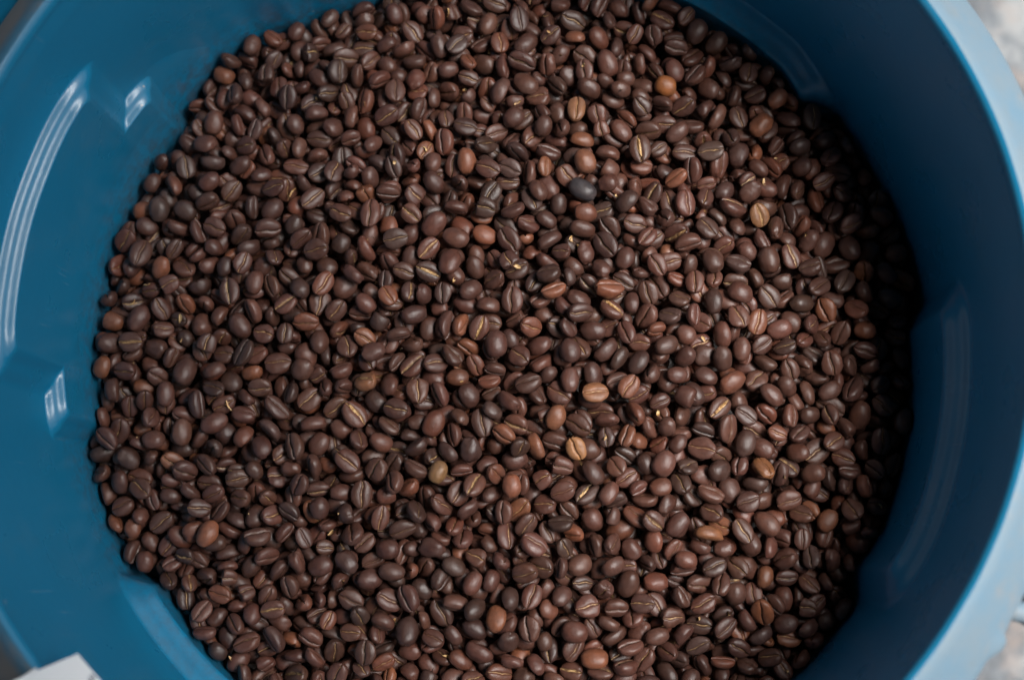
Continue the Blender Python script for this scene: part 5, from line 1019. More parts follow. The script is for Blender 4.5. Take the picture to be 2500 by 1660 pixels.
1327,269,-9,8,40,88,105,83,57, -1371,-364,-72,14,16,96,101,82,55, -1162,-89,-50,-84,-2,25,74,65,41, -906,796,-27,96,20,10,87,69,49, -554,918,-18,88,-26,24,99,85,58, -156,-1122,24,-14,-4,-57,118,89,56,
-177,436,87,92,-35,8,92,81,56, -202,735,38,-14,-96,14,77,68,52, 86,-709,104,85,-35,-37,84,68,44, 820,892,46,20,-1,-32,88,68,53, 954,-339,89,-22,-92,30,93,74,54, 797,-971,22,-76,42,-43,76,65,43,
1395,375,5,31,48,73,103,83,53, 1199,-1,90,51,-54,-58,90,77,51, -1245,730,-160,17,-71,-46,104,82,52, -935,-708,-75,15,-97,-8,104,85,64, -259,167,36,69,-41,-45,112,86,62, 277,1022,-78,18,-95,5,123,85,71,
578,-58,130,-26,2,10,98,79,48, 1135,851,-87,55,65,-18,107,88,66, 1216,-871,-94,-85,-50,6,95,81,56, 1434,53,-55,21,-16,72,90,73,58, -1111,348,-81,-5,60,-77,103,73,56, -971,-647,-48,-10,47,-86,104,81,59,
-1042,-288,-59,-95,-8,15,107,84,60, -796,589,-77,33,21,-1,98,72,49, -736,83,-35,17,95,21,99,84,60, -529,497,-17,31,83,-37,102,82,54, -208,116,89,6,-4,84,109,80,60, 302,-421,92,96,17,17,93,78,56,
439,36,133,-23,19,-61,95,81,60, 411,968,-50,-34,79,40,111,82,52, 499,-352,105,85,23,34,84,63,50, 660,-615,52,17,87,44,78,67,44, 628,1273,-50,38,5,-30,115,83,61, 706,-729,58,-1,-4,58,95,79,52,
1230,312,-11,-8,95,-27,112,91,56, 1364,-448,14,16,13,-78,105,85,65, 1385,82,-43,57,52,38,90,68,50, -1156,-817,-82,79,-53,-16,98,83,57, -971,-90,-14,40,-37,-42,112,83,65, -835,-223,-21,-95,12,-9,95,77,52,
-656,-1019,-46,-17,-96,0,101,79,58, -670,-547,-14,31,76,50,83,68,51, -685,1042,-64,32,89,19,95,86,54, -532,580,-1,55,81,4,107,82,60, -447,1034,-70,92,34,11,87,77,53, -370,-548,26,89,-7,-34,113,82,56,
-356,855,4,3,-3,-42,105,81,50, 319,769,54,-84,22,-34,118,88,65, 412,-670,93,-63,41,31,95,86,52, 437,383,122,-41,-88,4,96,85,61, 438,1154,-12,-8,9,-62,105,81,53, 664,361,107,17,-33,-15,92,81,53,
650,1150,-40,-81,-2,-26,95,76,57, 726,-1004,8,-70,-38,-21,102,86,58, 761,572,53,38,84,36,99,68,49, 1015,153,56,-37,-65,-58,89,67,51, 1231,-56,27,57,14,-37,93,78,54, 1219,170,7,60,18,-76,100,85,54,
-1049,-547,-6,-10,82,21,105,86,52, -1077,398,-32,64,51,15,79,70,47, -434,75,76,42,-79,-33,88,76,50, -239,313,123,-47,87,-1,94,78,57, -90,313,104,-12,-29,-87,98,78,48, -32,445,101,49,-81,-11,104,75,55,
14,1383,-37,66,-27,-24,99,73,50, 226,252,172,49,-82,8,89,81,61, 495,536,128,73,42,-39,91,69,46, 889,538,66,-54,-58,-55,87,71,46, -1233,137,-10,-20,38,-31,82,73,50, -1287,-711,-106,85,31,25,91,85,63,
-286,721,29,61,21,-74,87,63,49, 995,487,58,-19,-88,-26,81,66,45, -1162,716,-167,-67,19,-11,93,78,48, 55,133,64,-50,-52,-14,103,92,63, 109,-381,44,-17,-35,58,93,79,51, -25,-323,55,-53,-82,-9,96,74,57,
157,92,55,-98,-5,-8,90,67,45, 288,-665,32,-87,-44,6,109,81,65, -1324,-173,-119,-38,76,-31,100,75,49, -1118,-49,-103,-50,-14,31,92,79,53, 123,186,85,-76,-63,-9,85,61,42, 249,-1055,-36,-20,-25,-38,89,78,53,
555,-546,52,-48,-81,-30,101,75,54, 562,-153,92,30,-82,17,104,74,56, 847,-269,75,56,31,41,95,79,64, 763,1184,-108,63,72,-1,96,79,54, 854,-801,-4,-78,-30,0,100,80,56, 885,-422,35,33,9,55,113,95,64,
-1417,-51,-133,79,41,14,101,77,51, -1194,-308,-90,84,11,-7,100,74,59, -1086,289,-72,94,-26,-6,104,79,64, -1060,837,-87,-96,-2,24,103,79,50, -573,194,-24,-22,-47,81,104,75,59, -483,-277,50,25,-3,-52,101,72,51,
31,-294,94,-74,57,-27,100,75,59, 143,-82,133,94,-25,-19,89,71,49, 189,217,130,16,-92,-30,112,86,55, 235,805,4,6,95,-26,90,63,50, 266,-322,128,81,-46,-29,95,76,48, 300,1327,-45,57,3,-9,100,82,58,
476,-610,49,61,-77,4,100,76,55, 768,620,20,-57,-80,-6,99,81,52, 937,-202,69,-68,67,26,105,95,58, 856,355,53,-94,21,23,104,84,53, 1017,-762,-5,14,98,7,119,90,70, 1003,606,-24,-3,78,-43,105,79,61,
-1428,-33,-89,78,-53,28,103,72,50, -1375,113,-65,94,18,-24,101,75,53, -950,730,-56,91,4,-26,105,92,69, -773,1041,-79,-75,-64,-4,102,85,53, -609,562,-20,88,-41,-6,92,80,61, -702,659,-39,29,92,-11,97,79,60,
-555,-752,-2,97,-11,6,96,82,58, -456,-705,9,86,34,27,92,72,54, -390,-637,29,59,-78,12,109,91,59, -344,755,-12,60,-56,-56,92,72,48, -133,1249,-44,-39,-89,18,116,94,73, -130,1363,-44,-25,-25,67,95,80,58,
-9,836,2,-47,-65,10,100,78,60, 111,-934,8,-77,57,-3,103,77,58, 588,845,10,80,-27,-10,109,84,63, 767,737,24,-73,-58,25,98,88,62, 932,-1089,-46,-22,6,92,95,80,57, 818,-776,61,-3,-97,-16,93,77,57,
881,-482,72,27,93,14,95,75,56, 934,-402,86,18,95,-17,86,77,50, 1373,-214,1,52,72,31,100,85,55, 1430,-34,-55,61,60,-48,101,80,57, 1456,236,-46,-30,-93,8,97,81,62, -879,732,-13,-37,-18,86,74,61,44,
-596,1033,-36,2,3,-31,99,78,54, -85,-1093,7,-12,74,31,90,75,54, 255,926,51,-4,-38,40,86,76,52, 1025,-209,86,2,20,-93,90,76,53, 1235,749,-18,87,4,-23,100,84,56, 1425,447,-34,93,17,24,109,88,53,
7,1153,8,-12,-91,22,90,81,53, -35,1354,-31,-36,-92,-5,93,77,53, 819,535,84,-69,-58,-30,79,74,53, 692,-506,17,-43,26,-11,122,96,65, -41,-174,95,15,-62,70,86,73,49, 580,-5,78,6,17,95,101,82,58,
-697,361,-25,9,-8,-98,104,93,64, -449,1418,-130,-76,54,-13,90,73,48, 225,-25,113,14,11,97,92,66,49, 228,755,-39,53,-83,8,103,87,68, 513,274,82,92,32,11,111,76,52, 757,167,90,10,14,-37,110,79,64,
987,-815,-52,3,26,-87,91,70,50, -1268,-574,-144,-65,58,-14,101,79,55, -1241,411,-106,72,-59,-18,106,80,60, -1227,577,-106,-15,32,45,96,69,54, -916,-172,-48,25,79,46,103,80,56, -796,-461,-59,-81,24,4,101,73,50,
-499,226,8,-78,-53,13,108,75,56, -359,-976,-42,64,-58,-46,101,74,54, -339,1455,-116,7,-89,18,108,79,52, -106,-1011,-31,-84,49,-10,99,79,63, -144,-784,-4,50,77,38,94,74,52, 8,-1033,-12,-75,21,-32,103,76,60,
-37,-585,41,26,11,-18,90,71,55, 112,-1018,-30,85,-48,6,97,69,55, 43,432,68,-15,94,12,94,79,66, 211,-428,127,7,8,24,97,73,58, 695,-808,24,77,53,-15,92,87,55, 672,629,16,88,0,10,108,78,53,
942,-449,51,70,-70,-1,98,74,50, 892,-321,68,20,33,59,100,75,60, 942,197,75,-99,-2,-1,105,89,61, 1106,-499,9,16,43,82,100,78,60, 1132,-110,46,-47,-25,-58,92,71,59, 1145,181,12,-82,46,-20,104,87,60,
-1046,-71,-17,94,-28,-13,89,73,46, -1094,29,-56,22,0,-41,99,73,58, -1059,762,-47,-58,4,-45,98,81,57, -942,-1024,-58,44,34,60,104,78,53, -765,-1158,-11,-6,-3,-75,123,91,61, -722,-60,-7,-65,73,1,104,75,53,
-604,-681,0,97,14,11,87,79,60, -448,-937,-22,37,-34,3,84,72,51, -145,-856,29,22,-12,-40,91,83,52, 54,374,132,11,-6,-74,104,83,56, 112,-587,88,11,92,22,105,90,64, 101,488,91,23,91,31,106,77,62,
211,-560,104,0,-83,31,95,72,51, 387,285,153,-57,9,-23,86,74,57, 539,-882,37,98,13,-5,91,69,56, 650,-599,115,86,29,39,89,80,54, 838,637,18,-42,-82,-1,97,70,52, 933,47,105,28,88,-2,77,68,51,
1165,-906,-44,-82,2,0,90,79,56, 1172,527,-47,-60,21,-75,90,74,53, -1250,212,-38,61,66,38,95,70,48, -1039,-185,-5,2,-99,-3,94,70,58, -656,628,-5,-75,-40,33,90,71,46, -188,1212,8,-15,28,-55,98,71,53,
563,69,157,94,10,20,85,69,43, 1065,-100,77,27,20,-51,88,63,46, -1145,-255,23,-23,13,-89,89,80,57, -303,-975,55,87,28,-5,98,75,57, -86,1422,-13,95,20,-7,93,76,61, 109,-189,69,-35,-38,59,88,72,53,
730,327,0,-10,5,83,91,68,54, 846,1014,-140,-69,52,-38,101,74,61, -1348,-604,-166,-44,-6,11,102,82,59, -782,1160,-173,34,83,36,94,71,57, -627,1260,-117,-61,-43,40,84,67,52, -393,-260,11,93,8,-5,115,87,55,
-307,47,14,87,22,3,102,91,62, -319,236,11,-51,74,-1,103,77,52, -30,-708,21,63,-33,-18,100,77,62, 148,1201,-68,12,-66,-71,103,83,57, 281,-584,62,-84,-6,-40,89,74,56, 498,1205,-102,-1,85,-50,84,71,50,
743,-630,34,54,-83,-8,98,91,60, 714,1010,-58,55,5,-81,86,73,51, 1163,-555,-45,5,-95,6,102,82,58, 1109,-396,-6,-1,23,-60,107,95,67, -1433,-365,-114,-5,12,-19,116,99,74, -1347,-309,-127,15,-92,-32,100,76,54,
-1322,504,-100,-71,61,33,97,87,57, -755,-680,-30,12,-19,81,111,92,56, -210,-891,-17,-51,-71,17,101,91,64, -207,216,87,7,0,62,95,73,54, -100,-316,80,-89,-38,-15,95,85,58, 82,-416,79,15,-30,22,83,72,51,
215,-861,15,96,-23,0,100,70,51, 456,-886,27,51,-83,-12,87,76,52, 388,892,-9,97,16,6,96,72,57, 536,132,134,8,-10,23,99,80,61, 492,1014,-26,3,-31,-71,91,71,50, 615,-724,51,27,-3,-7,100,79,60,
678,228,127,11,12,-15,99,76,51, 654,994,-32,-2,20,-97,102,85,54, 719,917,-23,-32,-91,-16,84,74,51, 823,1155,-68,-52,75,33,100,78,51, 998,1043,-48,-62,36,-17,82,67,55, 1113,61,45,33,7,61,98,81,54,
1066,331,-1,-86,20,-20,102,90,70, 1034,907,-68,-16,-81,1,117,83,58, -1228,637,-95,76,-48,-14,104,80,60, -1105,-336,-69,-82,35,35,77,58,43, -893,73,13,-9,23,4,102,83,57, -845,341,-17,-67,-47,55,102,79,52,
-814,539,-32,0,-35,-91,114,85,63, -891,1203,-103,14,54,-11,104,73,57, -764,-157,-31,-97,16,12,89,67,45, -722,577,-14,96,-20,2,101,74,55, -645,-870,-1,-5,22,-96,98,81,52, -622,770,-34,37,63,66,100,72,57,
-423,966,-27,-49,33,-26,99,87,56, -155,-1042,-26,30,56,69,91,69,51, -234,309,89,-5,-6,90,92,68,56, -165,791,34,-59,11,-29,89,78,50, -61,-889,52,-84,15,-5,93,77,62, -168,-142,106,51,52,-45,84,75,48,
52,-475,93,63,73,4,94,84,56, 18,-170,138,-16,98,-3,91,70,52, 144,828,18,-90,13,25,94,86,62, 241,502,83,35,61,-67,67,63,46, 351,-965,-2,-5,96,-4,87,74,53, 360,1016,-8,61,-67,-36,100,71,51,
489,1245,-53,-78,-60,10,107,78,60, 626,591,66,8,3,91,93,72,57, 707,301,101,-4,-31,-79,90,80,60, 880,-662,14,-46,-75,-43,84,72,55, 834,-356,64,-79,23,-48,109,75,61, 772,838,8,70,-65,18,112,86,59,
983,-143,121,5,45,84,101,84,55, 1026,545,-5,97,-15,2,85,65,52, 994,745,-18,92,-14,-33,90,71,57, 1048,80,81,-17,-16,-58,100,75,56, 1068,245,21,80,8,-49,99,83,64, 1150,395,13,-47,-87,-6,110,85,56,
1116,768,-8,34,14,-84,95,84,60, -1016,38,-20,-3,97,18,76,62,44, -972,478,-23,19,-22,-38,69,59,38, -941,895,-54,-63,15,-29,92,78,49, -809,391,25,91,-1,24,92,76,54, -624,-107,41,1,-11,93,79,69,47,
-418,-121,77,64,75,-11,87,72,52, -240,400,105,-83,53,-4,93,71,53, 47,-382,122,-9,37,-72,93,70,52, 358,429,121,67,-60,37,84,79,58, 545,1318,-48,-39,-76,-26,90,78,48, 848,-1106,-39,-74,58,12,95,82,57,
858,322,105,-98,7,13,95,83,55, 967,636,50,-7,-9,98,95,87,66, 981,-932,-15,-20,-96,-10,92,82,61, 1015,684,8,34,40,84,79,67,45, 1291,464,-19,51,82,-19,100,72,49, 894,904,9,-27,-85,20,74,66,44,
544,-75,63,-68,-72,4,84,62,48, 591,154,59,16,-2,93,94,81,52, -1244,-716,-161,-35,68,-63,108,80,60, -865,1120,-178,-41,88,-16,108,85,61, -612,401,-82,-45,69,51,95,83,55, -319,305,-19,98,-11,-5,117,86,70,
124,297,61,57,81,-3,124,88,58, -1377,319,-139,-16,97,-10,89,66,48, -1062,-168,-88,13,4,-68,92,63,45, -994,983,-145,91,-15,-20,93,79,49, -528,-1029,-96,78,-49,22,91,73,50, -381,-952,-55,-35,34,-80,100,71,50,
-143,-255,64,89,27,1,87,74,60, -64,-605,-19,-82,21,-3,80,67,51, 214,-497,71,-86,31,19,99,80,53, 294,58,121,31,22,25,102,82,64, 319,1384,-96,-24,-89,-31,118,84,65, 502,190,125,41,-5,50,107,89,62,
991,433,-37,-87,44,16,97,70,54, 976,1027,-111,-36,-92,8,85,75,54, -1273,-13,-80,79,-5,10,100,80,59, -1149,209,-86,-83,51,18,90,68,44, -1188,783,-110,41,38,36,100,88,67, -919,-405,-45,-49,54,54,95,75,47,
-892,-105,-57,44,87,10,127,87,66, -815,196,-30,-91,-33,-9,105,72,58, -781,407,-54,20,-95,3,112,80,63, -702,1229,-122,-45,-13,-11,100,85,55, -609,-15,2,46,-10,-39,99,76,55, -660,1279,-170,83,28,32,89,71,58,
-495,-1103,-52,85,43,26,107,80,59, -257,-767,-11,25,-74,-52,101,92,61, -261,-395,28,90,25,-31,116,90,68, -198,-724,30,-73,31,-10,79,72,47, 314,256,128,-26,-93,21,84,77,56, 275,410,93,-97,5,11,91,72,55,
330,1199,-29,-52,-82,-14,111,93,58, 482,-430,124,3,9,-42,107,83,59, 474,806,0,-95,-28,0,89,69,57, 490,756,11,-84,-24,10,81,69,48, 552,1190,-63,68,-71,-8,107,78,52, 668,300,43,60,-78,-11,76,69,47,
917,-1133,-76,-41,-16,-59,101,79,56, 1090,-336,58,-9,2,-97,111,79,58, 1313,-105,-22,50,-71,-30,121,94,69, -1365,-437,-96,97,-11,-8,89,76,59, -1015,662,-63,-62,-72,-29,103,74,57, -888,-62,-12,-6,-93,27,102,77,53,
-733,157,1,-98,13,-10,113,83,54, -642,955,-57,-32,-13,87,101,77,55, -565,268,50,-13,6,-98,101,82,60, -320,-1153,0,-14,-44,80,97,75,58, -318,-747,25,-4,79,46,81,74,45, -280,-648,32,50,-19,-25,86,69,48,
-305,-469,69,56,-15,-23,90,77,59, -332,-30,39,21,94,20,88,77,59, -234,853,5,18,13,-7,110,84,53, -22,-378,105,9,33,-78,89,76,55, 230,-157,179,-12,13,87,82,67,47, 327,584,111,50,47,72,102,91,59,
241,1061,7,-91,32,15,100,82,61, 420,-461,98,-11,37,84,91,73,49, 494,48,126,72,-51,-29,100,76,55, 598,-579,111,41,59,25,97,78,49, 571,492,79,-91,20,-6,106,85,54, 799,1070,-30,21,44,79,87,80,55,
994,259,65,95,4,-10,80,68,45, 913,678,1,-21,81,-49,102,79,52, 1260,-373,24,-10,13,-96,90,72,52, 1272,-166,38,-51,-14,-15,103,75,58, 1429,147,-54,-64,-65,23,89,72,51, -1386,-515,-120,-90,-23,-34,113,79,61,
-1015,-1000,-35,-54,-52,-64,108,75,51, -844,-89,22,-93,19,19,87,73,50, -853,109,43,-7,8,-38,77,71,52, -676,-417,37,-93,9,-3,95,85,64, -494,-304,70,1,96,19,82,67,51, -382,1013,-15,8,-8,-26,101,87,56,
-109,718,53,10,-98,8,114,90,64, 85,-313,155,25,56,-54,90,72,52, 259,1270,1,-61,-74,-23,89,77,52, 393,-422,124,-24,20,87,83,66,46, 819,577,52,79,-15,-46,91,72,51, -522,825,-17,-6,-70,-4,75,65,50,
-1283,-495,-171,-6,14,-70,89,67,52, 123,818,-97,-31,-30,82,95,72,54, 644,38,59,13,8,91,86,72,48, 611,231,22,92,33,-10,104,81,55, 577,1194,-148,-91,1,21,98,82,54, 770,-160,37,41,39,69,101,72,59,
1111,-1032,-137,0,74,-45,85,71,50, 1332,-376,-106,92,-13,22,106,86,59, -854,265,-110,-87,-30,22,105,80,62, 26,-783,-22,-71,-65,7,117,85,61, 50,-6,66,-45,-14,-10,100,85,65, 634,-792,0,37,25,41,113,81,68,
945,-114,-4,-24,-9,4,106,75,51, 1263,-624,-123,-82,43,-8,112,80,55, 1373,277,-78,-22,77,-55,92,78,54, -1411,247,-138,25,50,32,81,70,46, -1162,629,-142,1,13,81,118,89,61, -1120,999,-168,-73,-41,33,85,79,59,
-904,950,-129,22,-92,20,105,82,56, -941,1067,-163,49,-23,36,86,78,52, -454,923,-81,-8,7,-91,101,83,52, -125,73,54,-74,64,13,92,77,62, 16,975,-33,0,-51,-84,96,80,60, 208,-781,10,94,-26,-13,84,75,52,
255,445,39,59,76,-21,107,89,60, 265,672,4,11,44,69,102,79,52, 406,-819,24,-9,21,-63,110,82,65, 469,-35,114,-26,-7,4,98,80,54, 369,42,112,-75,64,1,79,64,45, 542,-639,22,-86,-41,25,100,78,54,
559,769,-41,-11,9,-34,92,75,50, 800,-179,103,39,29,42,98,85,63, 901,712,-66,74,-47,-40,92,76,56, 1024,-158,-2,90,41,-7,111,86,62, 1289,151,-59,3,-12,70,99,78,54, -950,-855,-60,-26,7,-33,120,86,60,
-772,-958,-74,2,-24,-59,105,80,56, -721,515,-38,19,1,-34,78,68,51, -602,444,-30,84,39,-13,105,92,66, -290,-1088,-55,-53,66,-46,108,87,54, -244,-603,31,-53,-17,82,94,81,54, -274,249,66,13,-93,20,96,79,57,
-325,1343,-113,43,-87,16,105,86,61, -9,-414,59,-23,17,69,98,80,53, -88,1093,-56,97,4,12,112,84,60, 39,54,111,42,19,68,110,89,61, 3,559,21,46,-73,-31,103,81,58, 115,990,-18,-54,16,31,89,72,57,
7,1083,-42,11,57,-51,104,86,60, 128,865,8,38,12,20,103,84,56, 263,137,121,24,95,-13,93,71,50, 380,1110,-20,43,10,84,118,97,60, 506,-941,3,11,-1,30,107,79,61, 521,-576,105,-25,-19,91,89,75,53,
572,790,-12,97,-13,-11,112,81,61, 668,-340,109,-18,6,-60,99,83,57, 682,1193,-80,-92,-8,34,101,75,52, 763,368,84,-16,-5,-47,108,83,62, 1148,-970,-64,-21,-14,13,80,69,49, 1199,611,-42,-3,-5,19,110,85,56,
-1420,-277,-112,-74,-27,-4,79,69,52, -1338,-657,-130,-81,-54,-7,85,75,46, -998,-946,-38,20,-17,-11,101,85,63, -917,155,17,8,-40,-80,99,76,56, -979,209,-33,-16,-43,64,87,65,52, -878,-514,-8,-45,7,-12,90,67,55,
-838,131,0,21,-4,-7,87,68,46, -702,-613,-16,-26,-94,-12,102,77,54, -574,-1031,-24,-94,-17,2,82,65,52, -569,-883,-26,63,43,38,83,66,41, -521,673,-11,14,21,60,81,68,48, -509,976,-49,-7,59,75,96,79,55,
-502,1164,-62,-1,-25,-94,92,71,52, -502,60,53,92,-37,-7,93,77,58, -333,633,-13,-32,35,-12,99,75,58, -254,1152,-48,-10,32,52,95,77,52, -204,672,10,-94,-10,16,92,78,52, -47,1157,-18,-39,3,-24,101,85,57,
-25,-943,-4,80,-54,-9,103,76,50, -5,-19,115,-66,40,-45,103,81,65, 89,759,40,24,-94,14,95,70,48, 256,-8,156,-68,55,-30,96,76,52, 541,720,8,68,-57,-45,83,72,58, 431,1042,-22,5,-15,39,96,77,55,
654,24,151,88,-35,-28,86,67,50, 610,1230,-10,22,4,90,117,89,62, 797,-244,129,29,-66,-66,106,82,58, 681,857,1,1,-13,91,104,87,54, 899,572,17,-91,20,-8,91,72,56, 956,-967,-80,-56,-73,-33,109,83,54,
1188,-823,-43,24,26,51,85,69,54, 1184,44,32,74,35,-35,92,75,51, 1330,694,-73,-32,-79,43,97,75,54, -741,-8,46,-4,-18,-89,84,63,47, -660,-500,32,97,22,3,99,82,52, -660,712,-1,-2,6,97,89,79,60,
-391,194,85,-26,0,-50,84,76,54, -341,1205,-48,34,-31,25,80,73,45, -283,-405,107,40,84,34,90,75,51, 262,1402,-23,-26,1,13,83,75,47, 253,-110,166,66,-7,-18,89,68,49, 404,1311,-10,27,28,66,91,85,52,
761,-478,108,68,69,-18,81,65,45, 1196,507,-15,-47,-73,6,78,70,44, 1334,317,-3,9,-92,30,108,78,61, -112,-584,60,-50,-77,17,83,62,43, -268,1453,-11,16,-81,-55,95,80,54, -699,-1038,-160,26,50,68,100,69,48,
-650,827,-147,-71,-5,-8,109,88,53, -401,1001,-173,74,65,0,93,72,48, 112,-628,-32,-22,96,11,105,73,58, 147,467,-6,-36,-1,15,101,84,58, 352,244,39,94,-29,3,89,75,52, 557,-764,-41,-2,7,93,103,79,56,
796,-262,30,47,30,60,107,90,63, 1223,407,-117,91,-37,10,97,78,58, -974,-291,-118,1,98,10,99,85,58, -722,783,-100,-38,-10,26,99,91,67, -606,-996,-94,0,1,-85,100,89,65, -512,-604,-60,10,4,98,104,87,69,
59,204,44,-86,-19,1,118,85,68, 68,420,8,52,-37,-76,102,79,58, 101,-83,84,56,-54,-49,114,96,71, 259,-921,-75,-2,82,52,101,80,63, 284,-542,17,-87,7,-7,89,76,48, 283,-141,73,36,92,4,91,70,50,
526,104,75,7,1,94,103,85,56, 579,453,10,42,86,20,108,83,59, 639,-544,44,-76,42,-10,110,83,61, 784,-551,18,8,-23,26,92,78,60, 801,-87,61,-88,45,2,109,86,62, 1427,224,-100,-88,42,16,121,91,65,
-1072,-824,-134,-25,-93,20,99,83,53, -1078,234,-105,3,-49,-66,103,75,58, -898,-235,-97,-73,-13,42,105,84,63, -833,-720,-89,13,-97,-9,106,74,57, -846,-387,-84,-26,40,-74,105,83,59, -788,-67,-77,-3,-4,-46,97,67,49,
-831,417,-103,-98,0,5,113,80,66, -762,12,-81,46,-67,-35,95,73,47, -698,915,-116,-17,74,-60,90,77,55, -647,644,-68,-22,0,-65,107,76,63, -628,1040,-105,44,-85,-14,104,77,61, -328,-334,25,-36,-81,34,88,80,53,
-123,-694,-10,56,-78,23,116,94,62, -108,-528,10,-89,39,-15,104,81,57, -205,-153,38,12,2,-93,106,81,60, -138,-23,48,64,65,15,99,72,61, -208,1007,-89,70,-70,6,80,64,49, -56,377,34,-14,8,28,92,81,56,
47,-163,86,-9,-97,15,93,82,54, 222,-865,-36,-70,-32,36,90,70,55, 169,591,29,0,-52,-84,102,78,50, 433,733,-31,-56,81,-5,93,69,52, 401,811,-30,76,45,43,95,79,59, 563,-302,101,3,15,-97,87,72,48,
776,-97,109,-20,95,7,82,71,51, 760,-359,26,-58,-7,63,91,75,51, 835,116,62,23,31,24,116,80,59, 750,652,-24,-15,96,-17,85,73,55, 769,738,-48,-42,89,-10,111,83,65, 991,-1124,-96,-11,54,29,97,76,51,
921,-737,-15,21,7,62,103,78,58, 883,959,-73,-3,0,33,98,81,52, 1085,-913,-93,20,96,-6,106,89,57, 1016,951,-89,48,16,35,104,85,69, 1141,651,-88,80,57,-3,97,79,58, 1324,-245,-63,88,6,-9,105,87,55,
1216,-141,-23,-13,-10,-70,100,77,54, -1282,329,-100,-23,-7,8,101,77,51, -1210,-684,-122,95,-6,-27,88,75,50, -1129,-184,-90,-17,2,42,80,63,51, -1194,491,-88,-5,5,71,109,79,58, -1076,-852,-86,-53,-81,-20,92,73,56,
-1036,-366,-83,-21,-94,-2,83,74,47, -1024,389,-58,-28,80,39,94,81,57, -801,-780,-68,9,13,-91,95,73,47, -832,291,-41,3,44,78,84,78,51, -870,1117,-107,16,-11,9,97,74,50, -745,-1084,-76,97,-4,4,100,85,65,
-679,-956,-74,96,24,-4,106,77,54, -569,-1087,-84,-59,63,-24,105,87,61, -569,-988,-61,95,24,-13,91,75,48, -621,-849,-70,-1,-98,-11,101,81,57, -572,-794,-31,10,18,96,97,73,61, -606,-606,-30,3,99,-6,95,82,63,
-571,306,-10,49,27,42,100,77,54, -500,1108,-84,-38,66,59,84,79,53, -422,523,-16,-18,39,-89,122,85,68, -438,1329,-133,-30,94,-3,105,83,59, -307,146,22,60,59,49,108,83,62, -269,421,15,-57,57,-35,92,68,57,
-205,1203,-61,-29,-92,16,105,84,56, -140,-436,67,-31,46,-38,94,78,63, -146,1029,-30,-8,16,93,105,82,60, -123,1219,-101,35,-87,21,88,73,57, -64,294,42,87,30,13,76,67,52, -34,462,28,62,-72,0,94,89,65,
-36,1218,-74,-57,-74,-16,105,84,62, 190,710,26,-17,-23,-22,101,77,53, 233,-742,57,-11,-94,-14,104,79,52, 316,19,157,-15,18,48,84,68,47, 300,660,69,-37,5,33,106,86,59, 424,466,96,-29,20,-42,98,76,56,
553,633,32,-4,-23,-96,100,79,56, 479,1094,-68,-3,-96,-22,106,77,57, 843,-1048,-58,1,14,-42,113,82,61, 791,-1,93,-19,26,4,108,77,62, 926,-860,-1,-97,16,-11,89,83,53, 843,895,-31,80,4,22,102,87,60,
876,1104,-68,-15,21,39,100,75,56, 1013,-497,27,13,9,-1,95,78,51, 959,-361,34,26,92,17,102,81,57, 1009,212,23,-92,32,-1,100,87,66, 1070,421,-12,80,4,16,88,71,50, 1151,-407,39,33,14,-52,94,77,54,
1296,-234,-1,-82,-54,-12,88,77,58, 1233,-97,17,14,78,59,94,71,58, -1265,-149,-44,-7,26,-91,94,73,45, -912,264,-8,37,4,22,105,84,57, -646,-26,16,-86,15,-23,95,81,55, -672,491,-1,39,-74,-18,109,85,64,
-598,1160,-64,95,0,-13,95,71,51, -599,57,-3,85,-26,-27,76,70,44, -445,-357,30,29,-90,-28,107,84,64, -445,393,-1,-24,-69,53,91,71,54, -450,844,-22,27,81,-43,88,81,57, -302,152,106,10,20,-94,116,86,59,
-338,1281,-54,13,9,83,91,71,45, -237,-544,48,69,-49,18,89,79,55, -221,387,47,57,-63,46,80,64,49, -44,-1081,-19,83,-22,-28,89,69,48, -119,657,22,98,-8,8,87,68,49, 33,-249,144,27,95,-1,87,78,54,
18,1036,13,13,-9,70,111,80,53, 77,1103,5,-15,2,-98,89,66,51, 122,695,66,-26,-20,-93,96,84,64, 160,926,17,-28,-76,57,98,81,62, 276,-996,38,23,22,9,103,79,58, 237,304,112,2,93,-28,82,71,46,
403,-1060,2,-98,-14,-2,97,88,56, 347,-335,138,97,7,11,74,59,42, 371,692,101,-41,16,-21,93,79,58, 535,-1011,19,-19,-21,35,98,82,57, 533,-235,122,-90,26,-16,87,67,54, 535,965,16,90,24,-22,94,73,50,
823,172,110,-84,44,5,69,61,38, 702,678,57,98,1,-13,93,82,57, 983,-70,68,31,-85,39,91,71,50, 948,976,-49,37,-58,-14,102,80,54, 1083,-179,51,-17,-19,31,89,78,58, 1085,647,-18,-17,97,5,89,76,51,
1087,917,-58,78,-5,-60,92,85,56, 1195,-577,15,32,89,28,106,79,52, 1281,46,3,1,-46,85,96,72,50, 1403,-327,-2,5,4,57,90,72,48, 1367,59,0,39,87,19,90,82,49, -1434,50,-67,23,23,63,88,69,52,
-1275,-627,-107,-27,-95,-1,89,61,47, -1068,482,-32,-59,53,-4,90,75,52, -838,-1155,35,-31,-74,-15,95,75,57, -904,-271,-26,93,11,24,86,72,51, -630,-323,15,-99,-4,-2,94,78,57, -320,-145,82,-49,85,10,90,68,53,
168,-1155,-4,73,0,-25,96,83,60, 448,1000,27,64,-20,-11,102,77,48, 184,1409,-42,40,82,-14,87,71,57, 358,1037,43,15,98,-4,104,76,52, 738,-870,69,-10,-14,-25,83,68,52, 1254,271,53,-23,8,5,84,72,48,
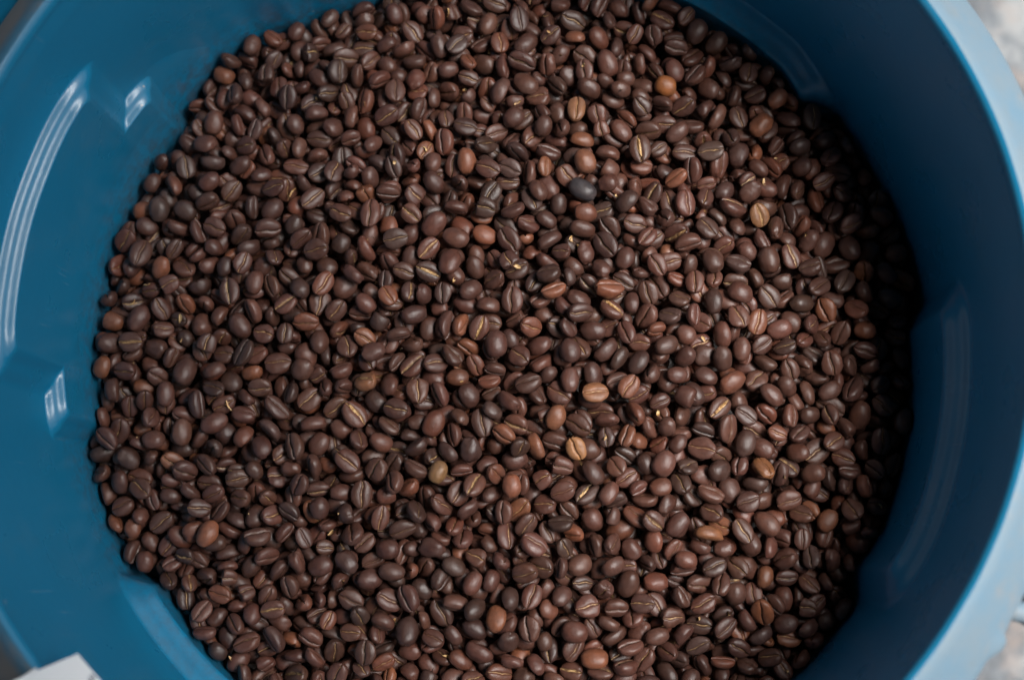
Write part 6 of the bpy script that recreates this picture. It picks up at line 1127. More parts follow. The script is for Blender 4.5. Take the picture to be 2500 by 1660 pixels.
-482,-1170,52,53,82,-16,111,89,61, -1402,-267,-171,-39,-18,22,80,74,51, -1141,520,-166,18,40,84,107,75,57, -949,-109,-154,-5,32,-86,95,69,46, -938,897,-159,-8,12,-95,113,97,70, -958,1136,-172,-3,-14,-97,97,77,52,
-351,-772,-107,-15,-20,90,96,82,60, -177,-76,12,48,12,75,88,73,52, -115,-818,-91,18,1,77,90,66,45, 10,-355,7,-98,0,-10,77,67,42, 202,-284,57,-93,-32,-7,124,89,68, 193,-80,71,42,90,3,105,81,67,
213,-176,86,58,-46,-36,92,75,52, 324,911,-125,97,-16,2,111,91,66, 380,835,-115,93,31,-3,84,69,47, 710,-795,-58,20,-27,93,104,82,65, 1193,-786,-123,-38,14,-4,98,82,59, -1288,183,-160,12,-79,-51,92,79,63,
-1134,-388,-139,-86,-44,-3,98,82,50, -1253,-143,-98,-12,-16,44,102,82,63, -1092,568,-174,-94,15,-10,88,81,56, -836,179,-92,-28,-17,-63,89,70,55, -823,362,-143,18,-44,-85,103,82,63, -766,933,-186,52,84,0,77,66,41,
-547,286,-75,-16,-9,-89,112,92,68, -520,465,-69,18,0,44,95,73,53, -370,-727,-45,35,37,-84,98,83,62, -97,-755,-48,52,-82,-18,109,91,63, 156,-1102,-107,-60,42,6,95,80,56, 158,-955,-49,-80,57,8,100,84,66,
174,-432,55,-33,36,64,93,84,60, 193,210,57,74,-44,1,98,78,59, 155,1265,-111,-23,-20,69,89,78,57, 357,-725,14,16,1,95,104,83,56, 441,-459,35,81,-50,-10,77,64,48, 389,-19,75,-18,-97,2,79,69,49,
655,-883,-26,18,8,97,103,92,56, 635,525,8,-99,7,-6,117,89,68, 768,998,-128,-27,-29,75,111,88,62, 950,-428,-19,-2,90,12,115,80,59, 862,878,-84,-1,-3,-50,78,67,42, 1034,969,-145,24,-7,-34,94,68,54,
1178,585,-141,93,-33,-4,84,60,49, 1346,434,-100,43,-76,-45,89,70,55, -1272,-287,-99,50,-50,-64,91,78,51, -1184,203,-112,15,8,45,90,81,62, -1007,719,-104,-75,-25,26,91,84,63, -956,-362,-73,21,-83,41,112,88,55,
-993,622,-117,14,-4,90,89,68,45, -792,141,-67,14,-78,-48,96,87,62, -712,156,-47,-59,-79,-1,94,79,53, -658,733,-119,58,44,33,101,76,52, -774,1039,-134,-76,60,3,98,79,58, -597,-923,-84,81,23,-38,93,77,55,
-586,-675,-59,-40,-63,66,94,84,62, -619,-139,-39,-66,-36,-61,77,59,41, -638,46,-49,17,-70,-61,99,78,60, -564,371,-63,-81,-28,15,94,87,56, -606,934,-120,8,86,36,111,85,61, -510,-545,-16,-5,10,88,98,77,55,
-454,726,-100,39,-91,-2,90,84,53, -441,1236,-138,-63,76,10,93,78,58, -300,-936,-77,-73,-61,-27,113,90,61, -206,65,20,29,90,19,112,81,58, -132,545,-35,-36,92,1,111,83,54, -169,849,-62,-19,58,-63,108,80,61,
-131,1322,-98,-2,10,32,118,94,64, -40,-964,-54,15,-94,-7,103,82,63, -84,-380,33,14,-98,6,91,77,51, -123,-172,85,7,-37,-71,94,83,57, -99,641,-26,-38,91,3,102,81,60, 95,373,67,-21,77,-57,93,79,59,
186,139,95,-71,69,-6,79,74,51, 182,369,74,-12,78,59,85,74,55, 175,497,43,54,-73,-17,118,91,68, 176,1391,-112,-78,-52,23,104,84,64, 345,-550,54,54,-80,-20,105,78,56, 373,387,85,-20,80,-53,104,81,64,
292,840,-46,-90,-28,13,108,84,64, 341,949,-56,-55,21,-62,108,81,53, 384,-1008,-43,30,91,21,102,71,52, 379,649,24,-27,-8,-61,116,92,62, 545,580,14,-45,-4,-15,92,70,54, 554,959,-50,65,73,-7,102,80,57,
723,-282,73,54,8,36,91,79,49, 803,-896,-36,57,-22,-22,112,88,62, 845,-727,-3,46,85,-14,99,76,50, 791,923,-72,28,14,39,102,87,65, 892,-905,-69,-26,-82,-13,100,77,59, 952,-285,36,21,3,-18,83,70,46,
921,271,37,-42,-73,37,115,84,65, 1025,-422,42,-41,14,-89,113,78,54, 1094,111,16,23,-28,86,107,83,66, 1128,457,-50,-61,73,-5,92,78,57, 1342,563,-104,-33,92,-6,119,84,67, 1378,-179,-49,26,5,-24,105,80,63,
-1361,7,-109,-66,-66,23,96,80,52, -1371,427,-117,48,-76,-16,91,71,57, -1334,-510,-126,42,-21,-72,97,80,61, -1133,25,-114,-43,-78,31,91,75,52, -1139,600,-84,4,29,86,94,84,53, -891,-788,-69,9,94,-31,91,78,63,
-902,192,-58,-89,-30,17,104,75,61, -832,-185,-59,-9,91,37,91,76,56, -798,1249,-128,-10,-22,92,99,79,60, -707,-594,-58,34,-73,-56,79,61,42, -576,994,-90,84,50,-6,74,64,43, -537,-276,-8,-29,-12,-89,89,67,48,
-430,611,-22,8,-98,10,108,88,66, -459,799,-63,-32,31,-88,100,76,53, -438,303,23,-2,38,48,96,83,58, -276,-1010,-32,76,27,14,95,89,66, -329,-860,-29,95,28,-8,91,86,61, -244,608,-28,19,-92,24,110,79,62,
-264,1416,-108,13,-16,77,91,85,57, -190,1103,-70,95,9,-5,93,75,50, -79,11,74,-95,24,12,88,75,54, -119,183,77,-32,22,-82,88,73,52, -143,365,63,49,-83,20,108,88,61, -69,1282,-89,67,-69,-21,89,75,51,
71,784,2,11,11,-28,106,82,61, 134,-743,51,9,7,-54,107,83,53, 127,513,39,55,24,67,95,87,54, 270,-515,89,-86,29,38,87,70,52, 321,836,7,-29,-93,-2,103,82,61, 244,1096,-42,12,-97,-6,93,81,60,
458,-1014,-21,-47,-65,54,88,73,54, 434,234,121,-5,9,40,95,80,55, 365,1302,-94,65,44,6,97,80,49, 628,-442,117,18,-12,36,81,69,52, 470,311,81,65,50,7,81,65,51, 677,-966,-14,41,1,-32,89,77,52,
697,-421,77,-80,-41,14,101,81,60, 677,409,56,-2,96,15,85,67,49, 662,798,-20,-1,47,69,98,71,53, 751,-930,1,20,14,52,93,74,46, 897,-963,-22,29,7,-94,89,68,54, 852,508,28,-25,-9,-83,97,76,48,
826,683,-26,71,-64,26,82,73,56, 852,799,-22,9,-43,81,107,92,60, 850,1017,-45,-29,-16,4,98,85,56, 936,746,-36,80,-18,-38,88,73,48, 1105,-850,-45,-95,2,-17,102,80,57, 1141,-28,32,15,12,-95,105,78,55,
1084,692,-45,-3,15,-96,99,75,58, 1215,700,-53,-71,65,19,89,82,57, 1326,-523,-32,84,-12,17,101,72,59, 1284,119,-13,-2,-7,-17,96,84,54, 1304,317,-58,0,-30,69,97,71,52, -1331,-249,-83,-31,4,-17,101,80,56,
-1185,-636,-73,4,8,-24,95,84,55, -1061,171,-67,-34,-75,-54,92,83,50, -961,-823,-26,95,-6,-18,90,84,59, -939,534,-43,-2,-46,-88,84,67,52, -905,-917,-42,-66,55,48,83,76,55, -752,-759,-31,-99,6,0,84,70,47,
-787,651,-44,-32,-7,-41,88,80,53, -485,743,-31,-27,-89,-4,94,79,50, -521,1407,-103,6,38,-90,94,76,49, -410,-458,22,89,-27,11,107,78,66, -426,143,40,-83,20,-10,82,73,56, -460,233,73,-7,25,-94,98,77,55,
-335,1068,-31,-24,0,91,80,69,49, -91,-441,77,64,-20,-45,97,73,46, -86,798,40,13,-1,97,97,72,51, -74,1415,-69,88,-40,18,89,73,53, 83,-1089,2,-10,7,87,83,66,46, -51,518,66,-22,-94,23,76,63,51,
-13,692,56,-82,50,-21,90,78,53, 141,598,74,-9,95,-27,104,78,60, 90,1224,-39,56,80,-5,85,71,50, 104,1400,-71,-76,-56,18,110,82,64, 281,187,149,92,-29,-1,102,81,54, 286,969,-4,-66,-15,-56,90,79,50,
383,-913,33,83,-37,36,98,74,54, 579,-485,75,40,-84,12,88,69,52, 480,1338,-63,-98,12,8,85,78,54, 615,292,97,41,39,-81,107,88,65, 795,-414,79,28,84,44,108,81,59, 844,277,84,-11,-28,-94,98,71,52,
931,1058,-73,62,-72,15,75,63,43, 1032,486,6,-38,-19,0,85,62,46, 1225,-449,7,57,68,29,87,76,59, -654,403,25,-14,8,96,92,66,49, -296,684,-9,21,53,76,101,77,57, -256,789,12,-94,7,12,100,85,62,
-85,236,116,-32,89,-4,83,72,48, 527,817,48,9,98,10,87,75,50, 871,121,137,-11,-45,85,90,69,46, 1446,11,-9,-1,-46,-51,88,63,42, 1008,955,3,48,-51,-4,81,62,49, 401,1394,12,-66,32,12,105,78,57,
-1385,311,-190,80,58,0,96,74,51, -1359,-340,-170,-11,7,-73,105,80,54, -1213,-563,-181,55,82,1,118,99,72, -1140,119,-182,98,16,2,108,81,55, -1008,527,-182,22,97,0,97,76,53, -1025,938,-168,-14,-8,79,93,81,58,
-931,731,-185,62,77,0,86,70,47, -905,-168,-148,3,10,72,99,79,55, -713,701,-147,28,28,50,109,88,61, -734,867,-157,-15,-19,5,100,76,56, -745,1207,-188,62,78,0,90,72,52, -534,-782,-149,-48,86,1,114,88,61,
-490,340,-120,-83,53,-10,86,64,52, -525,596,-121,-47,4,82,89,80,59, -535,829,-169,99,-7,3,92,67,46, -469,884,-167,-34,93,-4,91,76,52, -414,1356,-167,1,-2,-84,92,72,53, -297,-689,-80,66,26,2,97,81,65,
-331,-605,-79,12,-13,-13,101,91,60, -310,-309,-38,47,-25,-52,99,89,56, -252,34,-39,-81,55,-12,108,81,56, -202,664,-119,-43,89,-10,91,74,45, -100,-204,23,-14,-24,49,91,78,59, -103,420,-59,68,71,-1,73,63,41,
20,-1008,-107,25,-3,-48,100,78,57, 186,1083,-153,61,78,-5,105,86,66, 156,1380,-162,-16,-3,55,99,81,55, 298,-305,76,22,-1,-50,92,81,55, 330,140,77,-20,0,65,96,76,52, 251,647,-52,-14,-10,92,93,74,50,
370,-376,46,-20,-97,-9,113,85,54, 377,55,86,-5,-9,97,94,73,48, 435,122,80,-18,-1,69,105,80,56, 388,631,-47,42,55,35,78,65,53, 421,915,-126,62,77,-7,101,81,64, 456,1293,-173,93,35,-1,115,89,62,
563,-1111,-118,-3,19,-60,90,81,58, 534,-262,53,-85,-49,2,91,78,51, 471,817,-96,-4,-22,-86,94,80,48, 546,1295,-177,88,45,-2,82,70,49, 621,-829,-66,3,-16,58,96,81,55, 668,526,-52,68,-71,4,115,86,63,
614,634,-51,-42,-39,72,97,80,52, 750,44,41,-5,2,75,101,87,59, 711,1197,-145,20,15,59,117,93,63, 852,-635,-48,26,35,77,111,88,54, 929,-332,-13,0,-5,78,115,85,65, 901,35,7,33,38,81,105,79,64,
1003,6,-46,-79,-58,12,88,69,56, 989,470,-76,-21,3,10,93,75,56, 962,1016,-164,78,60,-4,90,76,58, 1150,-491,-84,-54,17,14,97,75,54, 1357,644,-139,-69,55,-8,97,82,66, 1427,12,-126,-11,-8,50,74,67,49,
-1419,-417,-188,89,42,1,97,75,58, -1413,133,-170,-56,67,-38,107,76,60, -1251,376,-171,15,-14,-96,81,64,49, -1277,585,-175,-78,57,-17,105,97,66, -1212,-289,-157,-28,41,-19,95,83,60, -1201,72,-139,-13,9,94,103,84,53,
-1006,-390,-155,-45,40,-44,98,75,47, -1056,305,-168,76,-59,6,97,73,50, -1039,377,-134,57,-78,-15,105,81,51, -848,-469,-131,64,57,36,92,69,51, -854,1215,-188,96,24,0,106,83,57, -689,621,-112,-16,-6,-70,102,75,55,
-740,1073,-144,36,-2,-58,82,71,48, -637,-1089,-132,92,-37,1,85,71,48, -559,-131,-46,20,-1,83,93,82,55, -489,193,-41,-27,-22,11,91,84,56, -479,557,-62,57,43,40,105,77,60, -443,974,-149,-75,46,-31,110,81,54,
-421,-510,-107,5,98,6,92,71,58, -458,300,-57,-86,41,-25,97,79,57, -389,893,-123,84,33,22,110,86,61, -257,240,-4,-23,92,-7,83,72,52, -220,297,-35,35,64,-66,94,75,57, -66,-551,-21,23,-18,-12,109,84,57,
-41,400,-23,8,-28,-2,81,69,45, 43,-191,60,-16,-4,-71,98,85,54, -48,80,31,38,7,42,85,70,50, -2,513,-43,-77,-55,27,103,80,61, 136,-542,15,53,-69,-47,109,90,58, 322,1212,-90,14,-26,-92,127,96,69,
457,1006,-89,59,79,-9,110,80,60, 577,-683,-27,44,24,46,85,71,47, 506,-342,61,-2,-19,93,96,78,50, 565,990,-113,-55,73,-37,98,71,52, 643,-935,-80,-26,1,95,99,72,60, 597,-329,38,-89,-42,3,96,83,64,
624,-89,78,27,90,-19,104,86,58, 576,689,-61,58,0,36,96,67,49, 766,-946,-105,30,81,47,108,75,51, 807,-412,-4,82,50,23,106,83,59, 857,-296,-1,73,63,13,115,80,65, 933,-247,-5,0,-51,83,105,84,59,
974,-22,7,-71,68,9,104,81,55, 950,402,-54,27,18,87,94,75,57, 838,741,-88,20,74,-11,96,70,56, 1030,-459,-28,-98,1,5,95,81,49, 1054,814,-93,65,-23,20,94,73,53, 1170,-195,-60,-82,-4,-52,94,79,55,
1087,-102,-38,-13,88,-15,95,80,51, 1106,894,-138,34,10,28,96,83,60, 1275,-197,-46,-21,65,-70,97,79,65, 1444,-76,-119,51,55,42,104,84,58, 1428,115,-116,-48,34,-71,106,85,55, -1358,-461,-156,31,26,-3,107,96,63,
-1353,-79,-128,-93,-21,4,90,79,54, -1240,-478,-129,3,3,45,113,84,55, -1296,-79,-83,25,-64,-51,101,79,60, -1282,17,-129,14,-8,27,94,76,49, -1292,415,-138,-88,-34,31,105,84,55, -1114,-432,-108,-91,-23,2,122,94,65,
-1190,-147,-108,-42,-44,27,108,80,65, -1128,124,-104,13,14,23,117,87,66, -1115,283,-124,84,45,1,106,79,55, -1124,527,-125,93,-31,-11,105,76,52, -1154,838,-173,61,-70,-34,92,78,59, -989,-844,-128,56,-76,-17,109,82,55,
-1037,-731,-108,61,-61,29,103,82,54, -1004,-448,-95,4,-7,-32,99,80,62, -1059,-347,-121,78,58,-17,84,64,47, -998,-66,-104,7,38,2,92,69,54, -841,-1122,-111,-17,-5,83,107,92,60, -775,-246,-76,87,44,-13,114,85,67,
-833,67,-66,-67,-2,20,114,89,59, -841,837,-104,1,-21,69,98,72,51, -853,1041,-149,91,31,8,83,72,47, -686,-805,-94,-18,0,9,92,71,47, -585,122,-45,-96,-14,14,96,78,59, -603,1349,-153,-69,68,-19,106,75,58,
-503,-1125,-125,46,-78,-23,106,81,61, -473,-865,-57,-78,-48,25,102,78,50, -503,-743,-56,-93,-7,-8,103,87,60, -453,-641,-19,32,-7,-78,81,75,47, -491,350,-26,-35,87,-25,95,84,64, -508,443,-27,96,11,10,86,76,51,
-395,-1129,-86,-76,62,16,88,78,53, -432,-572,-53,69,68,-3,80,75,54, -441,-388,-20,5,2,-91,95,81,63, -411,-152,-28,-60,-58,5,99,76,49, -363,747,-94,-99,7,-1,95,73,53, -329,-1119,-111,75,-48,-7,78,66,45,
-218,-1048,-65,-30,69,-18,107,89,64, -262,-279,32,-4,98,-3,100,79,52, -301,-158,12,-6,-74,-51,103,85,51, -303,860,-60,-87,-23,-4,119,94,70, -88,-1091,-64,27,0,1,97,81,63, -171,-966,-52,59,-68,-41,86,81,49,
-191,247,43,12,-6,-49,95,73,53, -154,784,-34,-38,22,-7,97,73,50, 26,-1118,-45,-85,-50,-9,103,75,52, -45,727,0,-78,-54,13,108,80,54, 53,-593,13,-1,-89,38,96,77,54, 54,-353,58,-33,92,12,88,72,55,
231,-1110,-85,-70,67,-17,86,78,55, 191,-563,19,-75,-24,32,105,78,55, 148,26,102,83,41,-1,110,79,63, 163,252,122,-16,30,-93,106,81,51, 285,-798,7,-73,-47,8,112,85,68, 254,265,85,90,33,9,102,73,52,
334,768,-27,11,76,62,108,75,56, 511,-1067,-51,-36,23,-88,92,73,54, 473,-873,-19,24,18,67,91,80,52, 488,-517,28,72,56,-17,78,67,53, 469,-269,103,-79,39,44,91,76,48, 470,571,47,-93,-25,5,88,76,57,
439,1273,-104,40,77,32,88,73,54, 433,1365,-120,-73,5,-16,116,95,69, 606,-1153,-81,77,-61,12,110,89,65, 544,860,-38,26,19,59,97,83,64, 627,-672,29,-17,-65,73,104,80,56, 714,367,23,71,-68,10,99,77,47,
756,452,-7,93,26,-18,89,75,48, 872,463,-20,97,8,5,87,74,53, 865,849,-35,49,-27,17,75,64,44, 894,1048,-97,-4,19,91,88,76,46, 1088,-290,-9,-72,46,-30,95,78,60, 1118,-170,-8,43,-4,15,99,72,56,
1181,366,-45,-35,79,-46,86,76,53, 1217,588,-107,95,16,-21,90,70,44, 1327,-453,-68,-17,-95,19,111,86,68, 1253,266,-54,18,-42,81,93,77,54, 1275,440,-61,24,15,23,100,78,54, 1364,-387,-44,96,-18,-9,106,83,57,
1387,-96,-67,31,2,81,87,70,55, 1381,154,-82,86,47,14,88,74,48, -1246,205,-100,-44,75,-27,78,65,54, -1021,-783,-78,-38,51,64,105,84,56, -993,-575,-56,3,-96,-24,94,75,56, -1109,-314,-91,14,42,-59,82,66,54,
-1092,104,-82,-96,13,18,106,78,51, -1024,226,-77,-84,-43,30,90,75,47, -1102,501,-68,30,4,87,83,68,46, -915,-568,-52,11,-44,-59,96,84,53, -917,11,-53,68,-65,-32,110,81,68, -937,469,-75,8,97,14,100,78,56,
-887,787,-85,-47,-74,1,97,79,57, -829,-1,-43,1,-92,-37,95,82,62, -843,483,-61,-21,-20,-91,97,78,55, -685,-155,-60,-63,73,25,94,80,53, -684,222,-10,1,35,-11,91,78,50, -711,439,-27,72,62,-13,85,71,57,
-763,721,-62,91,-35,-12,79,69,49, -662,-685,-51,57,6,-19,85,75,54, -643,-487,-16,-31,-17,76,107,88,60, -647,-84,-10,-30,1,10,80,64,53, -585,655,-36,1,5,-60,113,83,67, -565,785,-67,26,-11,28,88,81,57,
-524,-672,-21,42,-86,-9,93,74,52, -506,-432,15,38,9,-19,93,81,51, -538,734,-60,-1,-95,-19,93,76,53, -488,992,-117,71,61,18,95,71,50, -352,-404,15,-18,-7,94,108,84,63, -378,424,20,-25,10,57,98,76,59,
-341,-106,32,11,93,30,96,87,64, -261,13,41,-88,14,33,89,70,54, -318,362,47,-51,22,-63,103,82,63, -322,523,-13,26,43,14,96,87,63, -338,674,-61,20,3,64,95,80,60, -292,799,-51,-32,71,60,111,85,53,
-348,921,-44,-77,-50,-32,86,70,52, -154,-612,22,15,-92,-25,109,90,58, -194,-342,63,94,-17,20,107,85,68, -232,-105,84,12,1,25,108,82,59, -136,1415,-127,44,79,-39,102,83,60, -90,-513,59,94,-22,-9,92,71,49,
-85,898,-27,36,-17,35,95,87,61, 42,-896,-24,12,-98,-2,88,75,50, 176,-1066,-48,-14,8,-59,92,69,46, 207,-611,81,-25,25,-27,101,84,51, 159,1097,-22,12,-3,-73,99,82,54, 226,1166,-79,14,-89,39,88,69,48,
220,1376,-77,2,-89,-16,85,71,55, 316,-1038,-25,53,-23,-25,94,76,56, 262,-88,124,26,-7,-6,80,73,50, 408,-937,-5,26,-31,-61,106,81,56, 386,-731,41,23,-95,-7,93,75,60, 659,-1098,-61,1,41,72,93,76,49,
778,-732,36,-2,-9,64,103,85,62, 934,-625,1,87,-16,-43,92,78,51, 962,10,72,18,38,74,92,65,51, 893,408,34,59,-19,-51,91,81,57, 1021,-641,-11,15,-97,6,93,80,57, 1017,-242,28,18,-5,96,92,76,56,
970,82,62,59,-62,-7,97,75,60, 947,491,17,54,-7,-4,95,70,57, 1205,435,-12,2,-4,-97,94,68,46, 1303,-602,-18,-69,67,-21,101,81,59, 1243,-398,-42,86,-44,-23,95,75,52, 1243,239,-29,-23,-84,-46,112,81,63,
1332,407,-48,23,-96,0,94,83,60, 1348,-13,-44,14,7,-59,95,85,54, -1319,429,-73,-33,-93,-3,98,75,57, -1197,59,-56,12,-96,-3,109,83,59, -1035,-426,-44,-3,-16,97,91,73,56, -1046,507,-48,-28,-57,71,96,73,58,
-1013,70,-61,1,99,-1,93,73,55, -1001,428,-57,37,55,-74,93,75,51, -818,-316,-21,-41,9,7,97,72,58, -653,-736,-16,-3,-33,-93,101,85,58, -623,-264,-16,-23,-67,67,101,72,51, -607,357,-6,83,-9,51,93,74,48,
-482,-617,28,-79,22,-25,104,90,64, -557,-147,18,15,49,35,101,85,58, -564,-49,38,-41,90,7,94,79,51, -526,1045,-73,22,19,-25,80,74,45, -365,-396,68,-24,-14,95,99,87,53, -384,-175,51,40,-90,1,78,68,46,
-364,84,59,-39,1,86,102,75,58, -194,-1146,-42,-9,-44,66,96,80,52, -202,-29,75,2,82,44,86,67,47, -127,1153,-46,26,81,-7,86,80,54, -104,454,63,47,25,41,85,71,53, -89,590,45,33,9,-93,101,71,55,
-84,855,13,8,-23,93,108,79,63, -9,-551,65,80,-27,-16,87,70,47, 29,1221,-36,-55,57,-54,86,72,50, 185,762,43,4,70,-70,99,78,54, 273,692,83,-12,92,-35,104,85,55, 226,863,9,24,86,-39,99,75,56,
208,1224,-40,-21,-86,37,91,73,54, 403,1366,-64,-97,-10,-17,82,69,47, 755,1121,-53,4,31,-30,80,72,54, 1064,-980,-74,-94,18,-7,89,78,54, 1111,-682,-28,-91,-5,-13,113,90,66, 1285,-446,-7,81,57,6,100,74,62,
1433,396,-52,13,-26,-82,99,84,55, -1068,102,-25,-72,67,-14,101,79,59, -817,-952,-33,-10,-18,-13,101,72,57, -791,-567,-4,-19,-96,9,99,73,62, -462,590,32,-79,58,-1,99,73,54, -474,687,5,55,-81,-14,102,77,54,
-395,-740,40,14,-20,-92,80,66,48, -122,-485,116,-3,-10,29,91,70,49, 19,-1143,25,1,-27,-94,103,82,60, 366,-1138,29,-51,-81,26,89,78,53, 814,4,130,61,-68,13,89,74,53, 764,244,102,97,-6,5,84,67,50,
-178,-1195,95,28,-11,92,88,73,49, -734,-1225,76,-20,16,93,112,80,64, 84,-1257,82,-8,-3,62,82,65,47, 136,-1197,79,23,-92,24,85,67,53, -152,-1265,62,12,24,34,97,76,59, -307,-1155,61,-89,-23,-20,98,82,62,
301,-1380,58,17,-5,93,95,78,50, -266,-1298,50,99,1,1,105,76,62, 232,-1208,70,94,7,20,114,95,72, -600,-1309,39,59,58,-47,98,78,58, 563,-1252,62,27,94,18,85,69,52, 682,-1348,50,28,-94,-12,114,82,67,
-668,-1175,38,-5,59,67,71,63,45, 495,-1299,53,30,6,21,92,72,60, -9,-1188,59,-67,-69,-24,88,72,47, -526,-1282,34,-70,-67,8,98,73,59, -158,-1447,35,-3,15,98,95,86,55, 423,-1177,64,-66,-64,-36,89,67,49,
486,-1218,56,43,-88,11,104,76,51, 339,-1473,33,-34,85,37,87,74,55, -95,-1181,48,-93,18,23,105,88,65, 142,-1341,38,-85,23,-42,88,72,56, 699,-1209,49,17,-10,-97,98,72,56, 620,-1189,53,21,50,73,84,65,50,
68,-1383,33,93,20,-24,104,88,54, 240,-1267,45,35,-28,-78,79,62,51, 323,-1184,56,-44,84,22,88,68,52, -221,-1189,38,-10,-97,-14,104,77,60, 230,1420,21,-7,-43,-88,92,71,52, 42,-1216,44,-72,-28,44,102,79,49,
298,-1307,37,-85,-37,-33,90,72,54, 370,-1247,42,-13,97,-4,105,81,61, 272,-1445,22,73,11,-53,89,74,56, -378,-1181,25,-33,29,53,87,82,58, 209,-1338,29,8,91,-35,91,79,54, -264,-1421,16,-58,-34,48,108,83,61,
-273,-1220,25,-19,37,14,92,77,57, 787,-1250,31,-36,-84,33,106,79,58, -388,-1294,16,53,75,9,96,82,56, -336,-1490,10,5,-73,64,118,90,65, -534,-1194,15,-93,29,14,93,78,53, -66,-1398,18,69,-64,-17,115,86,59,
443,-1377,23,-29,-94,-6,98,92,63, 123,-1221,33,-90,35,-21,94,76,54, 233,-1455,14,16,67,63,92,68,52, -618,-1222,8,87,-43,16,104,73,50, 408,1096,30,36,42,69,100,73,51, -699,-1231,5,65,72,-20,105,82,54,
174,-1284,25,53,-11,73,88,69,46, -272,-1297,12,0,-1,-11,109,82,62, 74,-1291,18,64,-72,-22,93,87,54, -186,-1369,6,-2,-30,87,116,97,69, 4,1431,-2,16,-82,49,91,81,49, -415,-1380,-1,63,-63,-22,98,78,56,
633,-1259,19,3,-91,31,89,74,56, -294,-1376,1,78,-13,57,96,83,56, 429,-1462,3,3,79,-54,96,83,61, 318,1390,-5,3,-87,-9,98,77,59, 19,-1407,0,25,-7,-43,103,83,53, -491,-1337,-8,-56,-47,56,76,71,43,
-77,-1253,8,75,23,6,95,76,57, -123,-1311,2,25,87,38,101,79,58, -9,-1314,4,-47,84,12,105,78,54, -464,-1254,-6,63,72,21,97,85,64, -196,-1257,2,61,75,-3,91,67,47, 250,-1157,26,-11,-5,88,97,73,52,
344,-1317,6,-26,-40,85,95,80,63, -225,-1485,-11,-30,-10,2,112,89,61, 353,-1413,-2,-52,82,-19,113,84,59, -505,-191,65,-73,28,-41,81,65,51, 546,-1347,2,-37,43,26,122,94,67, 164,-1400,-2,-69,-61,25,92,82,58,
155,-1488,-9,-89,-43,0,85,76,56, -524,-478,43,11,23,-92,93,80,58, -589,209,38,-45,-5,-9,73,61,49, 549,-1222,12,30,89,-31,88,75,55, -716,-341,19,-34,10,69,97,77,51, -579,-1160,-13,-65,-54,32,77,67,43,
220,-1238,8,20,-6,91,85,66,47, -453,-1164,-10,19,92,16,88,83,59, 456,-1246,7,-92,-11,13,108,84,67, 728,-1259,0,46,83,12,99,85,53, 291,-1252,5,74,47,42,91,70,49, -673,52,24,-74,18,-27,87,77,57,
-359,-1333,-16,64,64,34,87,65,43, 864,-1175,2,-31,-35,0,102,79,54, -854,-616,-10,15,97,15,92,80,57, 616,-1359,-8,33,-66,-32,121,91,70, 266,-1373,-9,-97,13,11,105,83,65, 567,-1284,-2,-94,2,7,100,72,56,
-911,351,-14,-36,-37,75,89,78,58, -556,-1258,-22,70,-43,-8,108,83,58, -346,-1238,-15,81,-49,-1,90,70,46, 532,-1405,-13,-47,35,33,113,84,63, -92,-1447,-20,-72,-45,50,94,78,53, -16,-1464,-21,0,43,33,98,78,54,
677,-1331,-11,65,-46,-39,103,84,60, 69,-1480,-21,92,27,-11,105,82,53, -293,381,69,-42,-71,40,79,66,51, 794,-1161,1,-16,-47,-70,96,69,52, -287,-821,27,-93,19,-13,94,76,49, -553,-1331,-27,-22,-70,66,95,87,58,
-1055,-621,-27,95,-12,-9,83,70,54, -232,-1174,-10,4,-36,72,106,86,64, -684,-1133,-26,60,71,27,102,79,55, -685,-272,12,22,-86,-43,70,60,38, -983,-244,-21,6,4,-21,84,75,48, -367,461,39,62,-72,24,88,74,53,
74,-1265,-10,22,3,59,98,72,48, 29,-919,39,0,-25,88,100,78,53, -154,-1220,-15,58,-36,-28,88,65,46, 0,-1216,-9,64,-69,10,92,76,58, 792,-1291,-18,-82,-8,25,72,61,44, -650,-1263,-34,92,-19,31,100,77,51,
-448,-1377,-33,-70,24,-54,77,58,40, -954,347,-27,-74,17,-58,92,68,47, 445,858,25,98,5,-5,82,65,50, 402,-1199,-2,88,42,7,92,73,52, 104,1041,-7,-15,-25,-16,98,77,50, 218,-1309,-17,8,-9,-91,82,67,47,
107,-1401,-26,59,77,-20,90,76,51, -91,-790,47,1,-7,-71,91,79,50, -353,-1419,-36,40,78,-45,90,75,51, -644,241,5,42,-85,-19,96,81,52, -392,-1450,-39,-39,22,32,92,70,55, 397,-1306,-19,-38,-24,81,99,73,55,
700,-1186,-11,43,-2,14,119,93,65, 472,-1315,-22,-11,64,38,91,73,52, -726,-469,-12,-16,-56,68,108,88,62, -436,1110,-35,1,-6,-50,87,77,47, -520,-1188,-36,-58,-77,9,89,63,48, 343,-1455,-35,-14,10,90,98,70,57,
-82,-1309,-30,0,-42,86,85,73,50, -545,-227,24,-73,-16,59,89,70,53, -440,-1235,-39,10,-20,-53,99,80,59, 423,-1380,-33,-28,85,-39,96,74,50, 323,1029,-14,32,23,43,105,85,50, -1086,-916,-50,24,3,86,77,70,53,
152,-1214,-19,93,27,-17,91,77,56, -1131,-152,-45,6,21,93,83,76,55, -92,-1370,-39,16,59,15,79,59,47, -529,-340,18,-12,97,3,92,65,44, -993,-139,-39,34,51,69,81,68,53, 1153,275,28,97,20,4,94,87,63,
-480,-1005,-31,-87,20,-24,109,90,67, 479,-1154,-12,26,69,52,114,92,68, 51,-1500,-46,-10,-24,-92,103,82,54, -789,-892,-44,6,74,59,91,74,47, -845,-667,-40,-5,-16,-92,83,76,56, -537,-913,-31,-3,-56,19,98,84,54,
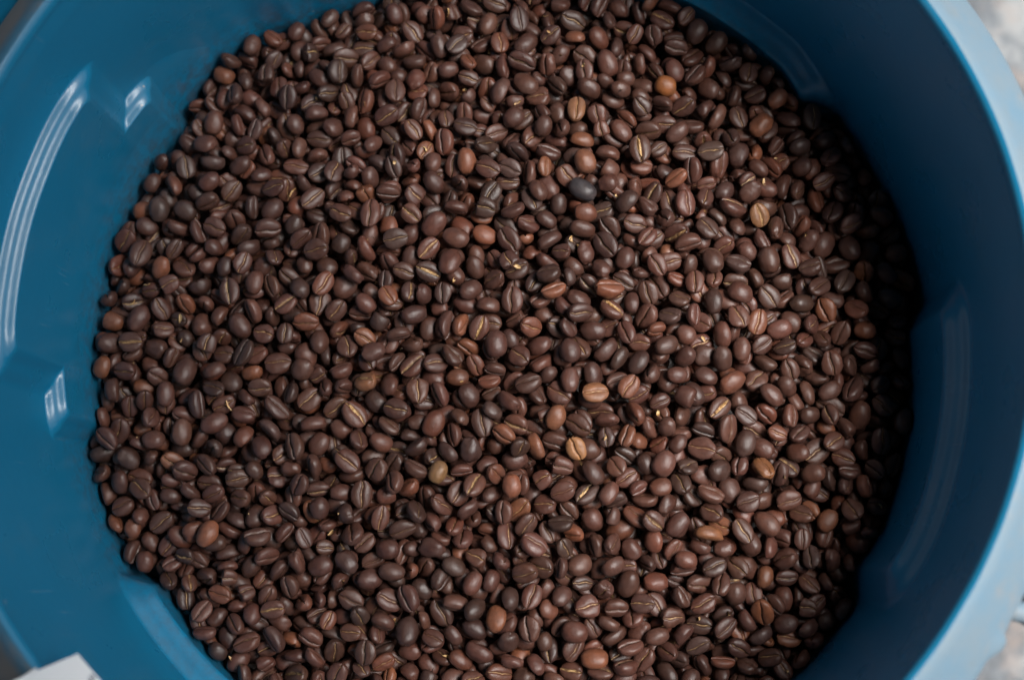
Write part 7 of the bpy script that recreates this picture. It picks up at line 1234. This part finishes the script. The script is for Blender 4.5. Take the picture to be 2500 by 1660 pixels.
332,-1164,-14,32,-81,-41,96,84,65, -355,-770,1,-64,10,-41,83,60,44, 603,-1155,-17,68,-71,10,115,83,56, 409,762,30,22,75,-60,90,73,51, 855,-1238,-35,-14,-74,-45,104,78,56, -114,-1151,-27,-29,0,-54,93,86,51,
550,568,72,-23,86,-40,83,67,50, -668,92,-9,-36,-57,68,82,65,50, 1239,-543,-3,10,-10,54,109,87,60, -54,-1153,-26,-75,-43,47,95,76,60, 129,-1311,-37,79,57,4,93,77,59, -529,904,-43,-24,27,88,113,88,54,
231,-1420,-44,-4,-9,-32,108,90,67, -772,311,-32,-87,42,-16,91,69,54, 53,710,28,-13,10,22,97,78,56, -691,-408,-19,58,-2,-13,114,82,59, -421,-1146,-43,-81,54,-8,93,72,48, 81,-1173,-24,-89,-39,-17,103,85,56,
-456,-487,13,-15,50,61,78,65,48, -143,-1454,-53,19,-65,61,112,85,65, 77,1310,-51,4,11,93,95,78,55, -183,-1271,-44,-67,72,-15,84,74,52, 203,986,-19,-6,-2,82,111,86,59, 206,654,50,-6,83,53,91,77,56,
-708,-230,-18,90,24,12,97,89,60, -272,-1224,-44,-15,30,-23,96,78,57, 725,-1313,-42,-37,-18,86,87,76,54, -14,-1272,-39,-89,20,31,88,76,52, -60,-1522,-55,7,74,-65,90,77,58, 1216,-227,19,66,-38,33,96,87,59,
65,558,63,-10,-7,-72,84,72,54, 399,726,34,-62,-2,-26,101,81,61, 217,-1506,-52,37,64,-52,108,82,63, -1003,-2,-49,-32,5,6,96,86,57, -253,1480,-60,54,35,-24,96,82,58, 63,-845,31,12,19,82,93,82,56,
957,-568,42,-27,24,-2,107,75,52, -718,-1213,-58,-59,78,13,88,74,57, -434,-113,38,-22,-6,-34,92,77,51, -39,-1379,-49,59,-77,19,86,72,52, 1338,-307,-9,14,15,40,104,78,52, 619,921,-16,-7,18,57,87,74,49,
73,1144,-42,70,15,23,90,73,49, 40,-1340,-46,-90,11,-39,113,79,66, -153,-1499,-58,-91,6,-10,86,67,52, -721,7,-22,68,14,-8,91,73,52, 339,-1240,-33,-54,-55,-54,98,82,64, 570,-1228,-34,-7,0,93,101,90,66,
1179,-161,25,-94,-24,13,89,70,48, 777,-1231,-40,-48,86,-13,107,91,62, -331,-1313,-56,36,84,13,92,82,55, 457,651,47,21,77,53,92,76,51, 313,-730,70,24,-12,53,81,61,48, -1062,-478,-60,-10,64,74,96,80,57,
-389,793,-34,-15,-6,95,95,84,60, -410,-878,-29,11,42,-34,105,75,56, -514,12,13,-11,23,-92,99,75,54, -281,-1416,-61,27,92,12,88,64,52, -911,-1113,-66,74,1,-43,104,79,54, 278,1261,-55,-19,1,-36,97,85,66,
162,-1485,-59,61,38,37,89,65,51, -1051,-189,-59,25,95,14,91,81,58, -213,712,-9,-11,28,-90,102,88,67, -151,-1345,-56,22,-10,-90,74,65,44, 1230,-297,4,17,0,-47,107,88,62, 1421,551,-47,-1,74,23,95,87,58,
-625,-1198,-63,-7,76,42,93,74,47, 728,1222,-59,82,-30,-7,111,82,52, 760,809,-13,-24,9,36,90,65,44, -795,-384,-43,-27,-12,44,97,85,56, -690,829,-61,95,-24,15,95,80,59, -1149,-364,-67,-70,9,-32,90,75,56,
-118,824,-21,-42,1,-65,99,80,52, 654,-1260,-47,-92,-34,-12,86,70,49, -306,-1482,-68,52,2,-14,110,76,54, -861,691,-65,-93,-28,16,110,82,61, -501,-1300,-67,-11,-20,76,126,99,63, -800,-90,-42,-13,98,-6,95,77,59,
-271,1022,-53,3,9,85,96,75,52, 438,-1229,-41,2,8,-13,110,94,68, -656,-321,-26,-2,-10,16,102,89,58, 289,-1309,-51,-83,-40,28,87,69,51, -826,-574,-55,92,-36,6,111,81,62, -410,874,-50,40,-10,-49,94,73,54,
-637,1112,-70,-19,-3,-88,95,70,53, 944,434,27,14,-46,16,100,86,53, -388,182,26,-50,-5,-9,84,66,51, -879,114,-54,-5,-98,15,91,78,49, -417,704,-37,8,-33,-83,109,81,55, 688,1094,-54,11,71,68,80,70,44,
-615,-1271,-71,-96,1,-25,99,77,56, -787,-517,-52,-64,-13,-39,78,61,45, -124,734,-11,-78,-26,20,94,80,64, -30,639,17,-12,-97,16,91,75,49, -652,293,-35,21,-95,-16,92,69,51, -198,528,15,21,32,75,101,80,60,
130,1257,-64,-23,-37,33,95,74,54, 250,-1189,-41,-92,31,-19,101,86,59, -962,287,-66,-24,75,-60,103,80,55, -683,-1144,-71,-1,1,61,84,71,52, -416,-721,-24,-73,52,-26,81,72,53, -600,-195,-16,-71,29,-11,98,86,57,
-133,-1231,-57,3,-20,-26,88,66,46, 991,-127,62,-10,-3,28,96,83,57, 709,701,4,37,-77,-47,77,65,46, 1296,604,-48,12,-1,43,99,83,59,
]
raw = np.array(BEANS, dtype=float).reshape(-1, 9)
NB = len(raw)
pos = raw[:, 0:3] * 0.1
pos[:, :2] = [spread(x, y) for x, y in pos[:, :2]]
quat = np.zeros((NB, 4))
quat[:, 1:] = raw[:, 3:6] / 99.0
quat[:, 0] = np.sqrt(np.maximum(0, 1 - (quat[:, 1:] ** 2).sum(axis=1)))
quat /= np.linalg.norm(quat, axis=1)[:, None]
dims = raw[:, 6:9] * 0.1 * 0.905
rb = random.Random(5)
tone_i, tone_c, kind_i = [], [], []
for i in range(NB):
    k = rb.choices(range(len(TONES)), [t[2] for t in TONES])[0]
    f = rb.uniform(0.82, 1.18)
    c = [v * 1.0 * f * (1.10, 0.93, 0.84)[n_] * rb.uniform(0.96, 1.04) for n_, v in enumerate(TONES[k][1])]
    tone_i.append(k); tone_c.append(c); kind_i.append(rb.randrange(len(KINDS)))


def project(p):
    q = W2C @ (Vector(p) - CAM_P)
    return 1250 + KP * q.x / -q.z, 830 - KP * q.y / -q.z


def build_mesh(name, tpl, mat):
    V, F, CH = tpl
    me = bpy.data.meshes.new(name)
    me.from_pydata([tuple(v) for v in V], [], F)
    me.materials.append(mat)
    me.shade_smooth()
    at_ = me.attributes.new('chaff', 'FLOAT', 'POINT')
    at_.data.foreach_set('value', CH.astype(np.float32))
    return me


bean_meshes = []
for i, t_ in enumerate(HI):
    V, F, CH = t_
    bean_meshes.append(build_mesh('coffee_bean', (V * 0.01, F, CH), M_BEAN))


def qmat(q):
    w_, x, y, z = q
    return np.array([[1 - 2 * (y * y + z * z), 2 * (x * y - z * w_), 2 * (x * z + y * w_)],
                     [2 * (x * y + z * w_), 1 - 2 * (x * x + z * z), 2 * (y * z - x * w_)],
                     [2 * (x * z - y * w_), 2 * (y * z + x * w_), 1 - 2 * (x * x + y * y)]])


# many of the beans on top lie with the flat creased face up
for i in range(NB):
    r2 = qmat(quat[i])[:, 2]
    if r2[2] < -0.1 and rb.random() < 0.50:
        pos[i] = pos[i] - r2 * 0.30 * dims[i][2]
        a_, b_, c_, d_ = quat[i]
        quat[i] = (-b_, a_, d_, -c_)

px = [project(p) for p in pos]
# a few beans of their own colour, where the photograph has them (pixels of the 2500 px frame)
SPECIAL = [((1448, 1095), (0.36, 0.165, 0.068), 'pale tan'), ((1578, 228), (0.26, 0.090, 0.028), 'dull orange'),
           ((1440, 318), (0.22, 0.10, 0.05), 'light tan'), ((1450, 508), (0.040, 0.034, 0.036), 'blackish grey'),
           ((1838, 520), (0.21, 0.095, 0.040), 'golden brown'), ((1087, 1112), (0.20, 0.105, 0.045), 'yellowish tan'),
           ((1845, 1140), (0.20, 0.080, 0.032), 'amber brown'), ((1850, 1463), (0.19, 0.068, 0.032), 'brick brown'),
           ((1465, 950), (0.24, 0.10, 0.045), 'sandy brown'), ((1755, 1292), (0.20, 0.08, 0.035), 'warm copper brown'),
           ((818, 915), (0.20, 0.085, 0.042), 'light copper brown'), ((1445, 458), (0.19, 0.075, 0.040), 'rosy brown')]

NI = 300
used = {}
for (sx_, sy_), c, nm in SPECIAL:
    i = min((j for j in range(NI) if j not in used), key=lambda j: (px[j][0] - sx_) ** 2 + (px[j][1] - sy_) ** 2)
    used[i] = nm
    tone_c[i] = list(c)


# beans with a papery golden skin bulging out of the crease
GOLD = []
for sx_, sy_ in ((1095, 655), (1525, 410), (1150, 778), (1490, 757), (890, 1018), (1480, 1215), (1700, 950)):
    i = min((j for j in range(NI) if j not in used and qmat(quat[j])[2, 2] > 0.75), key=lambda j: (px[j][0] - sx_) ** 2 + (px[j][1] - sy_) ** 2)
    used[i] = 'golden-skinned'
    kind_i[i] = 9
    GOLD.append(i)


# ---- the 300 beans that show largest: each an object
HOURS = ['twelve', 'one', 'two', 'three', 'four', 'five', 'six', 'seven', 'eight', 'nine', 'ten', 'eleven']
cx_, cy_ = 1234, 900
labels = {}
info = []
for i in range(NI):
    R = qmat(quat[i])
    up = R[2, 2]
    face = 'crease up' if up > 0.62 else ('rounded back up' if up < -0.35 else 'on its side')
    ax = W2C @ Vector(R[:, 0])
    ang = math.degrees(math.atan2(ax.y, ax.x)) % 180
    if abs(ax.z) > 0.8: lie = 'on end'
    elif ang < 22.5 or ang >= 157.5: lie = 'lying crosswise'
    elif ang < 67.5: lie = 'slanting right'
    elif ang < 112.5: lie = 'lying lengthwise'
    else: lie = 'slanting left'
    x, y = px[i]
    d = math.hypot(x - cx_, y - cy_)
    hour = HOURS[round((math.degrees(math.atan2(x - cx_, -(y - cy_))) % 360) / 30) % 12]
    if d < 130: where = 'at centre of pile'
    else:
        dist = 'near centre' if d < 330 else 'third out' if d < 480 else 'halfway out' if d < 640 else 'well out' if d < 790 else 'near wall'
        where = "%s at %s o'clock" % (dist, hour)
    tone = used.get(i, TONES[tone_i[i]][0])
    info.append((tone, face, lie, where, x, y))
groups = {}
for i, t_ in enumerate(info):
    groups.setdefault(t_[:4], []).append(i)
for key, ids in groups.items():
    tone, face, lie, where = key
    ids = sorted(ids, key=lambda i: info[i][4])
    if len(ids) == 1: names = ['']
    elif len(ids) == 2: names = [' left of two', ' right of two']
    else:
        names = [' leftmost'] + [' %s from left' % k for k in ('second', 'third', 'fourth', 'fifth', 'sixth')][:len(ids) - 2] + [' rightmost']
    for nm, i in zip(names, ids):
        labels[i] = '%s bean%s, %s, %s, %s' % (tone, nm and ',' + nm, face, lie, where)

for i in range(NI):
    o = bpy.data.objects.new('coffee_bean', bean_meshes[kind_i[i]])
    COL.objects.link(o)
    o.rotation_mode = 'QUATERNION'
    o.rotation_quaternion = quat[i]
    o.location = pos[i] * MM
    o.scale = dims[i] * MM / 0.01
    o.color = (*tone_c[i], 1)
    tag(o, labels[i], 'coffee bean', 'roasted coffee beans lying on top of the pile')
    if i in GOLD:
        rg = random.Random(i)
        vs, fs = [], []
        k0, k1 = 9, 6
        x0, x1 = (-0.33, 0.33) if rg.random() < 0.5 else (-0.36, 0.12)
        for a_ in range(k0 + 1):
            t = a_ / k0
            for c_ in range(k1 + 1):
                s_ = c_ / k1 * 2 - 1
                wd = 0.085 * math.sin(math.pi * (0.08 + 0.84 * t)) ** 0.6 * (1 + 0.3 * rg.uniform(-1, 1))
                vs.append(((x0 + (x1 - x0) * t) * 0.01, (s_ * wd + 0.02 * math.sin(t * 7)) * 0.01,
                           (0.17 + 0.12 * (1 - s_ * s_) + 0.035 * rg.uniform(-1, 1)) * 0.01))
        for a_ in range(k0):
            for c_ in range(k1):
                q = a_ * (k1 + 1) + c_
                fs.append((q, q + k1 + 1, q + k1 + 2, q + 1))
        mesh_obj('chaff', vs, fs, M_CHAFF, o, smooth=False)

# ---- all the others: one mass
Vs, Fl, Fs, CHs, Tn = [], [], [], [], []
off = 0
sizes = []
for i in range(NI, NB):
    V, F, CH = (HI if i < 900 else MI if i < NVIS else LO)[kind_i[i]]
    P = (V * dims[i]) @ qmat(quat[i]).T + pos[i]
    Vs.append(P * MM)
    key = (i < 900, i < NVIS, kind_i[i])
    Fl.append((F, off))
    CHs.append(CH)
    Tn.append(np.tile(np.array(tone_c[i] + [1.0]), (len(V), 1)))
    off += len(V)
# lumpy bed of beans under the loose ones, so that no gap shows the bottom of the bin
bedV, bedF = [], []
n = 150
for i in range(n + 1):
    for j in range(n):
        a_ = 2 * math.pi * j / n
        r = (158.0 + oval(math.degrees(a_))) * i / n
        x, y = r * math.cos(a_), r * math.sin(a_)
        z = mound(x, y) - 21 + 2.5 * noise.noise(Vector((x / 5, y / 5, 0)))
        bedV.append((x * MM, y * MM, z * MM))
for i in range(n):
    for j in range(n):
        k = (j + 1) % n
        bedF.append((i * n + j, (i + 1) * n + j, (i + 1) * n + k, i * n + k))
Fl.append((bedF, off))
Vs.append(np.array(bedV)); CHs.append(np.zeros(len(bedV))); Tn.append(np.tile(np.array([0.03, 0.017, 0.013, 1.0]), (len(bedV), 1)))

# small curled flakes of silverskin caught among the beans
rf = random.Random(3)
fv, ff = [], []
for k in range(60):
    i = rf.randrange(300, 1300)
    c = Vector(pos[i]) + Vector((rf.uniform(-2, 2), rf.uniform(-2, 2), dims[i][2] * 0.5))
    q = Quaternion((rf.gauss(0, 1), rf.gauss(0, 0.5), rf.gauss(0, 0.5), rf.gauss(0, 1))).normalized()
    L_, W_ = rf.uniform(0.8, 2.2), rf.uniform(0.4, 0.9)
    o_ = len(fv)
    for a_ in range(5):
        for c_ in range(3):
            t, s_ = a_ / 4 * 2 - 1, c_ - 1
            p = Vector((t * L_, s_ * W_ * (1 - 0.6 * t * t) + rf.uniform(-.1, .1), 0.5 * t * t + 0.35 * s_ * s_ + rf.uniform(-.08, .08)))
            fv.append(tuple((q @ p + c) * MM))
    for a_ in range(4):
        for c_ in range(2):
            z_ = o_ + a_ * 3 + c_
            ff.append((z_, z_ + 3, z_ + 4, z_ + 1))
fl = mesh_obj('chaff_flakes', fv, ff, M_CHAFF)
tag(fl, 'tiny golden flakes of papery bean skin scattered over the coffee beans', 'chaff', kind='stuff')

cache = {}
loops, starts, totals = [], [], []
for F, of in Fl:
    k = id(F)
    if k not in cache:
        cache[k] = (np.array([v for f in F for v in f], dtype=np.int64), np.array([len(f) for f in F], dtype=np.int64))
    a_, b_ = cache[k]
    loops.append(a_ + of); totals.append(b_)
loops = np.concatenate(loops).astype(np.int32)
totals = np.concatenate(totals).astype(np.int32)
starts = np.concatenate(([0], np.cumsum(totals)[:-1])).astype(np.int32)
V = np.concatenate(Vs).astype(np.float32)
me = bpy.data.meshes.new('coffee_beans_below')
me.vertices.add(len(V))
me.vertices.foreach_set('co', V.ravel())
me.loops.add(len(loops))
me.loops.foreach_set('vertex_index', loops)
me.polygons.add(len(starts))
me.polygons.foreach_set('loop_start', starts)
me.polygons.foreach_set('loop_total', totals)
me.update(calc_edges=True)
me.shade_smooth()
me.materials.append(M_MASS)
at_ = me.attributes.new('chaff', 'FLOAT', 'POINT')
at_.data.foreach_set('value', np.concatenate(CHs).astype(np.float32))
at_ = me.attributes.new('tone', 'FLOAT_COLOR', 'POINT')
at_.data.foreach_set('color', np.concatenate(Tn).astype(np.float32).ravel())
mass = bpy.data.objects.new('coffee_beans', me)
COL.objects.link(mass)
tag(mass, 'the remaining dark roasted coffee beans filling the blue bin between and under the top ones', 'coffee beans', kind='stuff')
print('tris', int((totals - 2).sum()), 'beans', NB)
